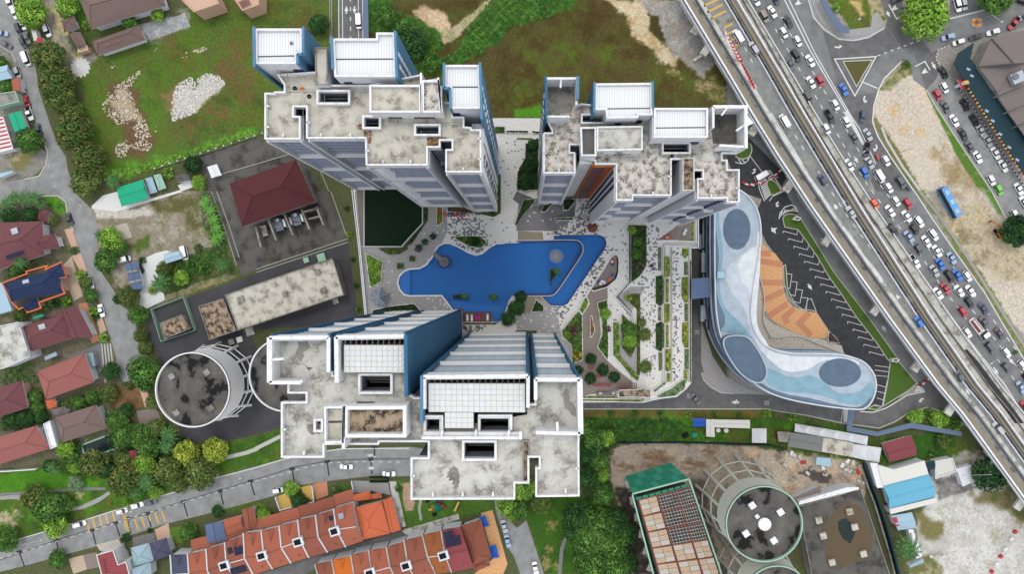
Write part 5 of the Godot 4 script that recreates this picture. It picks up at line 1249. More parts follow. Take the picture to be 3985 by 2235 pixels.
	flat("dark_pad",mix(["G",[20,250,360,235,320,295,20,298]],top),M.plazadark,top + 0.012,dk)
	for q in [[20,0,140,50,80,130,-10,60],[150,110,215,120,200,160,140,140],[300,90,370,90,365,150],[330,190,450,120,455,190]]: flat("dark_pad",mix(["G",q],top),M.asphaltdark,top + 0.013,dk)
	var pl: Node = tag(flat("pool_floor",inset(pool,0.0),M.pooltile,h - 1.3),"","","","structure")
	var g := Geo.new(); g.wall(ccw(pool),h - 1.3,h - 0.05,0.12,true,-0.5); put("pool_wall",g,M.pooltile,pl)
	rim("coping",mix(["F",[1930,790,1905,830,1880,900,1840,985]],h),h - 0.2,h + 0.05,0.4,M.offwhite,pl,false)
	rim("coping",mix(["F",[1478,895,1395,787,1150,790,1110,778,1078,742,1062,690,1075,640,1110,605,1150,588,1230,582,1280,555,1330,488]],h),h - 0.2,h + 0.05,0.45,M.white,pl,false)
	rim("coping",mix(["F",[1340,455,1370,415,1410,393,1455,393,1520,420,1600,465,1655,483,1700,470,1755,425,1810,395,1870,393]],h),h - 0.2,h + 0.05,0.4,M.white,pl,false)
	rim("coping",mix(["G",[345,334,640,333,680,350,695,385,690,420,405,845,370,862,280,858,215,795]],h),h - 0.2,h + 0.04,0.3,M.pooledge,pl,false)
	solid("shallow_step",mix(["F",[1155,592,1155,786,1112,776,1080,742,1065,690,1077,642,1112,608]],h),h - 1.3,h - 0.35,M.pooltilelight,pl)
	solid("shallow_step",mix(["F",[1450,825,1870,880,1838,980,1778,982,1772,912,1572,909,1552,882,1482,890]],h),h - 1.3,h - 0.6,M.pooltilelight,pl)
	var iw := smooth(mix(["G",[22,380,200,378,440,376,495,395,512,430,500,475,420,600,345,710,300,765,250,778,40,778]],h),false,3)
	rim("inner_wall",iw,h - 1.3,h + 0.06,0.5,M.pooledge,pl,false)
	var iw2 := smooth(mix(["G",[24,372,200,370,445,368,505,388,522,430,510,482,430,606,352,722,305,778,250,790,40,790]],h),false,3)
	rim("inner_rim",iw2,h - 1.3,h + 0.1,0.3,M.paintgrey,pl,false)
	for i in 7: rim("pool_stair",mix(["F",[1700 + i * 9,478 + i * 5,1770 + i * 9,432 + i * 5,1830 + i * 9,410 + i * 5]],h),h - 1.3,h - 0.3 - i * 0.13,0.35,M.pooltile,pl,false)
	var isl: Array = [["F",1413,533,50,M.pooledge,36,M.plazadark],["G",320,490,58,M.pooltilelight,46,M.asphaltdark]]
	for q in isl:
		sh(q[0])
		solid("round_island",oval(q[1],q[2],q[3],q[3],h,32),h - 1.3,h + 0.05,q[4],pl); solid("round_island_top",oval(q[1],q[2],q[5],q[5],h,32),h + 0.05,h + 0.2,q[6],pl)
	sh("G")
	for i in 12: band("grate_spoke",pts([320,490,320 + 44 * cos(TAU * i / 12.0),490 + 44 * sin(TAU * i / 12.0)],h),0.07,h + 0.24,M.steel,pl)
	for r_ in [15,30,44]: band("grate_ring",oval(320,490,r_,r_,h,24),0.08,h + 0.25 + r_ * 1e-4,M.steel,pl,0,true)
	sh("F")
	solid("round_island_top",oval(1413,533,25,25,h,24),h + 0.2,h + 0.26,M.asphaltdark,pl)
	band("island_bridge",pts([1338,470,1385,512],h),1.4,h + 0.12,M.plazadark,pl,0.3)
	var wt := Geo.new(); wt.prism(inset(pool,0.1),h - 0.12,h - 0.12,[],false); tag(put("pool_water",wt,M.water),"","","","structure")
	flat("timber_deck",mix(["F",[1478,885,1550,884,1572,912,1771,915,1773,986,1552,986,1552,900]],h),M.timber,h + 0.03,dk)
	flat("channel_cover",mix(["G",[862,255,880,255,880,690,790,790,895,920,890,1000,880,1000,885,925,765,800,862,690]],h),M.asphaltdark,h + 0.02,dk)
	rim("kerb_line",mix(["G",[862,255,862,690,762,798,888,925,888,1005]],h),h,h + 0.3,0.2,M.white,dk,false)
	rim("kerb_line",mix(["G",[882,255,882,690]],h),h,h + 0.3,0.15,M.paintgrey,dk,false)
	rim("kerb_line",mix(["G",[740,985,740,1235,895,1400,895,1440]],h),h,h + 0.35,0.25,M.white,dk,false)
	for x in [1120,1138,1192,1184,1318,1322]: rim("kerb_line",mix(["G",[x,425,x,1440]],h),h,h + 0.35,0.16,M.paintgrey,dk,false)
	rim("kerb_line",mix(["K",[505,120,950,122,975,140]],h),h,h + 0.4,0.2,M.white,dk,false)
	rim("kerb_line",mix(["K",[505,138,970,148,1110,116,1225,104,1300,40]],h),h,h + 0.4,0.2,M.white,dk,false)
	rim("kerb_line",mix(["G",[586,745,600,755,700,725,775,660,790,600,790,505,765,482]],h),h,h + 0.4,0.25,M.white,dk,false)
func make_beds():
	var h := DECK
	var W: Material = M.white
	for q in [
		["planter with lime and dark foliage at the left edge of the pool deck","F",[820,465,955,530,940,690,855,728],"bright",0.7,W],
		["leaf shaped planter at the top of the pool in the tiled plaza","F",[1495,340,1600,337,1680,335,1742,380,1690,432,1600,420,1500,362],"mid",0.7,W],
		["narrow planter of yellowish shrubs beside the green court","F",[1355,118,1406,118,1406,240,1356,264],"yellow",0.6,W],
		["rounded hedge bed hugging the foot of the upper left tower","F",[1435,118,1560,118,1650,160,1815,150,1815,-130,1842,-130,1842,165,1790,195,1730,183,1640,165,1440,152],"mid",0.8,null],
		["hedge strip outside the slanted edge of the green court","F",[1256,115,1295,130,1290,220,1170,400,1100,425,1110,410,1258,245],"dark",0.8,null],
		["curved hedge bed below the green court","F",[910,428,1100,424,1142,410,1140,440,1080,475,1000,482,950,455],"olive",0.7,null],
		["small square hedge, right of two on the grey plaza","F",[1153,488,1193,488,1193,530,1153,530],"mid",0.5,M.concretedark],
		["small square hedge, left of two on the grey plaza","F",[1060,542,1106,542,1106,586,1060,586],"mid",0.5,M.concretedark],
		["long dark planter along the foot of the blue tower wall","F",[872,895,985,870,1190,845,1240,900,1050,905,875,925],"deep",0.7,W],
		["hedge behind the sun loungers on the timber deck","F",[1555,990,1790,990,1840,985,1880,960,1800,1006,1556,1006],"mid",0.8,null],
		["water planter with palms in the lower left of the pool","F",[1478,780,1600,780,1596,812,1480,812],"deep",0.5,M.pooledge],
		["water planter with one palm in the lower pool","F",[1752,782,1822,782,1812,812,1760,812],"deep",0.5,M.pooledge],
		["triangular water planter inside the right end of the pool","G",[267,583,345,583,330,630,285,680,285,718,268,718],"deep",0.6,M.pooltilelight],
		["triangular planter below the shallow pool corner","G",[125,915,165,812,228,868,226,908],"dark",0.7,W],
		["low hedge at the foot of the lower tower facade","G",[10,1050,172,1050,172,1078,10,1078],"mid",0.7,null],
		["slanting hedge beside the upper plaza","G",[70,62,155,55,160,80,60,200,20,270,5,250],"dark",0.9,M.paintgrey],
		["white edged planter under the middle tower, left one","G",[198,158,225,100,280,92,292,95,240,158],"deep",0.7,W],
		["white edged planter under the middle tower, right one","G",[370,60,460,55,455,90,410,145,368,145],"deep",0.7,W],
		["long low trough planter in front of the middle tower","G",[310,200,458,195,440,222,308,222],"olive",0.4,W],
		["dark curved hedge around the lounge corner by the pool","G",[748,484,780,484,790,510,790,610,770,670,700,720,600,748,585,730,690,705,755,660,775,600,775,510],"deep",0.6,null],
		["tall dark shrub bed beside the white tiled walk","G",[884,256,1000,256,1000,560,950,640,900,680,884,690],"dark",1.2,null],
		["patch of lawn at the tip of the long garden bed","G",[482,905,530,800,550,797,567,830,560,865,515,935,497,905],"bright",0.15,W],
		["long garden bed of mixed purple and green shrubs","G",[360,1050,480,905,497,908,517,935,519,1270,437,1307,431,1165,362,1085],"mid",0.8,W],
		["slim boat shaped flower bed on the brown paving","G",[572,938,588,936,612,1050,587,1106,572,1102],"yellow",0.5,W],
		["angular garden bed with a bright tree and red shrubs","G",[624,838,705,815,712,940,700,1010,714,1100,712,1284,625,1172,662,1080,662,985],"mid",0.7,W],
		["bent lime hedge beside the lower garden ramp","G",[748,990,790,990,800,1240,942,1398,935,1430,885,1395,750,1232],"bright",0.8,M.plazadark],
		["garden bed with a big bright bush between the ramps","G",[815,925,895,1005,925,1005,925,1160,880,1260,815,1182],"mid",0.8,M.plazadark],
		["hedge bed with rounded top beside the stair to the garden","G",[845,795,890,772,950,772,955,850,952,1390,925,1390,925,890,880,850],"olive",0.9,null],
		["grey green bed at the upper end of the inner terrace row","G",[1086,420,1112,420,1112,600,1086,600],"grey",0.6,null],
		["dark leafy bed, upper one of the inner terrace row","G",[1068,640,1122,632,1130,660,1130,845,1100,870,1068,845],"dark",1.0,null],
		["narrow grey bed in the middle of the inner terrace row","G",[1086,872,1112,872,1112,978,1086,978],"grey",0.6,null],
		["dark leafy bed, lower one of the inner terrace row","G",[1068,1000,1110,980,1132,1000,1132,1180,1105,1212,1068,1190],"dark",1.0,null],
		["narrow grey bed at the lower end of the inner terrace row","G",[1088,1215,1118,1215,1120,1345,1092,1360],"grey",0.6,null],
		["lime hedge, uppermost of the middle terrace row","G",[1130,490,1176,490,1176,640,1150,656,1130,640],"lime",0.8,null],
		["thin lime hedge between the two upper hedges of the middle terrace","G",[1143,660,1168,660,1168,840,1143,840],"lime",0.6,null],
		["lime hedge at the centre of the middle terrace row","G",[1132,848,1176,848,1176,985,1150,1000,1132,985],"lime",0.8,null],
		["thin lime hedge below the centre of the middle terrace","G",[1145,1005,1168,1005,1168,1180,1145,1180],"lime",0.6,null],
		["lime hedge, lowest big one of the middle terrace row","G",[1140,1190,1183,1190,1183,1350,1160,1366,1140,1350],"lime",0.8,null],
		["short lime hedge at the lower end of the middle terrace","G",[1150,1372,1178,1372,1178,1440,1150,1440],"lime",0.6,null],
		["round lime hedge at the top of the outer terrace row","G",[1268,430,1312,430,1316,480,1290,512,1266,480],"lime",0.8,null],
		["grey green hedge near the top of the outer terrace row","G",[1282,530,1312,530,1312,632,1282,632],"grey",0.7,null],
		["lime hedge above the footbridge on the outer terrace","G",[1265,650,1312,645,1312,840,1285,842,1262,790],"lime",0.8,null],
		["grey green hedge in the middle of the outer terrace row","G",[1285,846,1313,846,1313,984,1285,984],"grey",0.7,null],
		["lime hedge, lower big one of the outer terrace row","G",[1268,992,1315,988,1315,1182,1288,1184,1266,1130],"lime",0.8,null],
		["grey green hedge low in the outer terrace row","G",[1285,1190,1322,1190,1322,1342,1285,1342],"grey",0.7,null],
		["lime hedge at the lower end of the outer terrace row","G",[1280,1346,1312,1346,1308,1440,1278,1440],"lime",0.8,null],
		["thin clipped hedge along the outer rim of the podium","G",[1325,520,1336,520,1336,1440,1325,1440],"olive",0.6,null],
		["lime hedge inside the brown terrace under the middle tower","G",[1336,215,1358,215,1358,384,1236,384,1236,368,1336,366],"lime",0.7,null],
		["low yellow green hedge strip at the south rim, upper line","K",[508,98,780,100,780,116,508,116],"lime",0.5,null],
		["low yellow green hedge strip at the south rim, lower line","K",[508,126,950,128,978,118,980,146,508,142],"lime",0.5,null],
		["slanted hedge steps at the south east rim, inner one","K",[1040,60,1120,0,1150,-20,1150,5,1060,75],"grey",0.5,W],
		["slanted hedge steps at the south east rim, outer one","K",[1060,100,1180,40,1270,-30,1300,-30,1290,40,1220,100,1110,114],"grey",0.5,W],
		["dark planted bed between the white walk and the middle tower","C",[150,1052,188,1045,184,1440,20,1440,24,1300,80,1200,84,1090],"deep",1.4,W],
		["small hedge strip near the top rim of the deck","C",[20,1040,140,1042,142,1058,20,1056],"lime",0.5,null],
		["dark trough planter at the top rim, left of two","C",[-60,985,110,985,110,1008,-60,1008],"deep",0.3,W],
		["dark trough planter at the top rim, right of two","C",[135,990,200,990,198,1012,135,1012],"deep",0.3,W],
		["clipped bright hedge block beside the upper left tower","B",[1795,960,1870,960,1870,1005,1795,1005],"mid",0.8,M.concretedark]]:
		bed(q[0],mix([q[1],q[2]],h),q[3],q[4],h,q[5],"hedge" if "hedge" in q[0] else "planter","hedge" if "hedge" in q[0] else "planter")
func chair_proto() -> Node3D:   # a tub chair
	var c := Node3D.new()
	var g := Geo.new(); g.cyl(Vector3(0,0.2,0),0.3,0.34,0.22,12); var a := MeshInstance3D.new(); a.name = "seat"; a.mesh = g.mesh(); c.add_child(a)
	g = Geo.new()
	var p := PackedVector2Array()
	for i in 9: p.append(Vector2(cos(PI * 0.15 + PI * 1.7 * i / 8.0),sin(PI * 0.15 + PI * 1.7 * i / 8.0)) * 0.36)
	g.wall(p,0.25,0.78,0.08); var b := MeshInstance3D.new(); b.name = "backrest"; b.mesh = g.mesh(); c.add_child(b)
	g = Geo.new(); g.cyl(Vector3.ZERO,0.2,0.12,0.2,10); var d := MeshInstance3D.new(); d.name = "foot"; d.mesh = g.mesh(); c.add_child(d)
	return c
func make_deck_things():
	var h := DECK
	for q in [["ch_orange",226,106,56],["ch_blue",48,104,176],["ch_white",238,238,238],["magenta",176,48,140],["umbrella",112,62,52],["stonecap",168,140,112]]: mk(q[0],q[1],q[2],q[3],0.6)
	var cp := chair_proto()
	var C := {"o": ["orange",M.ch_orange],"b": ["blue",M.ch_blue],"w": ["white",M.ch_white]}
	for q in [
		["F",1433,177,"o","leftmost orange tub chair by the tower hedge above the pool"],["F",1472,174,"b","left blue tub chair in the row by the tower hedge"],["F",1497,178,"o","orange tub chair right of the left blue chair by the tower hedge"],["F",1528,172,"o","orange tub chair left of the right blue chair by the tower hedge"],["F",1552,174,"b","right blue tub chair in the row by the tower hedge"],["F",1568,183,"o","rightmost orange tub chair by the tower hedge"],
		["G",1147,351,"o","left orange tub chair on the brown terrace under the middle tower"],["G",1174,344,"o","right orange tub chair on the brown terrace under the middle tower"],["G",1293,297,"w","upper white tub chair on the brown terrace"],["G",1280,323,"w","lower white tub chair on the brown terrace"],
		["G",760,518,"o","orange tub chair at the top tip of the poolside lounge"],["G",741,550,"b","blue tub chair near the top tip of the poolside lounge"],["G",740,633,"b","lone blue tub chair at the middle of the poolside lounge"],["G",718,671,"o","orange tub chair low in the poolside lounge"],["G",678,688,"w","white tub chair right of the table in the lounge's lower tip"],["G",652,698,"w","white tub chair below the table in the lounge's lower tip"],["G",638,680,"b","blue tub chair left of the table in the lounge's lower tip"]]:
		sh(q[0])
		var o := cp.duplicate(); o.name = numbered("","tub_chair"); add_child(o,true); o.position = at(q[1],q[2],h) ; o.position.y = h + 0.02; o.rotation.y = q[1] * 0.7; o.scale = Vector3(1.25,1.1,1.25)
		for c in o.get_children(): c.material_override = C[q[3]][1]
		tag(o,q[4],"chair","tub chairs on the pool deck")
	for q in [["F",1480,199,"left white round table by the tower hedge above the pool"],["F",1502,199,"second white round table by the tower hedge"],["F",1585,188,"right white round table by the tower hedge"],["G",1160,348,"white round table between the two orange terrace chairs"],["G",1287,310,"white round table between the two white terrace chairs"],["G",740,533,"white round table at the top of the poolside lounge"],["G",664,680,"white round table at the lower tip of the poolside lounge"]]:
		sh(q[0]); var c := at(q[1],q[2],h + 0.5)
		var t := thing("round_table",q[3],"table",Vector3(c.x,h + 0.02,c.z),"white tables on the pool deck")
		var g := Geo.new(); g.cyl(Vector3(c.x,h + 0.5,c.z),0.4,0.4,0.05,16); put("tabletop",g,M.ch_white,t)
		g = Geo.new(); g.cyl(Vector3(c.x,h + 0.02,c.z),0.2,0.05,0.48,10); put("pedestal",g,M.steel,t)
	sh("F")
	for q in [[1590,953,M.ch_white,"leftmost white sun lounger on the timber deck"],[1623,955,M.ch_white,"white sun lounger left of the magenta pair"],[1656,951,M.magenta,"left magenta sun lounger on the timber deck"],[1677,951,M.magenta,"right magenta sun lounger on the timber deck"],[1742,950,M.ch_white,"white sun lounger alone at the right of the timber deck"]]:
		var c := at(q[0],q[1],h)
		var t := thing("sun_lounger",q[3],"sun lounger",Vector3(c.x,h + 0.03,c.z),"loungers on the timber deck")
		var g := Geo.new(); g.box(Vector3(c.x,h + 0.33,c.z + 0.3),Vector3(0.7,0.12,1.5)); put("seat",g,q[2],t)
		g = Geo.new(); g.quad(Vector3(c.x - 0.35,h + 0.39,c.z - 0.45),Vector3(c.x + 0.35,h + 0.39,c.z - 0.45),Vector3(c.x + 0.35,h + 0.75,c.z - 1.05),Vector3(c.x - 0.35,h + 0.75,c.z - 1.05)); put("backrest",g,q[2],t)
		for s in [-1,1]:
			for e in [-0.3,0.9]: g = Geo.new(); g.box(Vector3(c.x + s * 0.28,h + 0.15,c.z + e),Vector3(0.06,0.24,0.06)); put("leg",g,M.steel,t)
	sh("G")
	var c := at(592,273,h + 2.2)
	var t := thing("parasol","brown octagonal parasol beside the pool's top edge","parasol",Vector3(c.x,h,c.z))
	var g := Geo.new()
	for i in 8:
		var a := TAU * i / 8.0; var b := TAU * (i + 1) / 8.0
		g.tri(Vector3(c.x,h + 2.8,c.z),Vector3(c.x + cos(b) * 1.7,h + 2.1,c.z + sin(b) * 1.7),Vector3(c.x + cos(a) * 1.7,h + 2.1,c.z + sin(a) * 1.7))
	put("canopy",g,M.umbrella,t); g = Geo.new(); g.cyl(Vector3(c.x,h,c.z),0.05,0.05,2.7,8); put("pole",g,M.steel,t)
	sh("F")
	var hx := pts([850,810,870,752,935,728,991,775,968,850,905,862],h + 3)
	var hc := middle(hx)
	t = thing("pavilion","hexagonal grey glass roofed pavilion at the lower left corner of the deck","pavilion",Vector3(hc.x,h,hc.y))
	for i in 6:
		var a := hx[i]; var b := hx[(i + 1) % 6]
		g = Geo.new(); g.tri(Vector3(hc.x,h + 3.8,hc.y),Vector3(a.x,h + 3,a.y),Vector3(b.x,h + 3,b.y)); g.tri(Vector3(hc.x,h + 3.75,hc.y),Vector3(b.x,h + 2.95,b.y),Vector3(a.x,h + 2.95,a.y))
		put("roof_pane",g,M.glassroof,t)
		g = Geo.new(); g.tube(Vector3(hc.x,h + 3.85,hc.y),Vector3(a.x,h + 3.05,a.y),0.07,0.07); put("rafter",g,M.steel,t)
		g = Geo.new(); g.cyl(Vector3(a.x,h,a.y),0.1,0.1,3.0,8); put("post",g,M.concretedark,t)
	sh("K")
	var gh := pts([785,52,900,50,955,40,1032,50,1032,112,785,112],h + 3); var gm := middle(gh)
	t = thing("garden_pavilion","flat roofed garden pavilion with brown stained top at the south rim","pavilion",Vector3(gm.x,h,gm.y))
	solid("wall",inset(gh,0.4),h,h + 2.8,M.concretegrey,t); solid("roof",gh,h + 2.8,h + 3,M.brownroof,t); rim("parapet",gh,h + 3,h + 3.4,0.3,M.concretelight,t)
	for i in 12: band("pergola_slat",pts([780 + i * 13,0,780 + i * 13,45],h + 2.6),0.25,h + 2.6,M.timber,t,0.12)
	var gr := pts([622,70,770,70,770,92,622,92],h); gm = middle(gr)
	t = thing("grill_counter","long dark outdoor cooking counter with two steel hobs","counter",Vector3(gm.x,h,gm.y))
	solid("counter",gr,h,h + 0.9,M.asphaltdark,t); for x in [640,740]: solid("hob",pts([x,73,x + 24,73,x + 24,88,x,88],h + 1),h + 0.9,h + 1.0,M.steel,t)
	sh("G")
	var fb := pts([1338,660,1476,650,1476,800,1338,815],15); gm = middle(fb)
	t = thing("footbridge","slate blue roofed footbridge joining the garden podium to the mall","bridge",Vector3(gm.x,0,gm.y))
	solid("roof",fb,14.8,15.0,M.slate_corr,t); solid("deck",inset(fb,0.5),11.6,12.0,M.concretegrey,t)
	for q in [[1345,668,1470,660],[1345,806,1470,792]]: rim("side_panel",pts(q,14),12.0,14.8,0.15,M.glassroof,t,false)
	for q in [["G",580,1328,"dark red picnic table under the upper left dwarf palm"],["G",637,1395,"dark red picnic table between the dwarf palms"],["K",618,12,"left picnic table at the south edge of the brown paving"],["K",662,12,"middle picnic table at the south edge of the brown paving"],["K",710,12,"right picnic table at the south edge of the brown paving"]]:
		sh(q[0]); var pc := at(q[1],q[2],h)
		t = thing("picnic_table",q[3],"table",Vector3(pc.x,h,pc.z),"picnic tables")
		g = Geo.new(); g.box(Vector3(pc.x,h + 0.72,pc.z),Vector3(0.9,0.06,0.9)); put("tabletop",g,M.wine_tile,t)
		g = Geo.new(); g.box(Vector3(pc.x,h + 0.35,pc.z),Vector3(0.15,0.7,0.15)); put("leg",g,M.metalgrey,t)
		for s in [-0.75,0.75]: g = Geo.new(); g.box(Vector3(pc.x + s,h + 0.42,pc.z),Vector3(0.35,0.06,0.9)); put("bench",g,M.wine_tile,t)
	for q in [
		["shrub","s_deep","F",1330,340,30,"round dark shrub in a pot, nearest the court's slanted edge top right"],["shrub","s_deep","F",1268,380,28,"round dark shrub in a pot, middle of three by the court"],["shrub","s_deep","F",1222,430,32,"round dark shrub in a pot, lowest of three by the court"],
		["palm","palm","F",1568,793,34,"small palm in the lower left water planter"],["palm","palm","F",1785,800,36,"small palm in the right water planter of the lower pool"],["palm","palm","G",325,600,34,"small palm in the triangular water planter"],
		["tree","dark","F",1895,960,60,"dark bushy tree between the pool corner and the lower tower"],["tree","dark","G",30,880,56,"dark bushy tree at the slanting lower pool edge"],["tree","deep","G",50,800,50,"dark tree at the bottom corner of the main pool"],["tree","dark","F",1940,880,50,"dark tree among the hedge on the pool's slanting edge"],
		["tree","bright","G",690,925,44,"bright lime tree in the angular garden bed"],["tree","bright","G",870,1130,56,"bright green bush in the bed between the ramps"],["tree","mid","G",870,1040,60,"soft green tree above the bright bush between the ramps"],["tree","bright","G",892,292,34,"bright small tree at the top of the tall shrub bed"],
		["tree","olive","G",990,1080,50,"feathery pale tree overhanging the white tiled walk"],["tree","olive","G",990,1325,50,"feathery tree low on the white tiled walk"],["tree","olive","G",965,990,36,"small feathery tree at the edge of the white walk"],
		["tree","mid","G",930,380,40,"green tree in the tall shrub bed, upper one"],["tree","mid","G",925,470,44,"green tree in the tall shrub bed, middle one"],["shrub","s_red","G",940,560,46,"brownish shrub at the lower end of the tall shrub bed"],
		["dwarf_palm","deep","G",580,1265,46,"dwarf palm on the brown paving, upper left of the group"],["dwarf_palm","deep","G",672,1350,48,"dwarf palm on the brown paving, centre of the group"],["dwarf_palm","deep","G",578,1412,46,"dwarf palm on the brown paving, lower left of the group"],["dwarf_palm","deep","G",760,1402,44,"dwarf palm on the brown paving, rightmost of the group"],["tree","deep","G",488,1352,38,"dark tree beside the tower at the brown paving's left end"],
		["shrub","s_red","G",455,1050,46,"purple shrub in the long garden bed"],["shrub","s_bright","G",400,1085,34,"bright shrub beside the purple one in the long garden bed"],["shrub","s_yellow","G",480,1235,40,"brownish shrub at the lower end of the long garden bed"],["shrub","s_red","G",706,1040,30,"red shrub on the right side of the angular garden bed"],["shrub","s_lime","G",865,800,30,"lime shrub at the round end of the stair hedge"],
		["tree","dark","C",140,1095,46,"dark tree by the tiled plaza below the top rim"],["tree","deep","C",125,1250,60,"very dark tree between plaza and middle tower, upper"],["tree","deep","C",85,1380,60,"very dark tree between plaza and middle tower, lower"],["shrub","s_deep","F",1650,380,44,"dark shrub in the leaf shaped planter"]]:
		sh(q[2]); plant(q[0],q[1],q[3],q[4],q[5],q[6],q[0].replace("_"," ").replace("dwarf ",""),"",h + 0.1,0.8)
func make_mall():
	var h := 17.0
	on(0,0,0.6464)
	var o := smooth(pts([1796,520,1800,480,1840,470,1880,492,1905,530,1914,580,1908,650,1896,720,1890,780,1896,825,1925,868,1980,886,2050,888,2110,891,2165,906,2194,935,2203,968,2196,1002,2178,1026,2150,1031,2060,1021,1965,1001,1905,972,1852,922,1815,858,1800,790,1796,700,1795,600],h),true,5)
	var c := middle(o)
	var t := thing("mall","long curved mall building with a wavy blue and white painted roof","mall",Vector3(c.x,0,c.y))
	for q in [["roofpale",176,188,201],["rooflight",198,206,217],["roofwhite",220,224,229],["roofteal",138,172,188],["roofslate",108,126,146],["roofdark",100,117,136],["wallslate",142,150,172]]: mk(q[0],q[1],q[2],q[3],0.95,"faint",0.05,0.0,0.1)
	solid("wall",inset(o,0.5),0,h - 0.3,M.wallslate,t)
	var r := solid("roof",o,h - 0.3,h,M.roofpale,t)
	rim("parapet",o,h,h + 0.5,0.35,M.roofwhite,t)
	sh("G")
	var lay := [[M.roofslate,[1507,240,1530,350,1546,480,1536,600,1526,700,1542,820,1588,930,1592,1000,1560,1060,1545,1090,1535,1060,1515,900,1508,700]],[M.roofteal,[1507,160,1545,158,1549,250,1571,380,1576,500,1556,600,1552,700,1566,810,1610,900,1690,975,1760,1060,1790,1110,1700,1080,1562,1060,1594,1000,1590,930,1544,820,1528,700,1538,600,1548,480,1532,350,1508,240]],[M.rooflight,[1780,430,1700,500,1620,560,1600,650,1640,760,1720,860,1760,960,1790,1080,1830,1150,1815,1050,1800,900,1830,700,1850,560,1850,420]],[M.roofwhite,[1790,440,1720,490,1692,560,1720,680,1775,760,1795,880,1808,1000,1850,1110,1930,1190,1900,1130,1850,1050,1830,950,1840,760,1855,600,1860,380,1840,300,1830,400]]]
	var y := h + 0.004
	for q in lay: flat("roof_paint",smooth(pts(q[1],h),true,3),q[0],y,r); y += 0.004
	flat("roof_paint",oval(1680,287,104,154,h,40),M.roofdark,y,r)
	on(0,0,0.6464)
	lay = [[M.roofwhite,[1900,835,1930,878,1990,896,2060,898,2120,900,2160,910,2140,925,2080,905,2030,930,1980,935,1940,910,1905,870]],[M.roofteal,[1925,925,1990,950,2040,945,2075,965,2110,990,2160,985,2190,960,2197,990,2180,1015,2130,1018,2080,1000,2030,990,1970,985,1930,965]],[M.roofslate,[1860,915,1910,962,1970,990,2040,1003,2110,1020,2160,1024,2190,1000,2180,1022,2150,1029,2060,1019,1965,999,1905,970]]]
	for q in lay: flat("roof_paint",smooth(pts(q[1],h),true,3),q[0],y,r); y += 0.004
	flat("roof_paint",oval(2112,938,53,36,h,36),M.roofdark,y,r)
	sh("G")
	var up := smooth(mix(["G",[1585,1110,1650,1085,1740,1090,1790,1120,1860,1220,1905,1320,1910,1390,1880,1440,1830,1450,1760,1420,1690,1360,1620,1260,1580,1170]],h + 3),true,4)
	solid("upper_deck",up,h,h + 2.6,M.roofslate,t); rim("upper_parapet",up,h + 2.6,h + 3.0,0.4,M.roofpale,t)
	flat("upper_floor",inset(up,0.7),M.roofdark,h + 2.62,t)
	solid("skylight",mix(["G",[1532,602,1595,602,1595,660,1532,660]],h + 1),h,h + 1,M.roofteal,t); flat("skylight_pane",mix(["G",[1538,608,1589,608,1589,654,1538,654]],h + 1),M.sky_corr,h + 1.01,t)
	var wl: float = at(1508,600,h).x + 0.45
	for q in [[240,330,9],[380,560,9],[240,300,5],[620,820,5],[420,560,3.5],[880,1060,9]]:
		var a := at(1508,q[0],h); var b := at(1508,q[1],h)
		var g := Geo.new(); g.box(Vector3(wl,q[2],(a.z + b.z) / 2),Vector3(0.3,0.9,b.z - a.z)); put("window",g,M.windowdark,t)
	for q in [[450,610,6],[870,1000,5],[300,420,2]]:
		var a := at(1508,q[0],h); var b := at(1508,q[1],h)
		var g := Geo.new(); g.box(Vector3(wl - 0.8,q[2],(a.z + b.z) / 2),Vector3(1.4,0.25,b.z - a.z)); put("sun_shade",g,M.roofpale,t)
	for i in 5:
		var p := at(1508,230 + i * 190,h); var g := Geo.new(); g.cyl(Vector3(wl - 0.5,3.0 + i,p.z),0.35,0.35,0.5,10); put("wall_lamp",g,M.dark,t)
	for k in 3:
		var q := inset(o,0.25); var g := Geo.new(); g.wall(ccw(q),4.0 + 4.2 * k,4.5 + 4.2 * k,0.5,true,-0.5); put("ledge",g,M.roofslate if k % 2 else M.roofpale,t)
	var fc := flat("forecourt",mix(["G",[1880,395,1940,460],"H",[60,470,112,545,118,740,150,830,200,880,290,905,372,915,462,1062,440,1108,385,1108,300,1100,190,1060,60,990,0,930],"G",[1900,900,1860,720,1845,600,1860,480]]),M.orangeflat,0.03)
	for q in [["G",[1860,470,1935,470]],["H",[-56,525,112,555]],["H",[-56,690,118,690]],["H",[-40,830,120,755]],["H",[5,945,150,850]],["H",[150,1000,130,950,200,885]],["H",[330,1090,240,995,320,915]]]:
		var p := mix(q); band("terracotta_stripe",p,2.0,0.036,M.terracotta,fc)
	var pr := flat("promenade",mix(["G",[1835,250,1870,330,1880,420,1850,600,1855,720,1900,900],"H",[-40,930,40,1000,190,1065,300,1104,385,1112,440,1130,560,1165,580,1228,300,1240,0,1260,-140,1150,-120,900]]),M.cream,0.022)
	for d in [0.0,2.2]: band("step_edge",smooth(mix(["G",[1850,640,1885,800,1880,980,1935,1100],"H",[20,1100,90,1105,170,1092,260,1100,380,1150,560,1220]]),false,4),0.35,0.3 + d * 0.1,M.kerb,pr,0.3)
	for i in 14: flat("promenade_tile",mix(["H",[40 + i * 32,1130 + 20 * sin(i * 2.0),48 + i * 32,1130 + 20 * sin(i * 2.0),48 + i * 32,1138 + 20 * sin(i * 2.0),40 + i * 32,1138 + 20 * sin(i * 2.0)]]),M.plazadark,0.03,pr)
	bed("dark red shrub planter with white wall at the forecourt corner",mix(["H",[455,1062,470,1062,520,1110,545,1150,452,1136]]),"red",0.8,0.05,M.white)
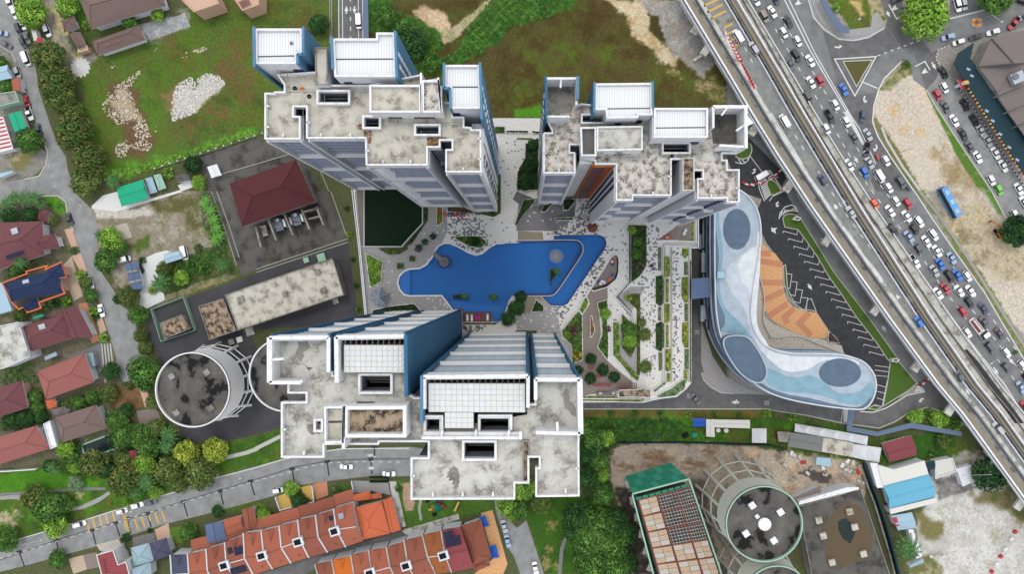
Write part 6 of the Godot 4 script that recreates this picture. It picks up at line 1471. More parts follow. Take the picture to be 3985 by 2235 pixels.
# ---- houses,sheds,water towers
func slope(g: Geo,a: Vector3,b: Vector3,c: Vector3,d: Vector3):   # a-b is the eave
	var e := (b - a).normalized()
	var f := func(p: Vector3) -> Vector2:
		var w := p - a; var x := w.dot(e); return Vector2(x / 0.7,(w - e * x).length() / 0.7)
	var q := [a,b,c,d]
	if (b - a).cross(c - a).y < 0: q = [b,a,d,c]
	g.tri(q[0],q[1],q[2],f.call(q[0]),f.call(q[1]),f.call(q[2])); g.tri(q[0],q[2],q[3],f.call(q[0]),f.call(q[2]),f.call(q[3]))
func hip(t: Node,a: Array,he: float,hr: float,m: Material,wall: Material,gable := false):
	if he > 4 and he < 7: hr -= he * 0.25; he *= 0.75
	var p := pts(a,he)
	if p[0].distance_to(p[1]) < p[1].distance_to(p[2]): p = PackedVector2Array([p[1],p[2],p[3],p[0]])
	var w := p[1].distance_to(p[2]) * (0.02 if gable else 0.48)
	var r0 := (p[3] + p[0]) / 2.0; var r1 := (p[1] + p[2]) / 2.0
	var d := (r1 - r0).normalized(); r0 += d * w; r1 -= d * w
	var v := func(q: Vector2,y: float) -> Vector3: return Vector3(q.x,y,q.y)
	var g := Geo.new()
	slope(g,v.call(p[0],he),v.call(p[1],he),v.call(r1,hr),v.call(r0,hr)); slope(g,v.call(p[2],he),v.call(p[3],he),v.call(r0,hr),v.call(r1,hr))
	slope(g,v.call(p[1],he),v.call(p[2],he),v.call(r1,hr),v.call(r1,hr)); slope(g,v.call(p[3],he),v.call(p[0],he),v.call(r0,hr),v.call(r0,hr))
	var rf := put("roof",g,m,t)
	g = Geo.new(); g.tube(v.call(r0,hr + 0.05),v.call(r1,hr + 0.05),0.14,0.14)
	if not gable:
		for q in [[p[0],r0],[p[3],r0],[p[1],r1],[p[2],r1]]: g.tube(v.call(q[0],he + 0.08),v.call(q[1],hr + 0.05),0.1,0.1)
	put("ridge_tiles",g,m,rf)
	rim("gutter",p,he - 0.22,he - 0.02,0.15,M.offwhite,t)
	solid("wall",inset(p,0.9),0,he - 0.05,wall,t)
func built(called: String,label: String,cat: String,roofs: Array,group := "") -> Node3D:
	var c := middle(pts(roofs[0][0],0))
	var t := thing(called,label,cat,Vector3(c.x,0,c.y),group)
	for q in roofs:
		var wl: Material = q[4] if q.size() > 4 else M.offwhite
		if q[1] == "hip" or q[1] == "gable": hip(t,q[0],q[3][0],q[3][1],q[2],wl,q[1] == "gable")
		else:
			var p := pts(q[0],q[3]); solid("wall",inset(p,0.15),0,q[3] - 0.12,wl,t); solid("roof",p,q[3] - 0.15,q[3],q[2],t)
			if q[1] == "deck": rim("parapet",p,q[3],q[3] + 0.4,0.22,wl,t)
	return t
func panels(t: Node,called: String,a: Array,nx: int,ny: int,h: float,m: Material,skip := []):
	var o := at(a[0],a[1],h); var x := (at(a[2],a[3],h) - o) / nx; var y := (at(a[4],a[5],h) - o) / ny
	for i in nx:
		for j in ny:
			if i * 10 + j in skip: continue
			var g := Geo.new(); var c := o + x * (i + 0.04) + y * (j + 0.04)
			var u := x * 0.92; var w := y * 0.92
			if u.cross(w).y < 0: g.quad(c + w,c + w + u,c + u,c)
			else: g.quad(c,c + u,c + u + w,c + w)
			put(called,g,m,t)
func water_tower(label: String,u: float,v: float,r_tile: float,top: float,bottom: float,legs: int,wallm: Material,rimm: Material,splay: float) -> Node3D:
	var c := at(u,v,top); var R := r_tile / scl / (FOC / (HGT - top))
	var t := thing("water_tower",label,"water tower",Vector3(c.x,0,c.z),"round concrete water towers")
	var g := Geo.new(); g.cyl(Vector3(c.x,bottom,c.z),R * 1.0,R,top - bottom,48,false); put("tank_wall",g,wallm,t)
	g = Geo.new(); g.cyl(Vector3(c.x,top - 0.9,c.z),R - 0.1,R - 0.1,0.05,48); put("tank_roof",g,M.tanktop,t)
	g = Geo.new(); g.cyl(Vector3(c.x,bottom - 0.6,c.z),R * 0.6,R * 0.98,0.6,32,false); put("tank_bottom",g,M.concretedark,t)
	var ring := PackedVector2Array()
	for i in 48: ring.append(Vector2(c.x,c.z) + Vector2(cos(TAU * i / 48),sin(TAU * i / 48)) * R)
	rim("rim",ring,top - 1.0,top + 0.08,0.35,rimm,t); rim("rim",inset(ring,-0.05),bottom,bottom + 0.3,0.3,rimm,t)
	for i in legs:
		var a := TAU * (i + 0.5) / legs; var d := Vector3(cos(a),0,sin(a))
		g = Geo.new(); g.tube(Vector3(c.x,0,c.z) + d * (R + splay),Vector3(c.x,bottom + 0.2,c.z) + d * (R - 0.4),0.52,0.46,8); put("leg",g,wallm,t)
		for k in 2:
			var b := TAU * (i + 1.5) / legs; var e := Vector3(cos(b),0,sin(b)); var y := bottom * (0.3 + 0.38 * k); var rr: float = R + splay * (1.0 - y / bottom) - 0.2 * y / bottom
			g = Geo.new(); g.tube(Vector3(c.x,y,c.z) + d * rr,Vector3(c.x,y,c.z) + e * rr,0.2,0.2,6); put("ring_beam",g,wallm,t)
	return t
func make_west():
	for q in [["whitegravel",228,226,222],["peach",222,184,160],["tarpblue",44,98,196],["solar",34,44,72],["mint",176,214,190],["cream2",224,225,213],["netgreen",44,146,118],["netpale",62,164,138],["ply",204,182,158],["plywarm",206,176,150],["plypale",206,198,190],["rebar",74,66,66],["markettop",136,130,126],["tealroof",34,62,72],["clothwhite",236,237,240]]: mk(q[0],q[1],q[2],q[3],0.7,"grain",0.3)
	sh("A")
	built("school_building","long brown tiled school hall cut by the top edge of the photo","building",[[[690,222,1255,45,1190,-150,600,-20],"hip",M.brown_tile,[6,10]]])
	var t := built("school_annex","low brown roofed building with a patch of red tiles","building",[[[740,424,1100,302,1050,188,700,312],"hip",M.brown_tile,[3.6,6.2]]])
	for q in [[725,335,760,300,800,310,790,345,740,362],[790,310,870,300,920,290,900,322,850,330,820,352,800,345]]:
		var p := rough(pts(q,5.0),0.6,0.2,4); var g := Geo.new(); g.prism(p,5.0,5.02,[],false); var o := put("repaired_tiles",g,M.red_tile,t); o.position.y = 0.35
	built("guard_house","small brown roofed hut beside the school lane, upper one","hut",[[[490,245,592,205,560,115,465,158],"hip",M.brown_tile,[3,4.6]]])
	built("guard_house","peach walled gatehouse with brown gable by the gravel heap","hut",[[[596,372,650,350,608,240,530,265],"gable",M.brown_tile,[3,4.4],M.peach],[[590,400,672,378,660,340,590,362],"flat",M.peach,2.6,M.peach]])
	built("garden_shed","tiny maroon and white shed under the tree by the school lane","shed",[[[455,110,535,110,520,65,455,72],"gable",M.maroon_tile,[2.4,3.2]]])
	built("peach_block","peach building corner with a stepped terrace at the top edge","building",[[[1380,8,1470,95,1660,30,1620,-60,1400,-60],"deck",M.peach,7.0,M.peach]])
	t = built("peach_block","peach building corner with outdoor stairs at the top edge","building",[[[1760,-20,1835,85,1960,40,1960,-80],"deck",M.peach,7.0,M.peach]])
	for i in 5: band("stair",pts([1840 + i * 14,62 - i * 6,1810 + i * 14,12 - i * 6],7.2),0.4,7.3 + i * 0.1,M.maroon_tile,t,0.1)
	built("street_stall","grey and white roofed house at the left edge beside the parked silver hatchback","house",[[[-60,620,95,590,60,490,-60,520],"gable",M.sky_corr,[3.4,4.4]],[[90,600,150,585,160,685,100,690],"flat",M.rust_tile,3.0]])
	built("street_stall","house with grey and white flat roof at the left edge, above the green roof","house",[[[-40,815,155,770,125,690,-40,715],"deck",M.concretegrey,3.6,M.mint]])
	built("street_stall","green sheet roofed stall beside the red and white striped roof","stall",[[[65,865,160,838,206,968,115,1000],"gable",M.green_corr,[3.2,3.6]]])
	t = built("street_stall","stall roofed in red and white stripes at the left edge","stall",[[[-30,890,28,882,105,1125,-30,1160],"flat",M.paint,3.2]])
	for i in 8: panels(t,"red_stripe",[-28,905 + i * 31,30 + i * 9.5,892 + i * 29,-28,919 + i * 31],1,1,3.22,M.redpaint)
	built("street_stall","dark grey roof between the striped stall and the green stall","stall",[[[30,882,66,868,148,1110,108,1122],"flat",M.concretedark,3.0]])
	built("market_awning","colourful low awning at the corner below the left side street","awning",[[[0,1310,100,1290,105,1300,0,1345],"flat",M.sky_corr,2.4]])
	built("roadside_hut","tiny beige and red roofed hut at the head of the tree row","hut",[[[238,225,270,215,290,300,262,310],"flat",M.cream2,2.4],[[278,290,315,278,328,318,290,330],"flat",M.redpaint,2.5]])
	built("metal_shed","small silver sheet metal shed in the substation yard's upper corner","shed",[[[1566,1262,1640,1240,1676,1324,1600,1346],"gable",M.white_corr,[2.6,3.0]]])
	built("green_roof_shed","long shed with bright green sheet roof behind the gravel yard","shed",[[[886,1418,1083,1356,1125,1500,922,1560],"gable",M.green_corr,[3.4,4.2]]])
	built("covered_boat","blue and white tarpaulin covered load beside the green shed","tarpaulin",[[[1098,1350,1150,1335,1190,1450,1135,1466],"hip",M.sky_corr,[1.8,2.6]]])
	built("covered_boat","grey green tarpaulin covered load right of the blue one","tarpaulin",[[[1162,1325,1215,1312,1258,1420,1200,1440],"hip",M.mint,[1.8,2.6]]])
	built("small_shelter","dark mossy roofed shelter on a white pad left of the dark tree","shelter",[[[1325,1330,1400,1308,1420,1365,1340,1378],"flat",M.concretedark,2.6],[[1345,1400,1440,1360,1472,1410,1372,1445],"flat",M.paint,0.3]])
	sh("E")
	var cm := flat("concrete_pad",pts([695,112,780,32,890,2,922,116,1130,60,1370,-12,1376,6,1130,80,960,135,880,155,700,130]),M.paint,0.05)
	flat("concrete_pad",pts([1108,500,1170,470,1260,445,1300,460,1240,480,1250,545,1170,600,1200,640,1150,740,1240,770,1248,820,1110,888,1055,865,1060,760,1085,735,1050,560]),M.paint,0.045)
	flat("concrete_pad",pts([850,268,960,236,1002,345,922,374]),M.cream,0.05)
	t = built("rental_rooms","row of low blue grey roofed rooms beside the white paved yard","house",[[[945,552,1042,530,1086,736,1000,746],"gable",M.slate_corr,[3.2,3.9]]])
	for q in [[965,612,1055,592],[980,690,1072,668]]: band("roof_gap",pts([q[0],q[1],q[2],q[3]],3.7),0.8,3.95,M.concretegrey,t,0.1)
	built("metal_shed","long pale blue metal roofed shed beside the white lorry","shed",[[[1240,482,1352,450,1384,505,1256,546],"gable",M.sky_corr,[3,3.5]]])
	t = built("bungalow","large maroon roofed bungalow with solar panels at the left edge","house",[[[-80,620,340,478,325,225,-90,240],"hip",M.maroon_tile,[6,10]],[[285,448,457,428,420,320,270,345],"hip",M.maroon_tile,[4,6]],[[285,215,365,240,386,158,308,130],"hip",M.maroon_tile,[3,4.4]]])
	panels(t,"solar_panel",[30,410,125,376,50,450],5,2,7.2,M.solar); panels(t,"solar_panel",[35,468,205,405,60,520],8,2,6.6,M.solar,[71,61]); panels(t,"solar_panel",[222,422,270,408,238,460],3,2,5.6,M.solar)
	t = built("bungalow","dark blue roofed bungalow with bright orange fascia at the left edge","house",[[[88,832,492,765,440,585,24,694],"hip",M.blue_tile,[6,9.5],M.peach],[[365,590,468,540,500,645,385,665],"hip",M.blue_tile,[6.4,8],M.peach],[[160,860,205,912,312,875,285,800],"hip",M.blue_tile,[5.8,7.5],M.peach]])
	band("fascia",pts([24,694,210,622,204,605,362,562,350,590,468,535,502,648,440,652,494,770,300,838,314,880,212,915,188,872,150,890,90,832],4.6),0.45,4.8,M.orange_tile,t,0.5,true)
	built("carport_roof","pale grey corrugated lean-to left of the blue roofed bungalow","roof",[[[-60,700,22,690,95,900,-60,940],"flat",M.sky_corr,3.6]])
	t = built("bungalow","maroon roofed bungalow with two white gables below the blue one","house",[[[236,1210,560,1110,500,925,178,1022],"hip",M.maroon_tile,[6,9.5]],[[530,1105,712,1105,590,868,478,930],"gable",M.maroon_tile,[6,8.5]],[[540,960,630,960,575,865,350,945],"hip",M.maroon_tile,[5,6.5]]])
	built("flat_house","grey flat roofed house with white water tanks at the left edge","house",[[[-60,1030,150,985,235,1250,30,1340,-60,1350],"deck",M.concretelight,6,M.offwhite],[[-60,1110,40,1088,80,1290,-60,1320],"hip",M.maroon_tile,[6.4,8]]])
	for q in [[152,1008],[68,1168],[200,1225],[97,1255]]:
		var c := at(q[0],q[1],7); var o := Geo.new(); o.cyl(Vector3(c.x,6.0,c.z),0.8,0.75,1.5,16); o.cyl(Vector3(c.x,7.5,c.z),0.75,0.2,0.3,16)
		lone("roof_tank",o,M.white,{152: "white round water tank at the top corner of the flat roof",68: "white water tank beside the maroon roof on the flat house",200: "white water tank at the right corner of the flat roof",97: "white water tank at the lower edge of the flat roof"}[q[0]],"water tank",Vector3(c.x,6.0,c.z),"white roof tanks")
	for q in [["glass_awning",[650,1232,702,1215,724,1318,682,1328],"teal glass awning right of the faded red roof"],["glass_awning",[338,1252,425,1212,437,1240,346,1276],"teal glass awning below the maroon house with gables"],["glass_awning",[252,950,328,926,330,946,256,966],"small green awning between the blue and the maroon bungalow"]]:
		var gl := built(q[0],q[2],"awning",[[q[1],"flat",M.green_corr if "green" in q[2] else M.windowteal,2.8,M.steel]])
	var yd := flat("paved_yard",pts([500,1250,760,1150,785,1335,700,1445,690,1330]),M.plazadark,0.03)
	for i in 4: band("yard_stripe",pts([770 + i * 22,1150,860 + i * 8 - 60 + i * 12,1445 - i * 30]),0.5,0.045,M.paintgrey,yd)
	flat("terracotta_yard",pts([595,850,660,840,760,1120,700,1150]),M.terracotta,0.03); flat("terracotta_yard",pts([735,970,775,950,808,1050,760,1080]),M.peach,0.035); flat("tiled_yard",pts([480,560,545,490,630,790,560,830,500,660]),M.ply,0.03); flat("tiled_yard",pts([545,490,610,460,662,600,620,620]),M.peach,0.034); flat("tiled_yard",pts([490,290,545,275,600,440,550,440]),M.peach,0.03)
	for q in [[205,690,235,660,"on the blue bungalow roof"],[118,300,140,270,"on the solar bungalow roof"],[325,1025,350,990,"on the gabled maroon roof"]]: crate("water_heater","white solar water heater " + q[4],"water heater",q[0],q[1],Vector3(2.2,0.3,2.0),0.3,M.steel,"",6.6)
	sh("I")
	t = built("bungalow","faded red roofed house with an orange porch below the teal awning","house",[[[350,128,715,-5,645,-225,285,-85],"hip",M.red_tile,[6,9]],[[345,135,420,122,432,180,364,202],"hip",M.orange_tile,[3,4]]])
	t = built("bungalow","weathered brown roofed house beside the dark pond","house",[[[470,455,815,345,728,168,418,262],"hip",M.brown_tile,[6,9.2]],[[385,205,490,180,520,240,425,275],"hip",M.grey_tile,[4.5,6]]])
	t = built("bungalow","light red roofed house with a white side terrace at the left edge","house",[[[-70,640,386,496,280,325,-110,440],"hip",M.red_tile,[6,9]],[[335,310,385,285,440,480,390,500],"deck",M.white,4.5,M.offwhite]])
	built("bungalow","plum roofed house cut by the left edge, between two red ones","house",[[[-60,278,218,190,172,-15,-90,60],"hip",M.maroon_tile,[6,9],M.peach]])
	built("gazebo","small red roofed gazebo among the garden trees","gazebo",[[[970,520,1030,508,1048,570,985,580],"hip",M.wine_tile,[2.6,4]]])
	var pd := flat("pond",pts([625,470,850,385,890,490,760,530,640,530]),M.pond,0.06); band("pond_edge",pts([625,470,850,385,892,490,790,528,640,530]),0.5,0.3,M.mint,pd,0.3,true)
	flat("brick_path",pts([1030,20,1100,10,1130,110,1100,190,1060,60]),M.peach,0.04); flat("brick_path",pts([1030,215,1180,190,1220,270,1140,330,1060,320]),M.plazabrown,0.04)
	var fw := thing("garden_wall","white garden wall along the lawn at the left edge","wall",at(150,655)); rim("wall",pts([-40,668,150,655,300,645]),0,1.8,0.3,M.white,fw,false)
	sh("E")
	water_tower("round white water tower with wet black roof left of the lower tower",1455,1500,288,20,9,14,M.whiteclean,M.whiteclean,1.4)
	water_tower("round water tower mostly hidden behind the lower left tower",2160,1385,285,20,9,14,M.whiteclean,M.whiteclean,1.4)
	on(0,0,0.6464)
	built("pump_station","long flat concrete pump house with slanted right end","building",[[[567,742,800,662,838,650,866,742,600,832],"deck",M.concrete,6,M.concretegrey]])
	sh("E")
	built("pump_hut","mossy flat roofed pump house between the long one and the fenced pit","building",[[[1504,868,1690,808,1790,1052,1586,1122],"deck",M.brownroof,5,M.concretegrey]])
	built("pump_hut","small mossy roofed pump hut inside the green fence","building",[[[1212,995,1378,930,1440,1040,1245,1116],"deck",M.brownroof,3.5,M.concretegrey]])
	var fe := thing("mesh_fence","green mesh fence round the small pump hut","fence",at(1300,900)); rim("mesh",pts([1150,890,1395,795,1482,1048,1228,1134],1),0,2,0.12,M.mint,fe)
	for i in 14: var g := Geo.new(); var p := along(PackedVector2Array(pts([1150,890,1395,795,1482,1048,1228,1134])),i * 3.3); g.box(Vector3(p.x,1.1,p.y),Vector3(0.15,2.2,0.15)); put("post",g,M.metalgrey,fe)
	for q in [[1758,1135,"grey"],[1818,1118,"white"]]:
		sh("E"); var g := Geo.new(); var c := at(q[0],q[1]); g.box(c + Vector3(0,0.5,0),Vector3(1.9,1.0,1.9),0.3); lone("hatch_box",g,M.paint if q[2] == "white" else M.concretegrey,q[2] + " square hatch in the dark yard above the left water tower","hatch",c)
	for q in [["E",1302,1397,"left roof hatch on the left water tower"],["E",1568,1367,"right upper roof hatch on the left water tower"],["I",1338,226,"lower left roof hatch on the left water tower"],["I",1597,190,"lower right roof hatch on the left water tower"]]:
		sh(q[0]); var g := Geo.new(); var c := at(q[1],q[2],19.3); g.box(c + Vector3(0,0.2,0),Vector3(1.8,0.5,1.8),0.6); lone("roof_hatch",g,M.concretegrey,q[3],"hatch",c,"hatches on the left water tower")
	for q in [["F",375,520,40,"small pale green hatch cover beside the pump house"],["F",490,500,60,"large pale green hatch cover at the pump house corner"],["F",598,830,40,"white framed hatch below the pump house"],["F",215,778,42,"left skylight on the pump house roof"],["F",505,750,46,"right skylight on the pump house roof"],["F",460,612,42,"upper skylight on the pump house roof"],["E",1822,818,48,"skylight at the left end of the pump house roof"],["E",1892,1058,60,"double white hatch left of the pump house"]]:
		sh(q[0]); var hh := 6.0 if "roof" in q[4] else 0.0
		var c := at(q[1],q[2],hh); var g := Geo.new(); var s: float = q[3] / 1.94 / 11.6; g.box(c + Vector3(0,0.25,0),Vector3(s,0.5,s),0.3); lone("hatch_cover",g,M.mint if "green" in q[4] else (M.concretelight if "white" in q[4] else M.concretegrey),q[4],"hatch",c)
	on(0,0,0.6464)
	t = built("substation","dark maroon hipped roof substation with transformer bays below the upper left tower","building",[[[578,462,746,402,794,508,610,571],"hip",M.darkmaroon_tile,[8,11.5],M.concretegrey]])
	sh("F")
	for q in [[0,270,40,420],[95,215,155,372],[215,175,280,330],[345,140,405,290],[455,120,510,255]]: rim("bay_wall",pts(q,4),0,5,0.6,M.concretegrey,t,false)
	rim("bay_wall",pts([360,158,460,128],4),0,5,0.5,M.concretegrey,t,false); rim("bay_wall",pts([385,208,488,182],4),0,3.6,0.5,M.concretegrey,t,false)
	flat("bay_floor",pts([0,240,470,120,510,255,30,415]),M.concretedark,0.06,t)
	for q in [[180,255,"white and grey power transformer, left one in the substation bays"],[312,215,"white and grey power transformer with red parts, right one in the bays"]]:
		var c := at(q[0],q[1],1); var tr := thing("transformer",q[2],"transformer",Vector3(c.x,0,c.z),"transformers")
		var g := Geo.new(); g.box(Vector3(c.x,1.6,c.z),Vector3(2.6,3,4.2),0.3); put("tank",g,M.metalgrey,tr)
		for s in [-1.9,1.9]: g = Geo.new(); g.box(Vector3(c.x + s,1.8,c.z - s * 0.3),Vector3(0.7,2.6,2.6),0.3); put("radiator",g,M.white,tr)
		g = Geo.new(); g.cyl(Vector3(c.x,3.1,c.z - 1.4),0.6,0.6,0.9,12); put("conservator",g,M.steel,tr)
		for i in 3: g = Geo.new(); g.cyl(Vector3(c.x - 0.7 + i * 0.7,3.1,c.z + 0.9),0.18,0.1,1.2,8); put("insulator",g,M.paint if q[0] < 200 else M.red_tile,tr)
	var c2 := at(60,300,0.5); var g2 := Geo.new(); g2.box(c2 + Vector3(0,0.4,0),Vector3(2.2,0.8,3.6),0.28); lone("plinth",g2,M.concrete,"bare concrete plinth in the leftmost transformer bay","plinth",c2)
	sh("A")
	var gh := thing("gravel_heap","heap of pale crushed stone at the end of the school lane","gravel heap",at(610,510)); var gg := Geo.new(); var hc := at(610,510)
	for i in 40:
		var a := TAU * i / 40; var b := TAU * (i + 1) / 40; var ra := 3.3 + 0.4 * sin(i * 2.1); var rb := 3.3 + 0.4 * sin(((i + 1) % 40) * 2.1)
		gg.tri(hc + Vector3(-0.3,1.1,0.2),hc + Vector3(cos(b) * rb,0,sin(b) * rb),hc + Vector3(cos(a) * ra,0,sin(a) * ra))
	put("heap",gg,M.whitegravel,gh)
	for q in [[[890,640,965,600,1055,530,1072,548,1000,640,1010,760,1065,870,1100,900,1160,1035,1150,1130,1080,1145,980,1110,945,1190,882,1190,870,1110,985,1045,1040,1000,960,930,860,945,770,805,830,690],"spread of broken beige rubble, left patch in the grass field",5.2,"rubble"],[[1310,922,1288,840,1312,720,1340,640,1450,578,1500,665,1492,590,1560,556,1650,570,1704,630,1660,690,1560,740,1492,852],"spread of white broken rubble, right patch in the grass field",9.0,"rubblewhite"],[[1378,440,1400,402,1560,352,1566,380,1440,425],"small strip of pale rubble above the white patch",4.0,"rubble"],[[1120,392,1185,366,1192,380,1130,402],"tiny strip of pale rubble near the brown annex",1.6,"rubble"],[[830,505,875,498,872,524,836,526],"tiny scatter of pale rubble under the annex",1.4,"rubble"],[[1165,955,1190,955,1196,1004,1178,1004],"small scatter of rubble right of the left patch",1.8,"rubble"]]:
		var p := pts(q[0]); var lo := Vector2(1e9,1e9); var hi := -lo
		for a in p: lo = lo.min(a); hi = hi.max(a)
		var r := RandomNumberGenerator.new(); r.seed = 9
		var g := Geo.new(); var n := int((hi.x - lo.x) * (hi.y - lo.y) * q[2])
		for i in n:
			var a := Vector2(r.randf_range(lo.x,hi.x),r.randf_range(lo.y,hi.y))
			if not Geometry2D.is_point_in_polygon(a,p): continue
			if sin(a.x * 0.9) + cos(a.y * 1.1) + r.randf_range(-0.6,0.6) < (-0.9 if q[3] == "rubble" else -1.6): continue
			var k := r.randf_range(0.75,1.15); g.col = leafcol([198,186,166] if q[3] == "rubble" else [206,202,195],k)
			var s := r.randf_range(0.15,0.55); g.box(Vector3(a.x,s * 0.12,a.y),Vector3(s,s * 0.4,s * r.randf_range(0.6,1.2)),r.randf() * 3)
		var c := middle(p); lone(q[3].left(6),g,M.foliage,q[1],"rubble",Vector3(c.x,0,c.y),"","stuff")
	var ff := thing("field_fence","low concrete post fence between grass field and substation","fence",at(1400,1200))
	for i in 15: var a := Vector2(1180,1275).lerp(Vector2(1990,1010),i / 14.0); var g := Geo.new(); var c := at(a.x,a.y); g.box(c + Vector3(0,0.6,0),Vector3(0.5,1.2,0.5)); put("post",g,M.concretelight,ff)
	rim("wire_panel",pts([1180,1280,1500,1180,1940,1030]),0,0.8,0.1,M.concretegrey,ff,false)
func make_rows():
	sh("J")
	var B := [[-650,1300,-640,1450,-600,1570],[-520,1295,-510,1440,-465,1550],[-380,1255,-370,1420,-310,1535],[-240,1205,-228,1370,-160,1490],[-100,1135,-90,1325,-25,1450],[35,1118,55,1300,120,1405],[170,1080,187,1245,260,1362],[310,1035,328,1190,395,1320],[445,1000,464,1165,535,1280],[580,950,602,1110,672,1240],[725,895,748,1085,803,1195]]
	var D := [[440,1370,470,1480,500,1600],[566,1340,590,1470,620,1580],[710,1300,735,1450,790,1560],[845,1265,868,1430,920,1540],[978,1240,1005,1390,1060,1500],[1112,1190,1140,1378,1190,1470],[1250,1150,1290,1318,1350,1445],[1390,1110,1420,1300,1470,1430],[1535,1085,1590,1262,1640,1400]]
	var mats := [M.rust_tile,M.rustdark_tile,M.rust_tile,M.rust_tile,M.rustdark_tile]
	var ords := ["first","second","third","fourth","fifth","sixth","seventh","eighth","ninth","tenth"]
	for row in 2:
		var L: Array = B if row == 0 else D
		for i in L.size() - 1:
			var a: Array = L[i]; var b: Array = L[i + 1]
			var m: Material = mats[(i * 2 + row) % 5]
			if row == 1 and i == 1: m = M.orangeflat_tile
			if row == 1 and i == 6: m = M.rustmoss_tile
			if row == 1 and i == 7: m = M.wine_tile
			if row == 0 and i == 0: m = M.slate_tile
			var c := at(a[2],a[3]); var nm := "red roofed terrace house"
			var lb: String = nm + ", " + ords[i] + (" from left in the upper terrace" if row == 0 else " from left in the lower terrace")
			if row == 1 and i == 1: lb = "terrace house with bright orange roof at the bottom edge"
			if row == 1 and i == 7: lb = "terrace house with wine red roof and many solar panels"
			if row == 1 and i == 6: lb = "terrace house with mossy rust roof left of the solar panels"
			if row == 0 and i == 0: lb = "terrace house with slate purple roof at the left of the upper terrace"
			var t := thing("terrace_house",lb,"house",Vector3(c.x,0,c.z),"terrace houses")
			var F := at(a[0],a[1],6.5); var F2 := at(b[0],b[1] + (a[1] - b[1]) * 0.18,6.5); var R := at(a[2],a[3],9.2); var R2 := at(b[2],b[3] + (a[3] - b[3]) * 0.1,9.2); var K := at(a[4],a[5],6.5); var K2 := at(b[4],b[5],6.5)
			var g := Geo.new(); slope(g,F,F2,R2,R); slope(g,K,K2,R2,R); var rf := put("roof",g,m,t)
			solid("wall",inset(PackedVector2Array([Vector2(F.x,F.z),Vector2(F2.x,F2.z),Vector2(K2.x,K2.z),Vector2(K.x,K.z)]),0.3),0,6.4,M.offwhite,t)
			g = Geo.new(); g.tube(R + Vector3(0,0.05,0),R2 + Vector3(0,0.05,0),0.15,0.15); put("ridge_tiles",g,M.offwhite if i % 3 == 0 else m,rf)
			var mid := F.lerp(F2,0.45); var up := F.lerp(R,0.55).lerp(F2.lerp(R2,0.55),0.45); var s := (F2 - F) * 0.28
			g = Geo.new(); var pk := mid + Vector3(0,1.7,0); slope(g,mid - s,pk,up + Vector3(0,0.5,0),up + Vector3(0,0.5,0)); slope(g,mid + s,pk,up + Vector3(0,0.5,0),up + Vector3(0,0.5,0)); put("front_gable",g,m,t)
			for e in [[F,R],[R,K]]:
				g = Geo.new(); var q0: Vector3 = e[0]; var q1: Vector3 = e[1]
				g.tube(q0 + Vector3(0,0.15,0),q1 + Vector3(0,0.15,0),0.3,0.3,4); put("party_wall",g,M.offwhite if row == 0 else M.concretelight,t)
			if row == 0 and i > 0:
				var n := (F - K).normalized() * 3.6
				g = Geo.new(); slope(g,F + n + Vector3(0,-3.4,0),F2 + n + Vector3(0,-3.4,0),F2 + Vector3(0,-2.6,0),F + Vector3(0,-2.6,0)); put("porch_roof",g,m,t)
			if i % 2 == 0 and i > 0:
				var w := R.lerp(R2,0.92); g = Geo.new(); g.box(w + Vector3(0,0.2,0),Vector3(3.4,1.1,2.8),0.3); var lw := put("light_well",g,M.offwhite,t); g = Geo.new(); g.box(w + Vector3(-0.2,0.78,0),Vector3(2.2,0.08,1.8),0.3); put("well_opening",g,M.dark,lw)
			g = Geo.new(); var vp := K.lerp(R,0.3).lerp(K2.lerp(R2,0.3),0.6); g.box(vp + Vector3(0,0.15,0),Vector3(0.4,0.5,0.4)); put("roof_vent",g,M.rustdark_tile,t)
			if row == 1 and i == 7: panels(t,"solar_panel",[1405,1130,1520,1100,1430,1250],5,5,8.9,M.solar,[30,40,31,41])
			if row == 0 and i == 9: panels(t,"solar_panel",[540,1005,570,1000,548,1045],1,1,8.2,M.solar); panels(t,"solar_panel",[612,990,650,980,622,1035],3,1,8.4,M.windowteal)
			if row == 0 and i == 3: panels(t,"solar_panel",[-225,1250,-185,1240,-212,1305],3,3,8.2,M.solar); panels(t,"solar_panel",[-172,1248,-110,1228,-160,1340],4,4,8.6,M.solar)
			if row == 0 and i == 4: panels(t,"solar_panel",[-210,1408,-90,1370,-190,1460],7,3,8.4,M.solar)
	built("corner_house","bright orange hipped corner house at the right end of the upper terrace","house",[[[768,1195,1005,1140,940,895,735,945],"hip",M.orange_tile,[6.5,9.8]],[[985,1130,1088,1112,1020,862,945,885],"gable",M.orange_tile,[5,6.5]],[[735,900,860,880,855,812,728,850],"hip",M.orange_tile,[4,5.5]],[[865,880,945,870,935,828,862,845],"hip",M.orange_tile,[4,5.5]]])
	var t := built("corner_house","rust hipped corner house with orange terrace at the lower terrace's right end","house",[[[1610,1390,1770,1320,1690,1030,1535,1082],"hip",M.rustdark_tile,[6.5,9.5]],[[1640,1430,1760,1380,1740,1300,1620,1350],"hip",M.rustdark_tile,[4.5,6]]])
	flat("terracotta_terrace",pts([1690,985,1778,962,1892,1370,1860,1445,1640,1445,1780,1330]),M.orangeflat,0.04)
	for q in [["tarpaulin",[1676,1018,1722,1000,1754,1080,1706,1096],M.tarpblue,"deep blue tarpaulin roof at the top of the corner terrace"],["tarpaulin",[1752,1240,1802,1222,1830,1318,1774,1330],M.tarpblue,"blue and white canopy low on the corner terrace"]]: built(q[0],q[3],"canopy",[[q[1],"hip",q[2],[2.6,3.2],M.steel]])
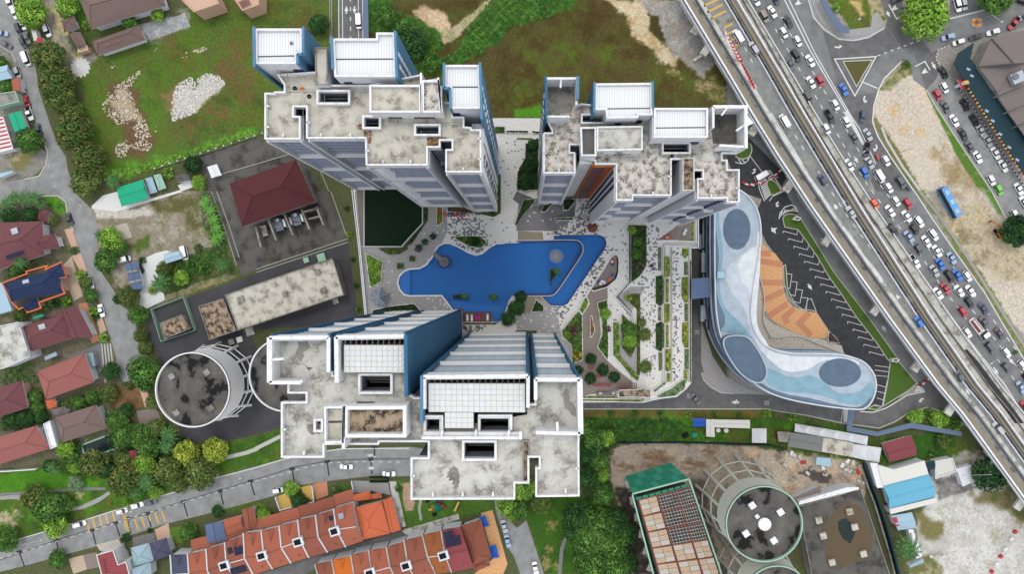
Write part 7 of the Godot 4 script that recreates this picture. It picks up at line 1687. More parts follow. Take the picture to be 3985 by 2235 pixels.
	for q in [[[-390,1075,-260,1040,-228,1190,-370,1212],"terrace house extension with blue grey metal roof",M.slate_corr],[[-250,1035,-120,1000,-95,1105,-220,1160],"terrace house extension with flat rust roof left of the sand yard",M.rust_tile],[[-110,960,-20,930,0,1090,-90,1120],"narrow terrace house extension with rust roof beside the green yard",M.rustdark_tile]]: built("house_extension",q[1],"house",[[q[0],"gable",q[2],[4,4.8]]])
	for q in [[[150,860,230,830,275,950,180,960],"yellow"],[[330,790,410,770,445,890,380,890],"yellow"],[[425,765,530,745,540,850,450,885],"terracotta"],[[600,770,700,755,720,815,600,840],"lawn"],[[715,740,990,745,1010,850,860,815,740,835],"plaza"],[[0,900,60,920,120,1000,0,1060],"lawnbright"],[[1000,745,1050,745,1125,1085,1085,1095,1020,860],"concretelight"],[[1090,1115,1520,990,1530,1030,1130,1150],"concretelight"]]: flat("front_yard",pts(q[0]),M[q[1]],0.035)
	for q in [[720,735,740,830],[150,855,185,955,440,890,425,770],[855,708,990,708,990,742,855,742]]:
		var w := thing("yard_wall",{720: "low wall left of the grey tiled front yard",150: "white wall round the yellow sand front yards",855: "dark green hedge wall beside the parked white sedan"}[q[0]],"wall",at(q[0],q[1])); rim("wall",pts(q),0,1.5,0.25,M.white if q[0] != 855 else M.turf,w,false)
	sh("I")
	built("corner_house","wine red roofed house with white trim at the bottom left","house",[[[735,1298,862,1262,900,1370,960,1350,990,1460,780,1470],"deck",M.wine_tile,6.5,M.white],[[745,1300,858,1268,890,1445,790,1470],"hip",M.wine_tile,[6.7,8.6]]])
	built("corner_house","pale blue roofed house at the bottom left","house",[[[990,1248,1128,1212,1165,1345,1015,1390],"hip",M.paleblue_tile,[6,8]],[[985,1410,1140,1355,1150,1480,990,1500],"hip",M.paleblue_tile,[6.5,8.6]]])
	built("corner_house","slate purple roofed house right of the pale blue one","house",[[[1132,1210,1262,1170,1302,1298,1168,1348],"hip",M.slate_tile,[6,8]]])
	sh("J"); flat("back_lane",pts([-600,1580,130,1412,400,1325,800,1200,1090,1120,1250,1140,1240,1160,980,1250,560,1350,300,1480]),M.asphaltdark,0.03); sh("I")
	flat("front_yard",pts([1280,1100,1480,1060,1520,1180,1300,1220]),M.lawnbright,0.035); flat("front_yard",pts([520,1330,640,1300,660,1410,560,1445]),M.ply,0.035); flat("front_yard",pts([630,1300,735,1280,765,1390,660,1410]),M.plazabrown,0.036); flat("front_yard",pts([730,1225,900,1180,940,1260,880,1280,760,1270]),M.cream,0.036)
	flat("front_yard",pts([1170,1110,1275,1060,1290,1160,1190,1190]),M.peach,0.036); flat("front_yard",pts([1000,1170,1170,1130,1180,1200,1010,1240]),M.plazadark,0.036)
# ---- east and south: market,building site,workshop,street furniture
func crate(called: String,label: String,cat: String,u: float,v: float,s: Vector3,yaw: float,m: Material,group := "",h := 0.0):
	var c := at(u,v,h); var g := Geo.new(); g.box(c + Vector3(0,s.y / 2,0),s,yaw); lone(called,g,m,label,cat,c,group)
func make_east():
	sh("D")
	var t := built("market_hall","large grey tiled market hall with dark teal covered walk at the right edge","market",[[[1590,505,1690,290,1990,215,2050,1150],"flat",M.markettop,6,M.concretegrey]])
	var g := Geo.new()
	for q in [[1590,505,1690,290,1860,480],[1690,290,2000,210,1860,480],[2000,210,2000,470,1860,480],[1590,505,1860,480,1740,700],[1740,700,1860,480,2000,560],[1740,730,2000,600,2000,1120]]:
		var a := at(q[0],q[1],6.05); var b := at(q[2],q[3],6.05); var c := at(q[4],q[5],8.5 if q[4] == 1860 else 6.3)
		g = Geo.new(); slope(g,a,b,c,c); put("roof_slope",g,M.grey_tile,t)
	for q in [[1690,290,1860,480],[1590,505,1860,480],[1700,740,1960,640],[1780,860,1980,780],[1840,970,1990,910]]: g = Geo.new(); g.tube(at(q[0],q[1],6.4),at(q[2],q[3],8.6),0.2,0.2); put("ridge_tiles",g,M.concretedark,t)
	var wk := thing("covered_walk","dark teal roofed walk with skylights along the market hall","arcade",at(1700,850))
	solid("roof",pts([1410,480,1440,400,1560,320,1530,440,1740,720,1960,1060,2000,1420,1510,655],4.5),4.2,4.5,M.tealroof,wk)
	for q in [[1522,515],[1548,565],[1705,905],[1762,1005],[1830,1105],[1890,1200],[1660,830]]: panels(wk,"skylight",[q[0] - 14,q[1] - 8,q[0] + 14,q[1] + 8,q[0] - 24,q[1] + 8],1,1,4.55,M.windowteal)
	for i in 28: var p := at(1515 + i * 16.6,672 + i * 26.5,4.3); g = Geo.new(); g.box(p,Vector3(0.5,0.5,0.5)); put("lantern",g,M.yellow if i % 3 else M.orangeflat_tile,wk)
	for i in 9: var p := at(1512 + i * 55,690 + i * 88); g = Geo.new(); g.box(p + Vector3(0,2.1,0),Vector3(0.4,4.2,0.4)); put("post",g,M.concretedark,wk)
	built("gate_canopy","red entrance canopy with a yellow sign on the market's teal walk","canopy",[[[1432,602,1508,588,1532,640,1470,678],"hip",M.redpaint,[4.6,5.2],M.wine_tile],[[1478,612,1515,606,1525,632,1490,640],"flat",M.yellow,5.3]])
	var ac := thing("roof_machine","steel air handling unit on the market roof","machine",at(1880,590,7)); g = Geo.new(); g.box(at(1880,590,7.4),Vector3(4,1.6,3.4),0.4); put("casing",g,M.steel,ac); g = Geo.new(); g.cyl(at(1870,580,8.2),1.0,1.0,0.4,16); put("fan",g,M.metalgrey,ac)
	var cw := thing("covered_walk","slate blue roofed walk curving beside the corner pavement","arcade",at(490,110)); solid("roof",pts([380,-30,425,-30,470,60,575,200,620,202,616,250,545,240,440,90],3),2.8,3,M.canopy,cw)
	for i in 5: g = Geo.new(); g.cyl(at(410 + i * 38,10 + i * 50),0.1,0.1,2.8,8); put("post",g,M.steel,cw)
	sh("B"); cw = thing("covered_walk","slate blue roofed walk along the two lane road at the top edge","arcade",at(820,120)); solid("roof",pts([800,-40,838,-40,845,300,803,300],3),2.8,3,M.canopy,cw)
	sh("L"); cw = thing("covered_walk","long slate blue roofed walk bending below the mall road","arcade",at(900,350)); solid("roof",pts([612,205,658,208,640,335,830,372,1085,302,1470,372,1465,405,1085,343,830,405,598,365],3),2.8,3,M.canopy,cw)
	var n := 0
	for q in [["K",1795,345,1905,345,1905,455,1795,455,"white tent standing alone beside the grey sheds"],["L",210,308,320,328,312,388,205,370,"white tent, leftmost in the long row by the mall road"],["L",320,328,432,346,424,408,312,388,"white tent, second from left in the long row"],["L",432,346,540,365,530,428,424,408,"white tent, third from left in the long row"],["L",540,365,650,385,640,448,530,428,"white tent, fourth from left in the long row"],["L",650,385,760,405,752,474,640,448,"white tent, rightmost in the long row"],["L",650,462,760,478,740,585,632,560,"large white tent, left of the pair at the row's end"],["L",760,478,862,492,842,606,740,585,"large white tent, right of the pair at the row's end"]]:
		sh(q[0]); var p := pts(q.slice(1,9),3); var c := middle(p); var tn := thing("tent",q[9],"tent",Vector3(c.x,0,c.y),"white tents")
		for i in 4:
			var a := p[i]; var b := p[(i + 1) % 4]; g = Geo.new(); slope(g,Vector3(a.x,3,a.y),Vector3(b.x,3,b.y),Vector3(c.x,4.8,c.y),Vector3(c.x,4.8,c.y)); put("canopy",g,M.clothwhite,tn)
			g = Geo.new(); var k := a.lerp(c,0.05); g.cyl(Vector3(k.x,0,k.y),0.08,0.08,3,6); put("pole",g,M.steel,tn)
	sh("L")
	built("site_shed","long dark grey sheet roofed shed below the tent row","shed",[[[165,375,420,410,405,525,155,482],"gable",M.grey_corr,[3,3.6]]])
	built("site_shed","concrete flat roofed shed between the grey shed and the tents","shed",[[[422,415,652,456,635,562,410,522],"flat",M.concrete,3]])
	built("site_shed","tiny concrete hut left of the dark grey shed","shed",[[[75,370,165,372,155,452,85,445],"flat",M.concretegrey,2.8,M.wine_tile]])
	built("maroon_shed","maroon corrugated shed on the grass below the covered walk","shed",[[[922,602,1130,548,1085,398,866,460],"gable",M.maroon_corr,[3.4,4.4],M.cream2]])
	sh("K")
	built("site_shed","long pale corrugated site shed beside the blue shed","shed",[[[1510,278,1780,282,1778,345,1510,338],"gable",M.pale_corr,[2.8,3.2]]])
	built("site_shed","short pale corrugated shed standing across the long one's end","shed",[[[1450,275,1510,276,1515,410,1450,406],"gable",M.pale_corr,[3.0,3.6]]])
	built("site_shed","bright blue roofed shed at the left of the site sheds","shed",[[[1348,270,1444,270,1444,332,1348,330],"gable",M.tarpblue,[2.6,3.0]]])
	for q in [[1532,353],[1592,355]]: g = Geo.new(); var c := at(q[0],q[1]); g.cyl(c,0.8,0.75,1.5,16); lone("water_butt",g,M.cream2,("left" if q[0] == 1532 else "right") + " round cream water tank below the long site shed","water tank",c,"round tanks")
	crate("covered_pile","green covered pile on the grass near the site sheds","pile",1358,390,Vector3(1.8,1.0,1.6),0.3,M.netgreen); crate("rubbish_pile","black and white rubbish pile on the grass near the green pile","pile",1290,395,Vector3(2.2,0.6,1.6),0.5,M.dark)
	var sf := thing("site_fence","green hoarding fence along the top of the building site","fence",at(1100,455)); rim("hoarding",pts([780,452,1250,448,1500,456,1940,470,2060,505],1),0,2.2,0.12,M.tealroof,sf,false)
	for i in 12: g = Geo.new(); g.box(at(800 + i * 96,453 + i * 1.5,1.2),Vector3(0.15,2.4,0.15)); put("post",g,M.metalgrey,sf)
	var q0 := Vector2(940,890); var q1 := Vector2(1330,790); var q2 := Vector2(1650,1720); var q3 := Vector2(1180,1740); var H := 15.0
	var cb := thing("building_site","unfinished concrete building with formwork top and green safety nets","building",at(1250,1200))
	solid("floor_slab",pts([q0.x,q0.y,q1.x,q1.y,q2.x,q2.y,q3.x,q3.y],H),H - 0.9,H - 0.6,M.rebar,cb); solid("body",inset(pts([q0.x,q0.y,q1.x,q1.y,q2.x,q2.y,q3.x,q3.y],H),0.4),0,H - 1.6,M.concretedark,cb)
	for i in 3:
		for j in 7:
			var a := q0.lerp(q1,i * 0.36).lerp(q3.lerp(q2,i * 0.36),j / 7.0); var b := q0.lerp(q1,min(1.0,(i + 1) * 0.36)).lerp(q3.lerp(q2,min(1.0,(i + 1) * 0.36)),j / 7.0); var d := q0.lerp(q1,i * 0.36).lerp(q3.lerp(q2,i * 0.36),(j + 1) / 7.0)
			var e := b + d - a
			if i == 0 or j > 2:
				var parts := 3
				for k in parts:
					for l in 2:
						var o := a.lerp(b,0.04 + 0.46 * l).lerp(d.lerp(e,0.04 + 0.46 * l),0.04 + 0.31 * k); var w := (b - a) * 0.44; var hh := (d - a) * 0.29
						solid("formwork_sheet",pts([o.x,o.y,o.x + w.x,o.y + w.y,o.x + w.x + hh.x,o.y + w.y + hh.y,o.x + hh.x,o.y + hh.y],H),H - 0.55,H - 0.3 + 0.02 * ((i + j + k + l) % 3),[M.ply,M.plywarm,M.plypale][(i * 5 + j * 3 + k * 2 + l) % 3],cb)
			else:
				for k in 6: var u := a.lerp(b,0.1 + 0.16 * k); var w := d.lerp(e,0.1 + 0.16 * k); g = Geo.new(); g.tube(at(u.x,u.y,H - 0.35),at(w.x,w.y,H - 0.35),0.13,0.13,5); put("rebar_cage",g,M.concretegrey,cb)
				for k in 5: var u := a.lerp(d,0.12 + 0.19 * k); var w := b.lerp(e,0.12 + 0.19 * k); g = Geo.new(); g.tube(at(u.x,u.y,H - 0.3),at(w.x,w.y,H - 0.3),0.09,0.09,5); put("rebar_cage",g,M.concretelight,cb)
			for s in [[a,b],[a,d]]: rim("beam_edge",pts([s[0].x,s[0].y,s[1].x,s[1].y],H),H - 0.6,H - 0.2,0.28,M.rustdark_tile,cb,false)
	for q in [[[895,838,1322,728],[838,705,1180,602],14.5,5.0,8],[[890,835,1130,1740],[905,830,1165,1740],14.6,8.0,14],[[1325,728,1665,1720],[1335,745,1650,1720],14.6,13.6,14]]:
		for k in int(q[4]):
			for r in (3 if q[4] == 8 else 1):
				var f0 := k / float(q[4]); var f1 := (k + 0.97) / float(q[4]); var e0 := r / 3.0 if q[4] == 8 else 0.0; var e1 := (r + 0.95) / 3.0 if q[4] == 8 else 1.0
				var top := func(f: float) -> Vector3: return at(lerp(float(q[0][0]),float(q[0][2]),f),lerp(float(q[0][1]),float(q[0][3]),f),q[2])
				var low := func(f: float) -> Vector3: return at(lerp(float(q[1][0]),float(q[1][2]),f),lerp(float(q[1][1]),float(q[1][3]),f),q[3])
				var A: Vector3 = top.call(f0); var B: Vector3 = top.call(f1); var C: Vector3 = low.call(f1); var E: Vector3 = low.call(f0)
				g = Geo.new(); g.quad(A.lerp(E,e1),B.lerp(C,e1),B.lerp(C,e0),A.lerp(E,e0)); put("net_panel",g,M.netpale if (k * 2 + r) % 3 == 0 else M.netgreen,cb)
	for q in [[895,840,1322,728],[893,845,1130,1740],[1322,730,1660,1720]]: rim("edge_beam",pts(q,H),H - 0.5,H + 0.1,0.45,M.mint,cb,false)
	for k in 8: panels(cb,"net_panel",[915 + k * 49,868 - k * 13,960 + k * 49,856 - k * 13,922 + k * 49,888 - k * 13],1,1,14.7,M.netgreen)
	var wt := water_tower("pale green rimmed water tower with white hatches beside the building site",1888,1068,288,28,19,14,M.cream2,M.mint,2.2)
	for q in [[1795,925,1.5,"upper roof hatch"],[1832,1008,0.9,"tiny roof hatch near the centre"],[1748,1137,1.5,"left roof hatch"],[2008,975,1.5,"right upper roof hatch"],[1958,1190,1.5,"lower roof hatch"]]: crate("roof_hatch","white " + q[3] + " on the green rimmed water tower","hatch",q[0],q[1],Vector3(q[2] * 1.25,0.5,q[2] * 1.25),0.6,M.white,"hatches on the green rimmed tower",27.2)
	var dc := at(1888,1066,27.2); g = Geo.new(); g.cyl(dc,1.9,1.9,0.5,24); lone("round_hatch",g,M.whiteclean,"round white lid at the centre of the green rimmed water tower","lid",dc)
	water_tower("second green rimmed water tower mostly cut by the bottom edge",1990,1630,250,28,19,14,M.cream2,M.mint,2.2)
	sh("L")
	var bs := built("settling_basin","square concrete basin roof with a brown puddle and square hatches","basin",[[[230,930,700,800,940,1500,340,1500],"deck",M.concretedark,5,M.concretegrey]])
	flat("puddle",rough(pts([440,1050,480,990,600,900,700,930,740,1020,790,1130,790,1250,760,1320,560,1390,470,1390,430,1330,440,1200,410,1100],5),1.0,0.35,3),M.puddle,5.01,bs); flat("puddle",rough(pts([530,1050,590,1020,650,1080,660,1140,630,1220,570,1180,535,1110],5),1.0,0.2,3),M.pond,5.02,bs)
	for q in [[615,970,"uppermost"],[652,1085,"in the puddle's centre"],[382,1035,"at the upper left"],[415,1152,"at the left edge of the puddle"],[718,1288,"at the lower right of the puddle"],[482,1352,"lowest, left"]]: crate("basin_hatch","square concrete hatch on the basin roof, " + q[2],"hatch",q[0],q[1],Vector3(2.0,0.9,2.0),0.25,M.concrete,"hatches on the basin",5.0)
	built("lean_to","white sloping roof strip along the top of the square basin","roof",[[[235,925,240,895,600,790,690,790,690,805],"flat",M.white,5.6]]); built("lean_to","pinkish stepped ramp left of the white roof strip","ramp",[[[190,875,395,785,412,850,215,895],"flat",M.plazabrown,3.4]])
	built("workshop","workshop with light blue ridge roof and cream side roofs","workshop",[[[872,778,1218,690,1268,860,920,952],"gable",M.blue_corr,[5,6.5]],[[832,622,955,655,1185,588,1216,690,870,780],"flat",M.pale_corr,4.4],[[775,606,832,610,876,792,828,796],"flat",M.white_corr,4.2],[[922,955,1275,868,1280,905,930,995],"flat",M.pale_corr,4]])
	built("awning","teal ribbed barrel awning at the corner of the workshop","awning",[[[1180,600,1252,586,1266,650,1196,662],"gable",M.tealroof,[3,3.8]]])
	built("site_office","blue and grey sheet box house below the workshop","hut",[[[930,1005,1090,980,1124,1096,985,1116],"gable",M.sky_corr,[3,3.8],M.tarpblue],[[945,1022,975,1018,998,1080,970,1086],"flat",M.redpaint,3.7]])
	built("flat_roof","cream concrete terrace with steps right of the teal awning","terrace",[[[1262,590,1395,565,1425,668,1262,725],"deck",M.cream2,3]]); built("flat_roof","white concrete slab roof beside the big dark tree","roof",[[[1425,650,1540,620,1566,745,1475,785],"flat",M.clothwhite,2.6]])
	var gf := thing("green_fence","dark green mesh fence along the basin lane","fence",at(830,900)); rim("mesh",pts([720,610,830,900,880,1050,990,1460],1),0,2.4,0.5,M.tealroof,gf,false)
	var yl := thing("basin_wall","long concrete wall right of the square basin","wall",at(850,1200)); rim("wall",pts([720,700,800,900,920,1300,960,1460],1),0,1.6,0.4,M.concretegrey,yl,false)
	built("small_cabin","long pale grey slab lying on the gravel lot","slab",[[[1222,1305,1330,1283,1335,1305,1230,1328],"flat",M.concretelight,0.8]]); built("side_roof","white strip roof right of the palm at the gravel lot","roof",[[[1062,1110,1100,1105,1170,1310,1125,1330],"flat",M.white,2.6]]); built("side_roof","turquoise frame roof at the end of the white strip roof","roof",[[[1070,1380,1175,1325,1185,1360,1075,1400],"flat",M.windowteal,2.4]])
	for i in 6: var b: Array = [[1862,1123,"r","topmost red"],[1832,1175,"w","topmost white"],[1785,1253,"w","middle white"],[1755,1308,"r","middle red"],[1722,1362,"w","lowest white"],[1687,1423,"r","lowest red"]][i]; crate("water_barrier",b[3] + " plastic barrier in the line on the gravel lot","barrier",b[0],b[1],Vector3(1.2,0.8,0.9),0.6,M.redpaint if b[2] == "r" else M.paint,"barriers on the gravel lot")
	for i in 22: crate("site_rubble","loose block in the pile of stored blocks on the building site","block",[590,620,650,680,690,720,430,415,300,270,330,180,200,430,690,560,470,130,110,600,640,240][i],[655,665,670,672,740,750,670,640,680,600,645,530,545,690,625,620,580,620,525,590,600,560][i],Vector3(1.6,0.7,1.0),i * 0.7,[M.concretelight,M.plypale,M.concretegrey,M.white][i % 4] if i not in [3,9] else M.redpaint,"stored blocks on the building site")
	built("blue_container","pale blue sheet covered container on the building site","container",[[[372,562,482,574,475,636,366,618],"flat",M.sky_corr,2.4]]); sh("K"); for i in 16: crate("scaffold_stack",["first","second","third","fourth","fifth","sixth","seventh","eighth","ninth","tenth","eleventh","twelfth","thirteenth","fourteenth","fifteenth","last"][i] + " stack of planks from the top beside the unfinished building","stack",860 + i * 11 + (i % 3) * 18,760 + i * 42,Vector3(1.8,0.8,2.6),0.3 + i,[M.plypale,M.concretegrey,M.metalgrey][i % 3],"stacks beside the unfinished building")
	sh("C"); built("loading_beam","long pale concrete beam lying on the gravel pad","beam",[[[1350,448,1470,372,1482,386,1362,466],"flat",M.concretelight,1.0]])
	on(2860,560,6.48)
	var bl := [[1130,680],[1065,745],[990,795],[925,850],[890,890],[690,985],[595,990],[505,1015],[420,1042],[330,1048],[262,1025],[190,990]]
	for i in bl.size(): crate("gate_barrier",("red" if i % 2 else "white") + " plastic barrier, " + ["first","second","third","fourth","fifth","sixth","seventh","eighth","ninth","tenth","eleventh","last"][i] + " from the right across the mall gate","barrier",bl[i][0],bl[i][1],Vector3(1.3,0.9,0.5),0.6 if i < 6 else -0.4,M.redpaint if i % 2 else M.paint,"red and white barriers at the gate")
	on(3440,1240,3.874)
	for i in 6: var b: Array = [[695,890],[655,910],[610,943],[570,978],[528,1003],[503,1020]][i]; crate("gate_barrier",("white" if i % 2 else "red") + " plastic barrier, " + ["first","second","third","fourth","fifth","last"][i] + " from the right across the service road's end","barrier",b[0],b[1],Vector3(1.2,0.9,0.5),0.6,M.paint if i % 2 else M.redpaint,"barriers across the service road")
	on(2985,745)
	for q in [[960,1275,"white framed sign board at the end of the bays"],[220,205,"white sign board on the grass tip by the viaduct"]]: built("sign_board",q[2],"sign",[[[q[0] - 28,q[1] + 8,q[0] - 8,q[1] - 18,q[0] + 34,q[1] - 4,q[0] + 16,q[1] + 18],"deck",M.metalgrey,2.0,M.white]])
	for q in [["D",2,200,112,135,0],["D",305,705,398,662,0],["D",600,1215,730,1145,0],["H",850,285,1040,225,0],["H",1210,770,1415,738,0],["H",1600,1250,1690,1300,0],["D",1560,190,1770,165,0],["D",1005,1150,1105,1120,0],["D",610,195,695,145,0],["L",1560,640,1480,700,0],["I",1870,625,1815,725,0],["I",990,940,992,975,0],["I",312,1150,317,1190,0],["J",888,500,888,560,0]]:
		sh(q[0]); var a := at(q[1],q[2],0); var b := at(q[3],q[4],9)
		var p := thing("street_lamp","grey street lamp with a long arm, " + {"D2": "uppermost over the highway queue","D305": "second from top over the highway queue","D600": "over the queue beside the black pickup","H850": "over the dark SUV in the queue","H1210": "over the maroon sedan in the queue","H1600": "near the lowest part of the highway queue","D1560": "at the painted ring on the side road","D1005": "on the bare sandy lot","D610": "on the grass of the corner island","L1560": "beside the viaduct at the gravel lot","I1870": "right of the lime tree on the southern street","I990": "beside the parked cars on the southern street","I312": "at the left end of the southern street","J888": "at the foot of the lower tower's left wing"}[q[0] + str(q[1])],"street lamp",a,"street lamps")
		g = Geo.new(); g.tube(a,a + Vector3(0,8.8,0),0.12,0.08,8); put("pole",g,M.steel,p); g = Geo.new(); g.tube(a + Vector3(0,8.7,0),b,0.07,0.05); put("arm",g,M.steel,p); g = Geo.new(); g.box(b,Vector3(0.9,0.15,0.35),0.5); put("lamp_head",g,M.paintgrey,p)
	sh("J")
	var pg := at(1365,940,1); var pl := thing("climbing_frame","colourful climbing frame with slides on the lawn under the lower tower","playground",Vector3(pg.x,0,pg.z))
	for q in [[1365,945,1.6,M.green_corr,2.4],[1335,950,1.2,M.yellow,2.0],[1375,915,1.0,M.redpaint,2.0]]: g = Geo.new(); var c := at(q[0],q[1],q[4]); g.cyl(c - Vector3(0,0.6,0),q[2],0.1,0.9,6); put("tower_roof",g,q[3],pl); g = Geo.new(); g.box(c - Vector3(0,q[4] / 2 + 0.4,0),Vector3(q[2],q[4] - 0.6,q[2]),0.4); put("tower",g,M.tarpblue,pl)
	for q in [[1390,920,1425,945,M.redpaint],[1330,955,1300,960,M.yellow],[1360,905,1358,880,M.tarpblue]]: g = Geo.new(); g.tube(at(q[0],q[1],2),at(q[2],q[3],0.3),0.4,0.4,8); put("slide",g,q[4],pl)
	built("swing","yellow framed swing on the lawn under the lower tower","swing",[[[1485,968,1518,898,1530,904,1498,975],"flat",M.yellow,2.0,M.dark]])
	for q in [[1290,890,"upper"],[1343,993,"lower"]]: crate("spring_toy",q[2] + " small play device left of the swing","play device",q[0],q[1],Vector3(1.4,0.6,1.0),0.4,M.dark)
	on(2985,745)
	var ex := at(1765,320,1); var xv := thing("excavator","orange excavator half under the dark tree on the sandy lot","excavator",Vector3(ex.x,0,ex.z))
	for s in [-1.0,1.0]: g = Geo.new(); g.box(ex + Vector3(s,-0.5,0),Vector3(0.6,0.9,3.4),0.6); put("track",g,M.rubber,xv)
	g = Geo.new(); g.box(ex + Vector3(0,0.7,0.3),Vector3(2.2,1.2,2.6),0.6); put("body",g,M.orangeflat_tile,xv); g = Geo.new(); g.box(ex + Vector3(-0.7,1.4,-0.2),Vector3(0.9,1.1,1.3),0.6); put("cab",g,M.windowdark,xv)
	g = Geo.new(); g.tube(ex + Vector3(0,0.8,-0.8),ex + Vector3(-2.4,2.2,-2.6),0.25,0.2); put("boom",g,M.orangeflat_tile,xv); g = Geo.new(); g.tube(ex + Vector3(-2.4,2.2,-2.6),ex + Vector3(-3.8,0.8,-4.0),0.2,0.15); put("boom",g,M.orangeflat_tile,xv); g = Geo.new(); g.box(ex + Vector3(-3.9,0.4,-4.1),Vector3(0.9,0.8,0.6),0.6); put("bucket",g,M.rustdark_tile,xv)
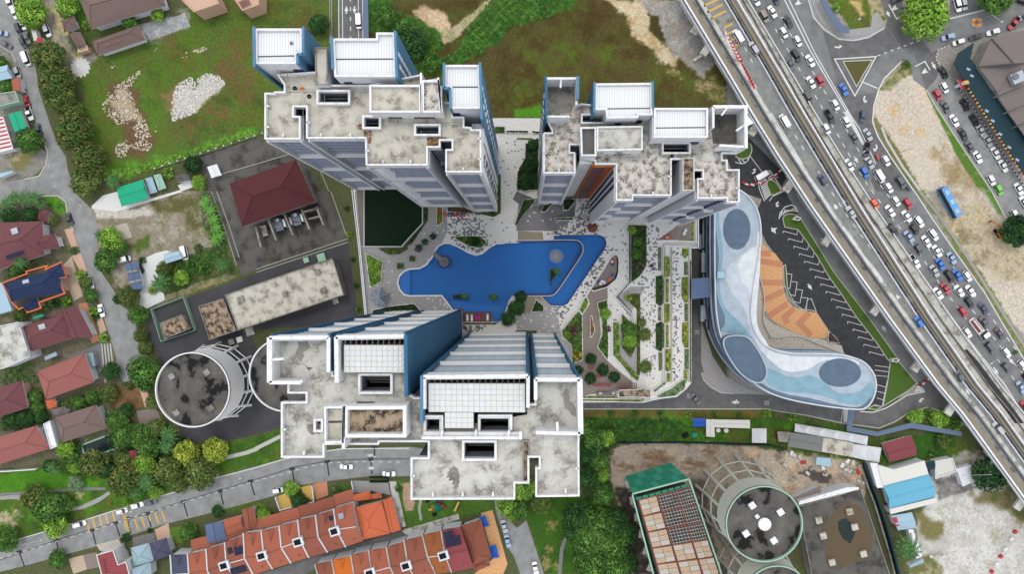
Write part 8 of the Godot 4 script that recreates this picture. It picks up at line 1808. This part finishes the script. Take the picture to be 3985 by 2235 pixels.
# ---- trees,palms,shrubs: [sheet,u,v,radius,kind,which one]
func make_trees():
	var n := {"palm": ["palm","palm"],"banana": ["banana_plant","banana plant"]}
	for q in [
		["A",365,430,128,"mango","olive mango tree, topmost in the row beside the west street"],["A",420,620,138,"mango","big olive tree, second from top in the street row"],["A",455,745,115,"mango","olive tree, third from top in the street row"],["A",545,850,90,"mango","smaller olive tree in the middle of the street row"],["A",548,1000,142,"mango","brownish olive tree, third from bottom in the street row"],["A",665,1205,128,"mango","brownish olive tree, second from bottom in the street row"],["A",645,1375,112,"olive","dull green tree at the bottom of the street row"],
		["A",230,80,122,"bright","bright green tree at the top left beside the school lane"],["A",255,140,80,"olive","olive half of the crown below the bright top left tree"],["A",505,35,92,"bright","bright tree at the top edge beside the school hall"],["A",55,655,66,"mid","round green tree on the grey house at the left edge"],["A",212,1060,100,"mid","round green tree covering the green roofed stall"],["A",5,480,60,"mid","green tree at the left edge above the white roofs"],["A",978,168,62,"mid","green tree before the school hall's eave"],["A",1190,115,52,"bright","bright bush right of the tree before the school hall"],["A",650,195,34,"bright","small bright bush at the school hall's corner"],
		["A",875,1372,68,"palm","palm left of the green sheet roofed shed"],["A",1455,1245,72,"deep","very dark tree at the substation yard's corner"],["A",1500,1380,60,"bright","bright bush below the very dark substation tree"],["A",1275,1310,44,"bright","bright bush between the tarpaulins and the shelter"],
		["B",465,185,82,"dark","dark round tree behind the upper left tower"],["B",1180,330,120,"dark","dark tree in the overgrown field behind the tower"],["B",1000,120,80,"mid","green bush clump right of the top covered walk"],["B",1320,470,80,"mid","green bush between the metal roofs of the upper tower"],["B",1100,200,70,"mid","green bush above the dark tree in the overgrown field"],
		["E",90,95,70,"palm","palm at the left of the corner palm group"],["E",150,50,66,"palm","palm at the top of the corner palm group"],["E",225,60,74,"palm","tall palm in the middle of the corner palm group"],["E",300,55,66,"palm","palm at the right of the corner palm group"],["E",335,95,52,"palm","small palm nearest the corner lawn"],["E",10,130,50,"palm","palm at the left edge above the solar bungalow"],["E",70,185,66,"dark","dark bush left of the small maroon pavilion"],["E",222,182,66,"dark","dark round tree at the small maroon pavilion"],["E",400,205,48,"olive","olive tree at the gate beside the parked black sedan"],
		["E",835,360,92,"bright","bright tree between the street and the white pad"],["E",905,430,66,"mid","mid green tree below the bright one by the street"],["E",800,520,96,"mid","broad tree left of the white van by the street"],["E",765,330,44,"palm","small palm left of the bright street tree"],["E",970,790,82,"mango","mottled olive tree below the blue grey rooms"],["E",882,818,36,"dark","small dark bush left of the mottled olive tree"],["E",1042,932,78,"mid","spreading tree below the white paved yard"],["E",1062,1090,58,"mango","olive tree at the dark yard's gate, upper"],["E",1092,1185,54,"olive","olive tree at the dark yard's gate, lower"],["E",1085,1365,132,"mid","wide tree left of the left water tower"],["E",840,1362,72,"dark","dark tree right of the faded red house"],
		["E",708,905,42,"bright","small bright tree beside the parked white sedan"],["E",720,945,34,"dark","dark bush below the small bright tree"],["E",688,788,58,"mid","green tree below the parked white SUV"],["E",645,690,52,"olive","pale bush left of the parked white SUV"],["E",612,632,42,"bright","bright bush at the tiled yard's corner"],["E",785,1105,42,"bright","bright tree at the maroon house's drive"],["E",188,532,72,"palm","palm between the solar and the blue bungalow"],["E",120,600,60,"mid","hedge bush left of the orange fascia"],["E",505,830,38,"bright","bright round bush below the blue bungalow"],["E",420,850,40,"dark","dark bush left of the bright round bush"],["E",150,932,56,"mango","mottled bush below the blue bungalow's corner"],["E",565,445,34,"mid","small bush at the solar bungalow's gate"],
		["E",1240,690,88,"palm","large palm beside the white paved yard"],["E",1155,748,40,"lime","yellow green bush below the large palm"],["E",1238,590,62,"mango","mottled tree above the large palm"],["E",1370,655,62,"bright","bright tree right of the large palm"],["E",1075,520,30,"dark","dark bush at the white yard's top"],["E",1495,430,36,"mango","reddish bush among the rubbish"],["E",1700,560,64,"palm","palm at the right end of the vegetable plot"],["E",1540,590,44,"mid","green bush left of the plot's palm"],["E",1440,545,40,"mid","green bush below the white lorry"],
		["E",1535,60,46,"banana","banana plant, topmost of the row along the substation"],["E",1560,135,56,"banana","banana plant, second of the row"],["E",1520,95,44,"banana","banana plant leaning left near the row's top"],["E",1590,205,54,"banana","banana plant, third of the row"],["E",1610,275,56,"banana","banana plant, fourth of the row"],["E",1640,330,50,"banana","banana plant, second from bottom of the row"],["E",1600,365,56,"banana","banana plant, bottom of the row"],
		["I",812,80,78,"mango","yellowish tree beside the brick path"],["I",700,110,56,"mid","green tree left of the yellowish one"],["I",590,150,62,"mid","bushy tree between the faded red and brown houses"],["I",268,100,60,"mid","green tree right of the plum house"],["I",280,190,54,"mid","bushy tree below the plum house's corner"],["I",80,285,66,"dark","dark hedge tree above the light red house"],["I",190,265,66,"dark","dark hedge tree, right one above the light red house"],["I",310,262,54,"dark","dark bush left of the weathered brown house"],["I",955,200,54,"dark","dark tree by the round path"],["I",830,240,40,"grey","grey green palm bush at the brown house's corner"],
		["I",885,300,84,"mid","green tree right of the weathered brown house"],["I",930,410,94,"mid","big green tree right of the pond"],["I",1060,385,84,"mid","green tree below the pink path"],["I",1025,450,46,"bright","bright bush in the dense garden"],["I",1185,340,72,"olive","pale tree left of the big water tower"],["I",1300,385,80,"palm","palm by the big water tower, upper"],["I",1275,470,70,"palm","palm by the big water tower, lower"],["I",1120,490,92,"mid","broad tree right of the red gazebo"],["I",930,500,42,"mango","reddish bush left of the red gazebo"],["I",1160,150,60,"olive","olive tree touching the big water tower"],["I",1100,15,60,"mid","green tree above the brick path"],["I",985,25,40,"mango","small tree at the brick path's top"],
		["I",490,500,74,"bright","bright tree left of the pond"],["I",590,480,40,"mid","green bush at the pond's corner"],["I",545,575,62,"mid","green tree below the bright pond tree"],["I",560,640,54,"bright","bright bush at the top of the park lawn"],["I",705,610,112,"mango","orange tinged tree left of the solar shelter"],["I",800,660,70,"dark","dark tree below the small shelter"],["I",430,640,66,"palm","palm at the left garden's edge"],["I",370,630,50,"dark","dark bush at the white garden wall"],["I",570,760,58,"grey","grey green bush on the park lawn"],["I",930,590,74,"olive","olive tree above the tall olive one"],["I",940,740,132,"mango","tall mottled olive tree at the park path"],["I",1088,620,92,"bright","bright green tree under the red gazebo"],["I",1130,738,84,"palm","palm right of the tall olive tree"],["I",1040,810,70,"palm","palm above the parked grey sedan"],["I",1268,670,108,"olive","grey olive tree, left of the pair by the street"],["I",1510,690,128,"olive","grey olive tree, right of the pair by the street"],["I",1405,530,98,"lime","lime tree under the big water tower, left"],["I",1625,512,100,"lime","lime tree under the big water tower, right"],["I",1350,770,70,"olive","olive crown between the street pair"],["I",1172,828,58,"bright","bright bush on the kerb of the southern street"],["I",960,910,34,"bright","bright bush behind the parked white hatchback"],["I",832,906,20,"yellow","small yellow bush at the park path"],
		["I",265,870,108,"mango","mottled tree on the lower park lawn, upper left"],["I",370,950,128,"mid","big green tree on the lower park lawn"],["I",470,920,80,"mid","green crown right of the lower lawn tree"],["I",415,1080,100,"bright","bright tree at the kerb of the southern street"],["I",40,1190,100,"mid","green tree at the bottom left edge"],["I",435,1335,74,"mid","green tree over the parked car at the bottom left"],["I",1420,1140,70,"mid","green tree in the front yard of the terrace"],["I",1640,970,46,"dark","dark bush at the terrace gate"],["I",1132,1118,24,"dark","small dark bush at the corner house gate"],["I",930,1240,28,"mid","hedge bush beside the pale blue house"],["I",950,1170,40,"dark","dark hedge at the corner house's wall"],
		["J",258,800,62,"bright","bright tree over the parked white hatchback"],["J",312,900,58,"dark","dark tree between the yellow sand yards"],["J",378,908,42,"red","reddish bush right of the dark yard tree"],["J",600,815,34,"mid","small tree in the green front yard"],["J",1070,800,34,"mid","bush beside the pale side path"],["J",50,1000,56,"bright","bright bush in the lawn front yard"],["J",1885,930,84,"bright","bright tree at the lower tower's corner above the lane"],["J",1930,990,60,"bright","bright crown over the lane's top"],
		["K",540,330,74,"mid","green tree beside the lower tower, topmost"],["K",610,440,92,"mid","broad tree beside the lower tower by the site"],["K",690,420,70,"bright","bright tree at the top corner of the building site"],["K",545,540,80,"dark","dark tree beside the lower tower, middle"],["K",640,600,84,"mid","green tree at the site's left edge"],["K",660,700,62,"bright","bright tree at the site's left edge, lower"],["K",560,720,90,"dark","dark tree beside the lower tower, low"],["K",670,850,90,"mid","green tree by the stacked planks"],["K",75,800,92,"bright","bright tree in the gap of the lower tower"],["K",205,920,74,"olive","pale tree beside the ruined slab"],["K",30,960,80,"mid","green tree at the head of the lane"],
		["K",480,1010,110,"dark","dark forest tree, top left of the grove"],["K",640,1090,136,"mid","broad forest tree at the top of the grove"],["K",770,1040,100,"dark","dark forest tree, top right of the grove"],["K",560,1200,130,"mid","broad forest tree at the grove's left"],["K",720,1230,140,"mid","broad forest tree at the grove's centre"],["K",830,1150,100,"dark","dark forest tree at the grove's right"],["K",590,1370,130,"mid","forest tree low in the grove, left"],["K",750,1390,130,"mid","forest tree low in the grove, middle"],["K",860,1360,84,"dark","dark forest tree low in the grove, right"],["K",450,1130,80,"dark","dark forest tree beside the lawn path"],
		["K",735,235,28,"mid","young verge tree, first from left below the mall road"],["K",915,235,28,"mid","young verge tree, second from left"],["K",1105,235,30,"mid","young verge tree, third from left"],["K",1305,240,28,"bright","bright young verge tree, fourth from left"],["K",1515,240,26,"olive","young verge tree, fifth from left"],["K",1705,245,26,"olive","young verge tree, sixth from left"],["K",1910,235,32,"bright","bright young verge tree near the crossing"],["L",190,265,30,"bright","bright young verge tree at the zebra crossing"],
		["L",1125,255,62,"bright","bright bush above the bent covered walk"],["L",1305,275,70,"bright","broad bright bush under the viaduct's side"],["L",1215,225,40,"mid","bush at the bend of the mall road"],["L",1060,280,30,"mango","olive bush at the covered walk's bend"],["L",1420,300,44,"mid","bush at the covered walk's right end"],["L",1250,535,34,"mid","small tree on the grass above the teal awning"],["L",1330,445,60,"mango","brownish tree on the grass below the covered walk"],["L",1685,690,132,"deep","big very dark tree beside the viaduct"],["L",1030,1230,112,"palm","big palm below the blue site office"],["L",955,640,22,"dark","small dark bush on the workshop roof edge"],
		["D",1200,100,178,"bright","huge bright green tree over the junction at the top right"],["D",1735,-20,130,"mid","dark green tree at the top right edge"],["D",1050,490,34,"mid","bush at the tip of the sandy lot"],["H",1885,300,116,"deep","very dark tree over the orange excavator"],["D",520,60,36,"bright","bright bush on the corner island lawn"],
		["F",680,130,24,"dark","young tree on the deck's left verge, topmost"],["F",700,325,26,"bright","bright young tree on the deck's left verge"],["F",725,515,22,"dark","young tree on the left verge, middle"],["F",752,712,24,"dark","young tree on the left verge, second from bottom"],["F",765,895,28,"mid","young tree on the left verge, lowest"],["H",1870,1215,20,"mid","small bush on the highway verge"]]:
		sh(q[0])
		var k: String = q[4]; var small: bool = q[3] < 46 and not n.has(k)
		var nm: Array = n.get(k,["shrub","shrub"] if small else ["tree","tree"])
		plant(nm[0],("s_" + k) if small else k,q[1],q[2],q[3],q[5],nm[1])
	for q in [["B",[850,-20,1000,-20,1010,110,1240,150,1290,200,1380,250,1400,350,1280,450,1200,480,1130,420,1060,230,850,240],"mid",1.6,"leafy overgrowth right of the top covered walk"],["B",[1190,500,1300,450,1400,440,1500,380,1600,220,1720,60,1800,-20,2420,-20,2380,60,2100,160,1940,200,1760,330,1700,400,1560,470,1410,480,1330,560,1230,560],"mid",1.6,"broad band of bright overgrowth across the top field"],["K",[505,270,1250,275,1310,330,1240,430,780,440,505,420],"dark",0.8,"green weeds between verge and building site"],["I",[800,380,1200,340,1400,420,1340,560,1200,620,860,620,840,480],"dark",1.2,"dense undergrowth of the garden below the pond"],["K",[420,960,860,980,960,1460,480,1460],"deep",1.5,"dark undergrowth of the grove at the bottom edge"],["K",[500,420,640,380,760,470,700,600,770,860,560,900,500,700],"dark",1.3,"undergrowth between the lower tower and the site"],["E",[1500,20,1600,0,1700,300,1740,440,1600,420,1540,250],"mid",0.8,"weeds below the banana row"],["L",[1050,280,1180,205,1330,235,1470,330,1400,350,1080,300],"bright",1.0,"bright scrub above the covered walk's bend"],["E",[1270,560,1680,440,1740,560,1300,700],"mid",0.7,"vegetable plot beside the white yard"],["E",[0,1290,230,1240,300,1440,60,1470,0,1460],"mid",0.8,"garden shrubs between the flat house and the faded red one"],["E",[40,630,300,540,420,500,470,520,360,555,200,600,30,670],"mid",0.8,"hedge between the solar and the blue bungalow"],["E",[320,850,520,800,560,850,400,900,200,940],"mid",0.7,"shrubs between the blue and the gabled bungalow"],["I",[0,250,330,200,370,280,250,340,0,380],"dark",1.0,"dark hedge above the light red house"],["I",[440,130,760,60,820,140,560,190,460,180],"mid",0.9,"hedge between the faded red and the brown house"],["A",[780,1310,1200,1210,1500,1125,1940,965,1940,1015,1500,1165,1180,1270,940,1340],"bright",0.6,"strip of creeping weeds along the field fence"]]:
		var p := rough(mix([q[0],q[1]]),4,1.0 if q[3] > 0.9 else 0.4,3); var c := middle(p)
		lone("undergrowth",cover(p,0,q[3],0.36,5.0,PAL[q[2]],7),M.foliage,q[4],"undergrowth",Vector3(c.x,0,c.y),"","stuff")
# ---- vehicles
const KIND := {"s": ["sedan",4.5,1.76,1.45,0.28,0.22],"h": ["hatchback",3.9,1.7,1.5,0.25,0.03],"u": ["SUV",4.6,1.86,1.7,0.24,0.03],"m": ["people carrier",4.7,1.84,1.75,0.2,0.02],"v": ["van",5.0,1.9,2.1,0.12,0.01],"p": ["pickup",5.2,1.85,1.7,0.26,0.36],"B": ["bus",11.5,2.5,3.1,0.02,0.01],"T": ["lorry",8.0,2.4,2.7,0.02,0.72],"M": ["motorcycle",2.0,0.7,1.2,0.3,0.3]}
const PAINT := {"w": ["white",240,240,240],"k": ["black",34,34,38],"g": ["dark grey",86,88,92],"l": ["silver",176,178,182],"b": ["blue",40,116,206],"n": ["dark blue",52,66,92],"r": ["red",186,44,56],"o": ["orange",232,100,48],"e": ["green",110,196,60],"a": ["pale blue",152,172,200],"t": ["plum",84,70,76],"q": ["sky blue",70,150,214],"c": ["taupe",142,130,118]}
var CARS := {}
func car_proto(k: String) -> Node3D:
	if CARS.has(k): return CARS[k]
	var d: Array = KIND[k]; var L: float = d[1] / 2; var W: float = d[2] / 2; var H: float = d[3]
	var t := Node3D.new()
	var add := func(nm: String,g: Geo,m: Material): var o := MeshInstance3D.new(); o.name = numbered("car" + k,nm); o.mesh = g.mesh(); o.material_override = m; t.add_child(o)
	var y1 := 0.78 if H < 2 else 0.95
	var ring := func(sx: float,sw: float,y: float) -> Array:
		var r := []
		for q in [[1.0,0.55],[0.93,0.86],[0.7,1.0],[-0.72,1.0],[-0.94,0.9],[-1.0,0.6]]: r.append(Vector3(q[0] * L * sx,y,q[1] * W * sw))
		for i in range(5,-1,-1): r.append(Vector3(r[i].x,y,-r[i].z))
		return r
	var g := Geo.new()
	var rows := [ring.call(0.97,0.94,0.28),ring.call(1.0,1.0,0.5),ring.call(0.985,0.96,y1)]
	for j in 2:
		for i in 12: g.quad(rows[j][(i + 1) % 12],rows[j][i],rows[j + 1][i],rows[j + 1][(i + 1) % 12])
	for i in range(1,11): g.tri(rows[2][0],rows[2][i + 1],rows[2][i])
	add.call("body",g,M.steel)
	if k != "M":
		var xa: float = L - d[4] * d[1]; var xb: float = -L + d[5] * d[1] + 0.08
		var ra: float = xa - 0.2 * minf(1.7,d[1] * 0.3) - (0.35 if H < 2 else 0.1); var rb: float = xb + (0.45 if k == "s" else 0.22)
		var wb := W * 0.9; var wr := W * 0.74 if H < 2 else W * 0.86
		var P := func(x: float,y: float,z: float) -> Vector3: return Vector3(x,y,z)
		g = Geo.new(); g.quad(P.call(xa,y1,wb),P.call(xa,y1,-wb),P.call(ra,H - 0.06,-wr),P.call(ra,H - 0.06,wr)); add.call("windscreen",g,M.windowdark)
		g = Geo.new(); g.quad(P.call(xb,y1,-wb),P.call(xb,y1,wb),P.call(rb,H - 0.06,wr),P.call(rb,H - 0.06,-wr)); add.call("rear_window",g,M.windowdark)
		for s in [1.0,-1.0]:
			g = Geo.new()
			if s > 0: g.quad(P.call(xb,y1,wb),P.call(xa,y1,wb),P.call(ra,H - 0.06,wr),P.call(rb,H - 0.06,wr))
			else: g.quad(P.call(xa,y1,-wb),P.call(xb,y1,-wb),P.call(rb,H - 0.06,-wr),P.call(ra,H - 0.06,-wr))
			add.call("side_window",g,M.windowdark)
		g = Geo.new(); var c: float = (ra + rb) / 2; var hl: float = (ra - rb) / 2
		var rp := PackedVector2Array()
		for q in [[1,0.7],[0.9,1],[-0.9,1],[-1,0.7],[-1,-0.7],[-0.9,-1],[0.9,-1],[1,-0.7]]: rp.append(Vector2(c + q[0] * (hl + 0.06),q[1] * (wr + 0.02)))
		g.prism(rp,H - 0.08,H); add.call("roof",g,M.steel)
		for s in [1.0,-1.0]:
			for e in [0.62,-0.62]:
				g = Geo.new(); g.tube(Vector3(L * e,0.32,s * (W - 0.22)),Vector3(L * e,0.32,s * (W + 0.0)),0.32,0.32,12); add.call("wheel",g,M.rubber)
			g = Geo.new(); g.box(Vector3(L * 0.95,0.62,s * W * 0.66),Vector3(0.1,0.16,0.36)); add.call("headlight",g,M.paint)
			g = Geo.new(); g.box(Vector3(-L * 0.975,0.64,s * W * 0.68),Vector3(0.1,0.18,0.32)); add.call("tail_light",g,M.redpaint)
		if k == "p" or k == "T":
			g = Geo.new(); g.box(Vector3(-L * (0.62 if k == "p" else 0.3),y1 + 0.02,0),Vector3(d[1] * (0.3 if k == "p" else 0.6),0.06,W * 1.6)); add.call("load_bed",g,M.rubber if k == "p" else M.rustdark_tile)
		if k == "T": g = Geo.new(); g.tube(Vector3(-L * 0.9,1.6,0),Vector3(L * 0.3,1.6,0),0.3,0.3,8); add.call("pipe",g,M.offwhite)
		if k == "B":
			for i in 3: g = Geo.new(); g.box(Vector3(-3.5 + i * 3.4,H + 0.1,0),Vector3(1.6,0.25,1.3)); add.call("roof_hatch",g,M.sky_corr)
	else:
		for e in [0.65,-0.65]: g = Geo.new(); g.tube(Vector3(e,0.3,-0.07),Vector3(e,0.3,0.07),0.3,0.3,10); add.call("wheel",g,M.rubber)
	CARS[k] = t
	return t
func make_vehicles():
	for k in PAINT: mk("car_" + k,PAINT[k][1],PAINT[k][2],PAINT[k][3],0.3,"",0.1,0.0,0.5); M["car_" + k].clearcoat_enabled = true; M["car_" + k].clearcoat = 0.6
	var lanes := ["leftmost lane","second lane","third lane","fourth lane","rightmost lane"]
	var edge := mix(["D",[-15,250,300,780,590,1285],"H",[690,0,890,270,1050,470,1230,740,1480,1072,1700,1355],"L",[1780,0,1960,285]])
	var seen := {}; var all := []
	for gr in [
		["D","of the highway queue",999,0,"32,95,s,w 152,172,s,k 117,253,h,w 222,317,h,w 210,425,u,k 317,465,s,w 168,488,s,g 323,627,s,w 391,617,h,r 300,740,u,g 505,797,h,w 463,883,p,k 588,924,h,w 438,977,h,w 648,1042,s,g 762,1233,s,l 610,1250,s,w 725,1303,h,b 835,1333,v,w 998,1380,u,g 906,1420,h,w 55,0,h,n 886,1217,h,w -30,130,u,c -95,5,s,w"],
		["H","of the highway queue",999,0,"800,97,h,o 960,75,h,w 1050,95,h,r 918,150,s,w 1043,190,s,w 1133,230,u,w 1100,288,h,k 937,290,u,k 1060,343,s,a 1190,380,s,w 1240,328,u,w 1133,440,h,g 1270,452,s,w 1380,505,s,a 1103,530,p,w 1295,550,s,b 1252,602,s,l 1363,642,m,k 1425,632,s,b 1497,642,h,w 1337,735,s,r 1280,770,s,w 1438,752,s,w 1522,752,s,w 1513,840,h,k 1620,885,s,n 1465,910,h,r 1625,988,s,g 1580,1035,T,w 1497,1065,h,w 1740,1072,s,t 1670,1180,u,g 1790,1215,h,w 1792,1330,h,g 1910,1310,h,w 1945,1410,h,k"],
		["L","of the highway queue",999,0,"1902,33,s,a 1935,180,s,r"],
		["D","on the slip road at the junction",62,0,"569,680,s,b 710,883,h,n,95 750,1020,s,l,60 740,1135,p,k,100 824,1187,M,r,70 1053,1422,M,k,60"],
		["D","on the viaduct road",240,8,"122,922,v,w -226,285,v,w -108,370,u,l 408,1360,h,n"],["H","on the viaduct road",237,8,"622,160,s,l 1132,985,h,b 1438,1393,h,g"],["L","on the viaduct road",232,8,"1728,340,u,l"],
		["D","on the side road by the market hall",163,0,"1355,285,s,a 1432,325,h,w 1560,285,s,k 1693,248,s,w 1850,180,p,r,130 1925,135,s,l"],
		["D","in the yard at the top edge beside the huge tree",75,0,"1425,45,u,w 1472,40,h,l 975,-5,s,k,160 1915,15,u,k,20"],
		["D","parked along the left side of the market lane",60,0,"1325,667,h,w 1273,722,h,r 1333,812,s,g 1400,915,s,w 1465,1018,s,k 1517,1113,s,g 1575,1190,s,w 1678,1362,h,w 1735,1435,h,e"],
		["D","parked along the right side of the market lane",60,0,"1318,552,s,k 1480,797,s,k 1550,912,s,k 1600,990,s,l 1653,1067,s,l 1710,1160,s,w 1768,1257,s,w 1885,1430,s,w"],["H","parked low in the market lane",60,0,"1925,85,s,w 1855,178,h,w"],
		["H","standing on the sandy lot",62,0,"1350,90,B,q"],
		["A","on the west street",70,0,"90,25,u,w 127,103,s,w 160,230,u,k 30,258,s,a,5 220,290,s,g 190,328,h,k 62,342,s,g,28 190,190,h,w 218,450,v,w 148,553,h,l 178,660,m,l 215,770,s,r 236,858,p,w 305,985,s,n 325,1060,M,k"],["A","on the school lane",68,0,"370,237,u,w"],
		["E","on the lower west street",70,0,"538,213,s,k 695,690,u,w,72 778,900,s,w,75"],["E","in the gravel yard",345,0,"947,517,v,w 1405,465,v,w,78 1068,575,s,k,70"],["E","in the bungalow drive",60,0,"470,405,M,k"],
		["I","on the southern street",344,0,"615,1062,u,w 935,965,h,w 1048,922,s,w 1150,900,s,g 437,1278,s,l"],["J","on the southern street",2,0,"680,630,s,w 1000,683,s,w 168,808,h,w,350"],
		["J","parked on the lane below the lower tower",75,0,"1868,1080,s,l 1893,1190,s,a"],["K","on the lane beside the grove",78,0,"162,1395,s,w"],["K","on the mall road",50,0,"1368,122,s,g"],["C","at the mall gate",330,0,"1860,1330,v,w"],["B","on the two lane road at the top",88,0,"775,168,v,w"]]:
		sh(gr[0])
		for row in gr[4].split(" "):
			var f: PackedStringArray = row.split(",")
			var u := f[0].to_float(); var v := f[1].to_float()
			var p := at(u,v,gr[3])
			var ang: float = f[4].to_float() if f.size() > 4 else float(gr[2])
			var where: String = gr[1]
			if gr[2] == 999:
				var best := 1e9; var off := 0.0
				for i in edge.size() - 1:
					var c := Geometry2D.get_closest_point_to_segment(Vector2(p.x,p.z),edge[i],edge[i + 1])
					var dd := c.distance_to(Vector2(p.x,p.z))
					if dd < best:
						best = dd; off = dd; var e := edge[i + 1] - edge[i]; ang = rad_to_deg(atan2(e.y,e.x))
				where = "in the " + lanes[clampi(int((off - 0.2) / 3.5),0,4)] + " " + where
			all.append([f[2],f[3],where,p,ang])
	all.sort_custom(func(a,b): return a[3].z < b[3].z)
	var count := {}
	for a in all: count[a[0] + a[1] + a[2]] = count.get(a[0] + a[1] + a[2],0) + 1
	var nth := ["topmost","second","third","fourth","fifth","sixth","seventh"]
	for a in all:
		var key: String = a[0] + a[1] + a[2]
		seen[key] = seen.get(key,-1) + 1
		var nm: String = PAINT[a[1]][0] + " " + KIND[a[0]][0]
		var label: String = "only " + nm + " " + a[2] if count[key] == 1 else nth[mini(6,seen[key])] + " " + nm + (" from the top " if seen[key] > 0 else " ") + a[2]
		var o: Node3D = car_proto(a[0]).duplicate()
		o.name = numbered("",{"M": "motorcycle","B": "bus","T": "lorry","v": "van"}.get(a[0],"car")); add_child(o,true)
		o.position = a[3] + Vector3(0,0.02,0); o.rotation.y = -deg_to_rad(a[4])
		for c in o.get_children():
			if String(c.name) in ["body","roof"]: c.material_override = M["car_" + a[1]]
		tag(o,label,{"M": "motorcycle","B": "bus","T": "lorry","v": "van"}.get(a[0],"car"),"vehicles " + a[2])

func _ready():
	cam = Camera3D.new(); cam.name = "camera"; add_child(cam)
	cam.fov = rad_to_deg(2.0 * atan(1117.5 / FOC)); cam.near = 1.0; cam.far = 3000.0
	cam.look_at_from_position(Vector3(0, HGT, 0), Vector3(-52.5 / FOC, HGT - 1.0, 20.5 / FOC), Vector3(0, 0, -1))
	cam.current = true
	var we := WorldEnvironment.new(); we.name = "world_environment"; add_child(we)
	var e := Environment.new(); we.environment = e
	e.background_mode = Environment.BG_SKY
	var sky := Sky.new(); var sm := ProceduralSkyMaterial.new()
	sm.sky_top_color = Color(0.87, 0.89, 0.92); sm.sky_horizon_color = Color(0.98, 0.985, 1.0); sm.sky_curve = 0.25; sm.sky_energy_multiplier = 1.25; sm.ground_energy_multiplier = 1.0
	sm.ground_bottom_color = Color(0.4, 0.4, 0.38); sm.ground_horizon_color = Color(0.8, 0.82, 0.84); sm.sun_angle_max = 0.0
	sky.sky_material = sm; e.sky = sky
	e.tonemap_mode = Environment.TONE_MAPPER_LINEAR; e.tonemap_exposure = 1.22
	e.sdfgi_enabled = true; e.ssao_enabled = true; e.ssil_enabled = true
	var sun := DirectionalLight3D.new(); sun.name = "sun"; add_child(sun)
	sun.light_energy = 0.36; sun.light_angular_distance = 16.0; sun.light_color = Color(1.0, 0.97, 0.92); sun.shadow_enabled = true
	sun.look_at_from_position(Vector3.ZERO, Vector3(0.12, -1.0, 0.4), Vector3(0, 0, -1))
	make_materials()
	make_ground()
	make_roads()
	make_viaduct()
	make_tower_west()
	make_tower_east()
	make_tower_south()
	make_deck()
	make_beds()
	make_deck_things()
	make_mall()
	make_west()
	make_rows()
	make_east()
	make_trees()
	make_vehicles()
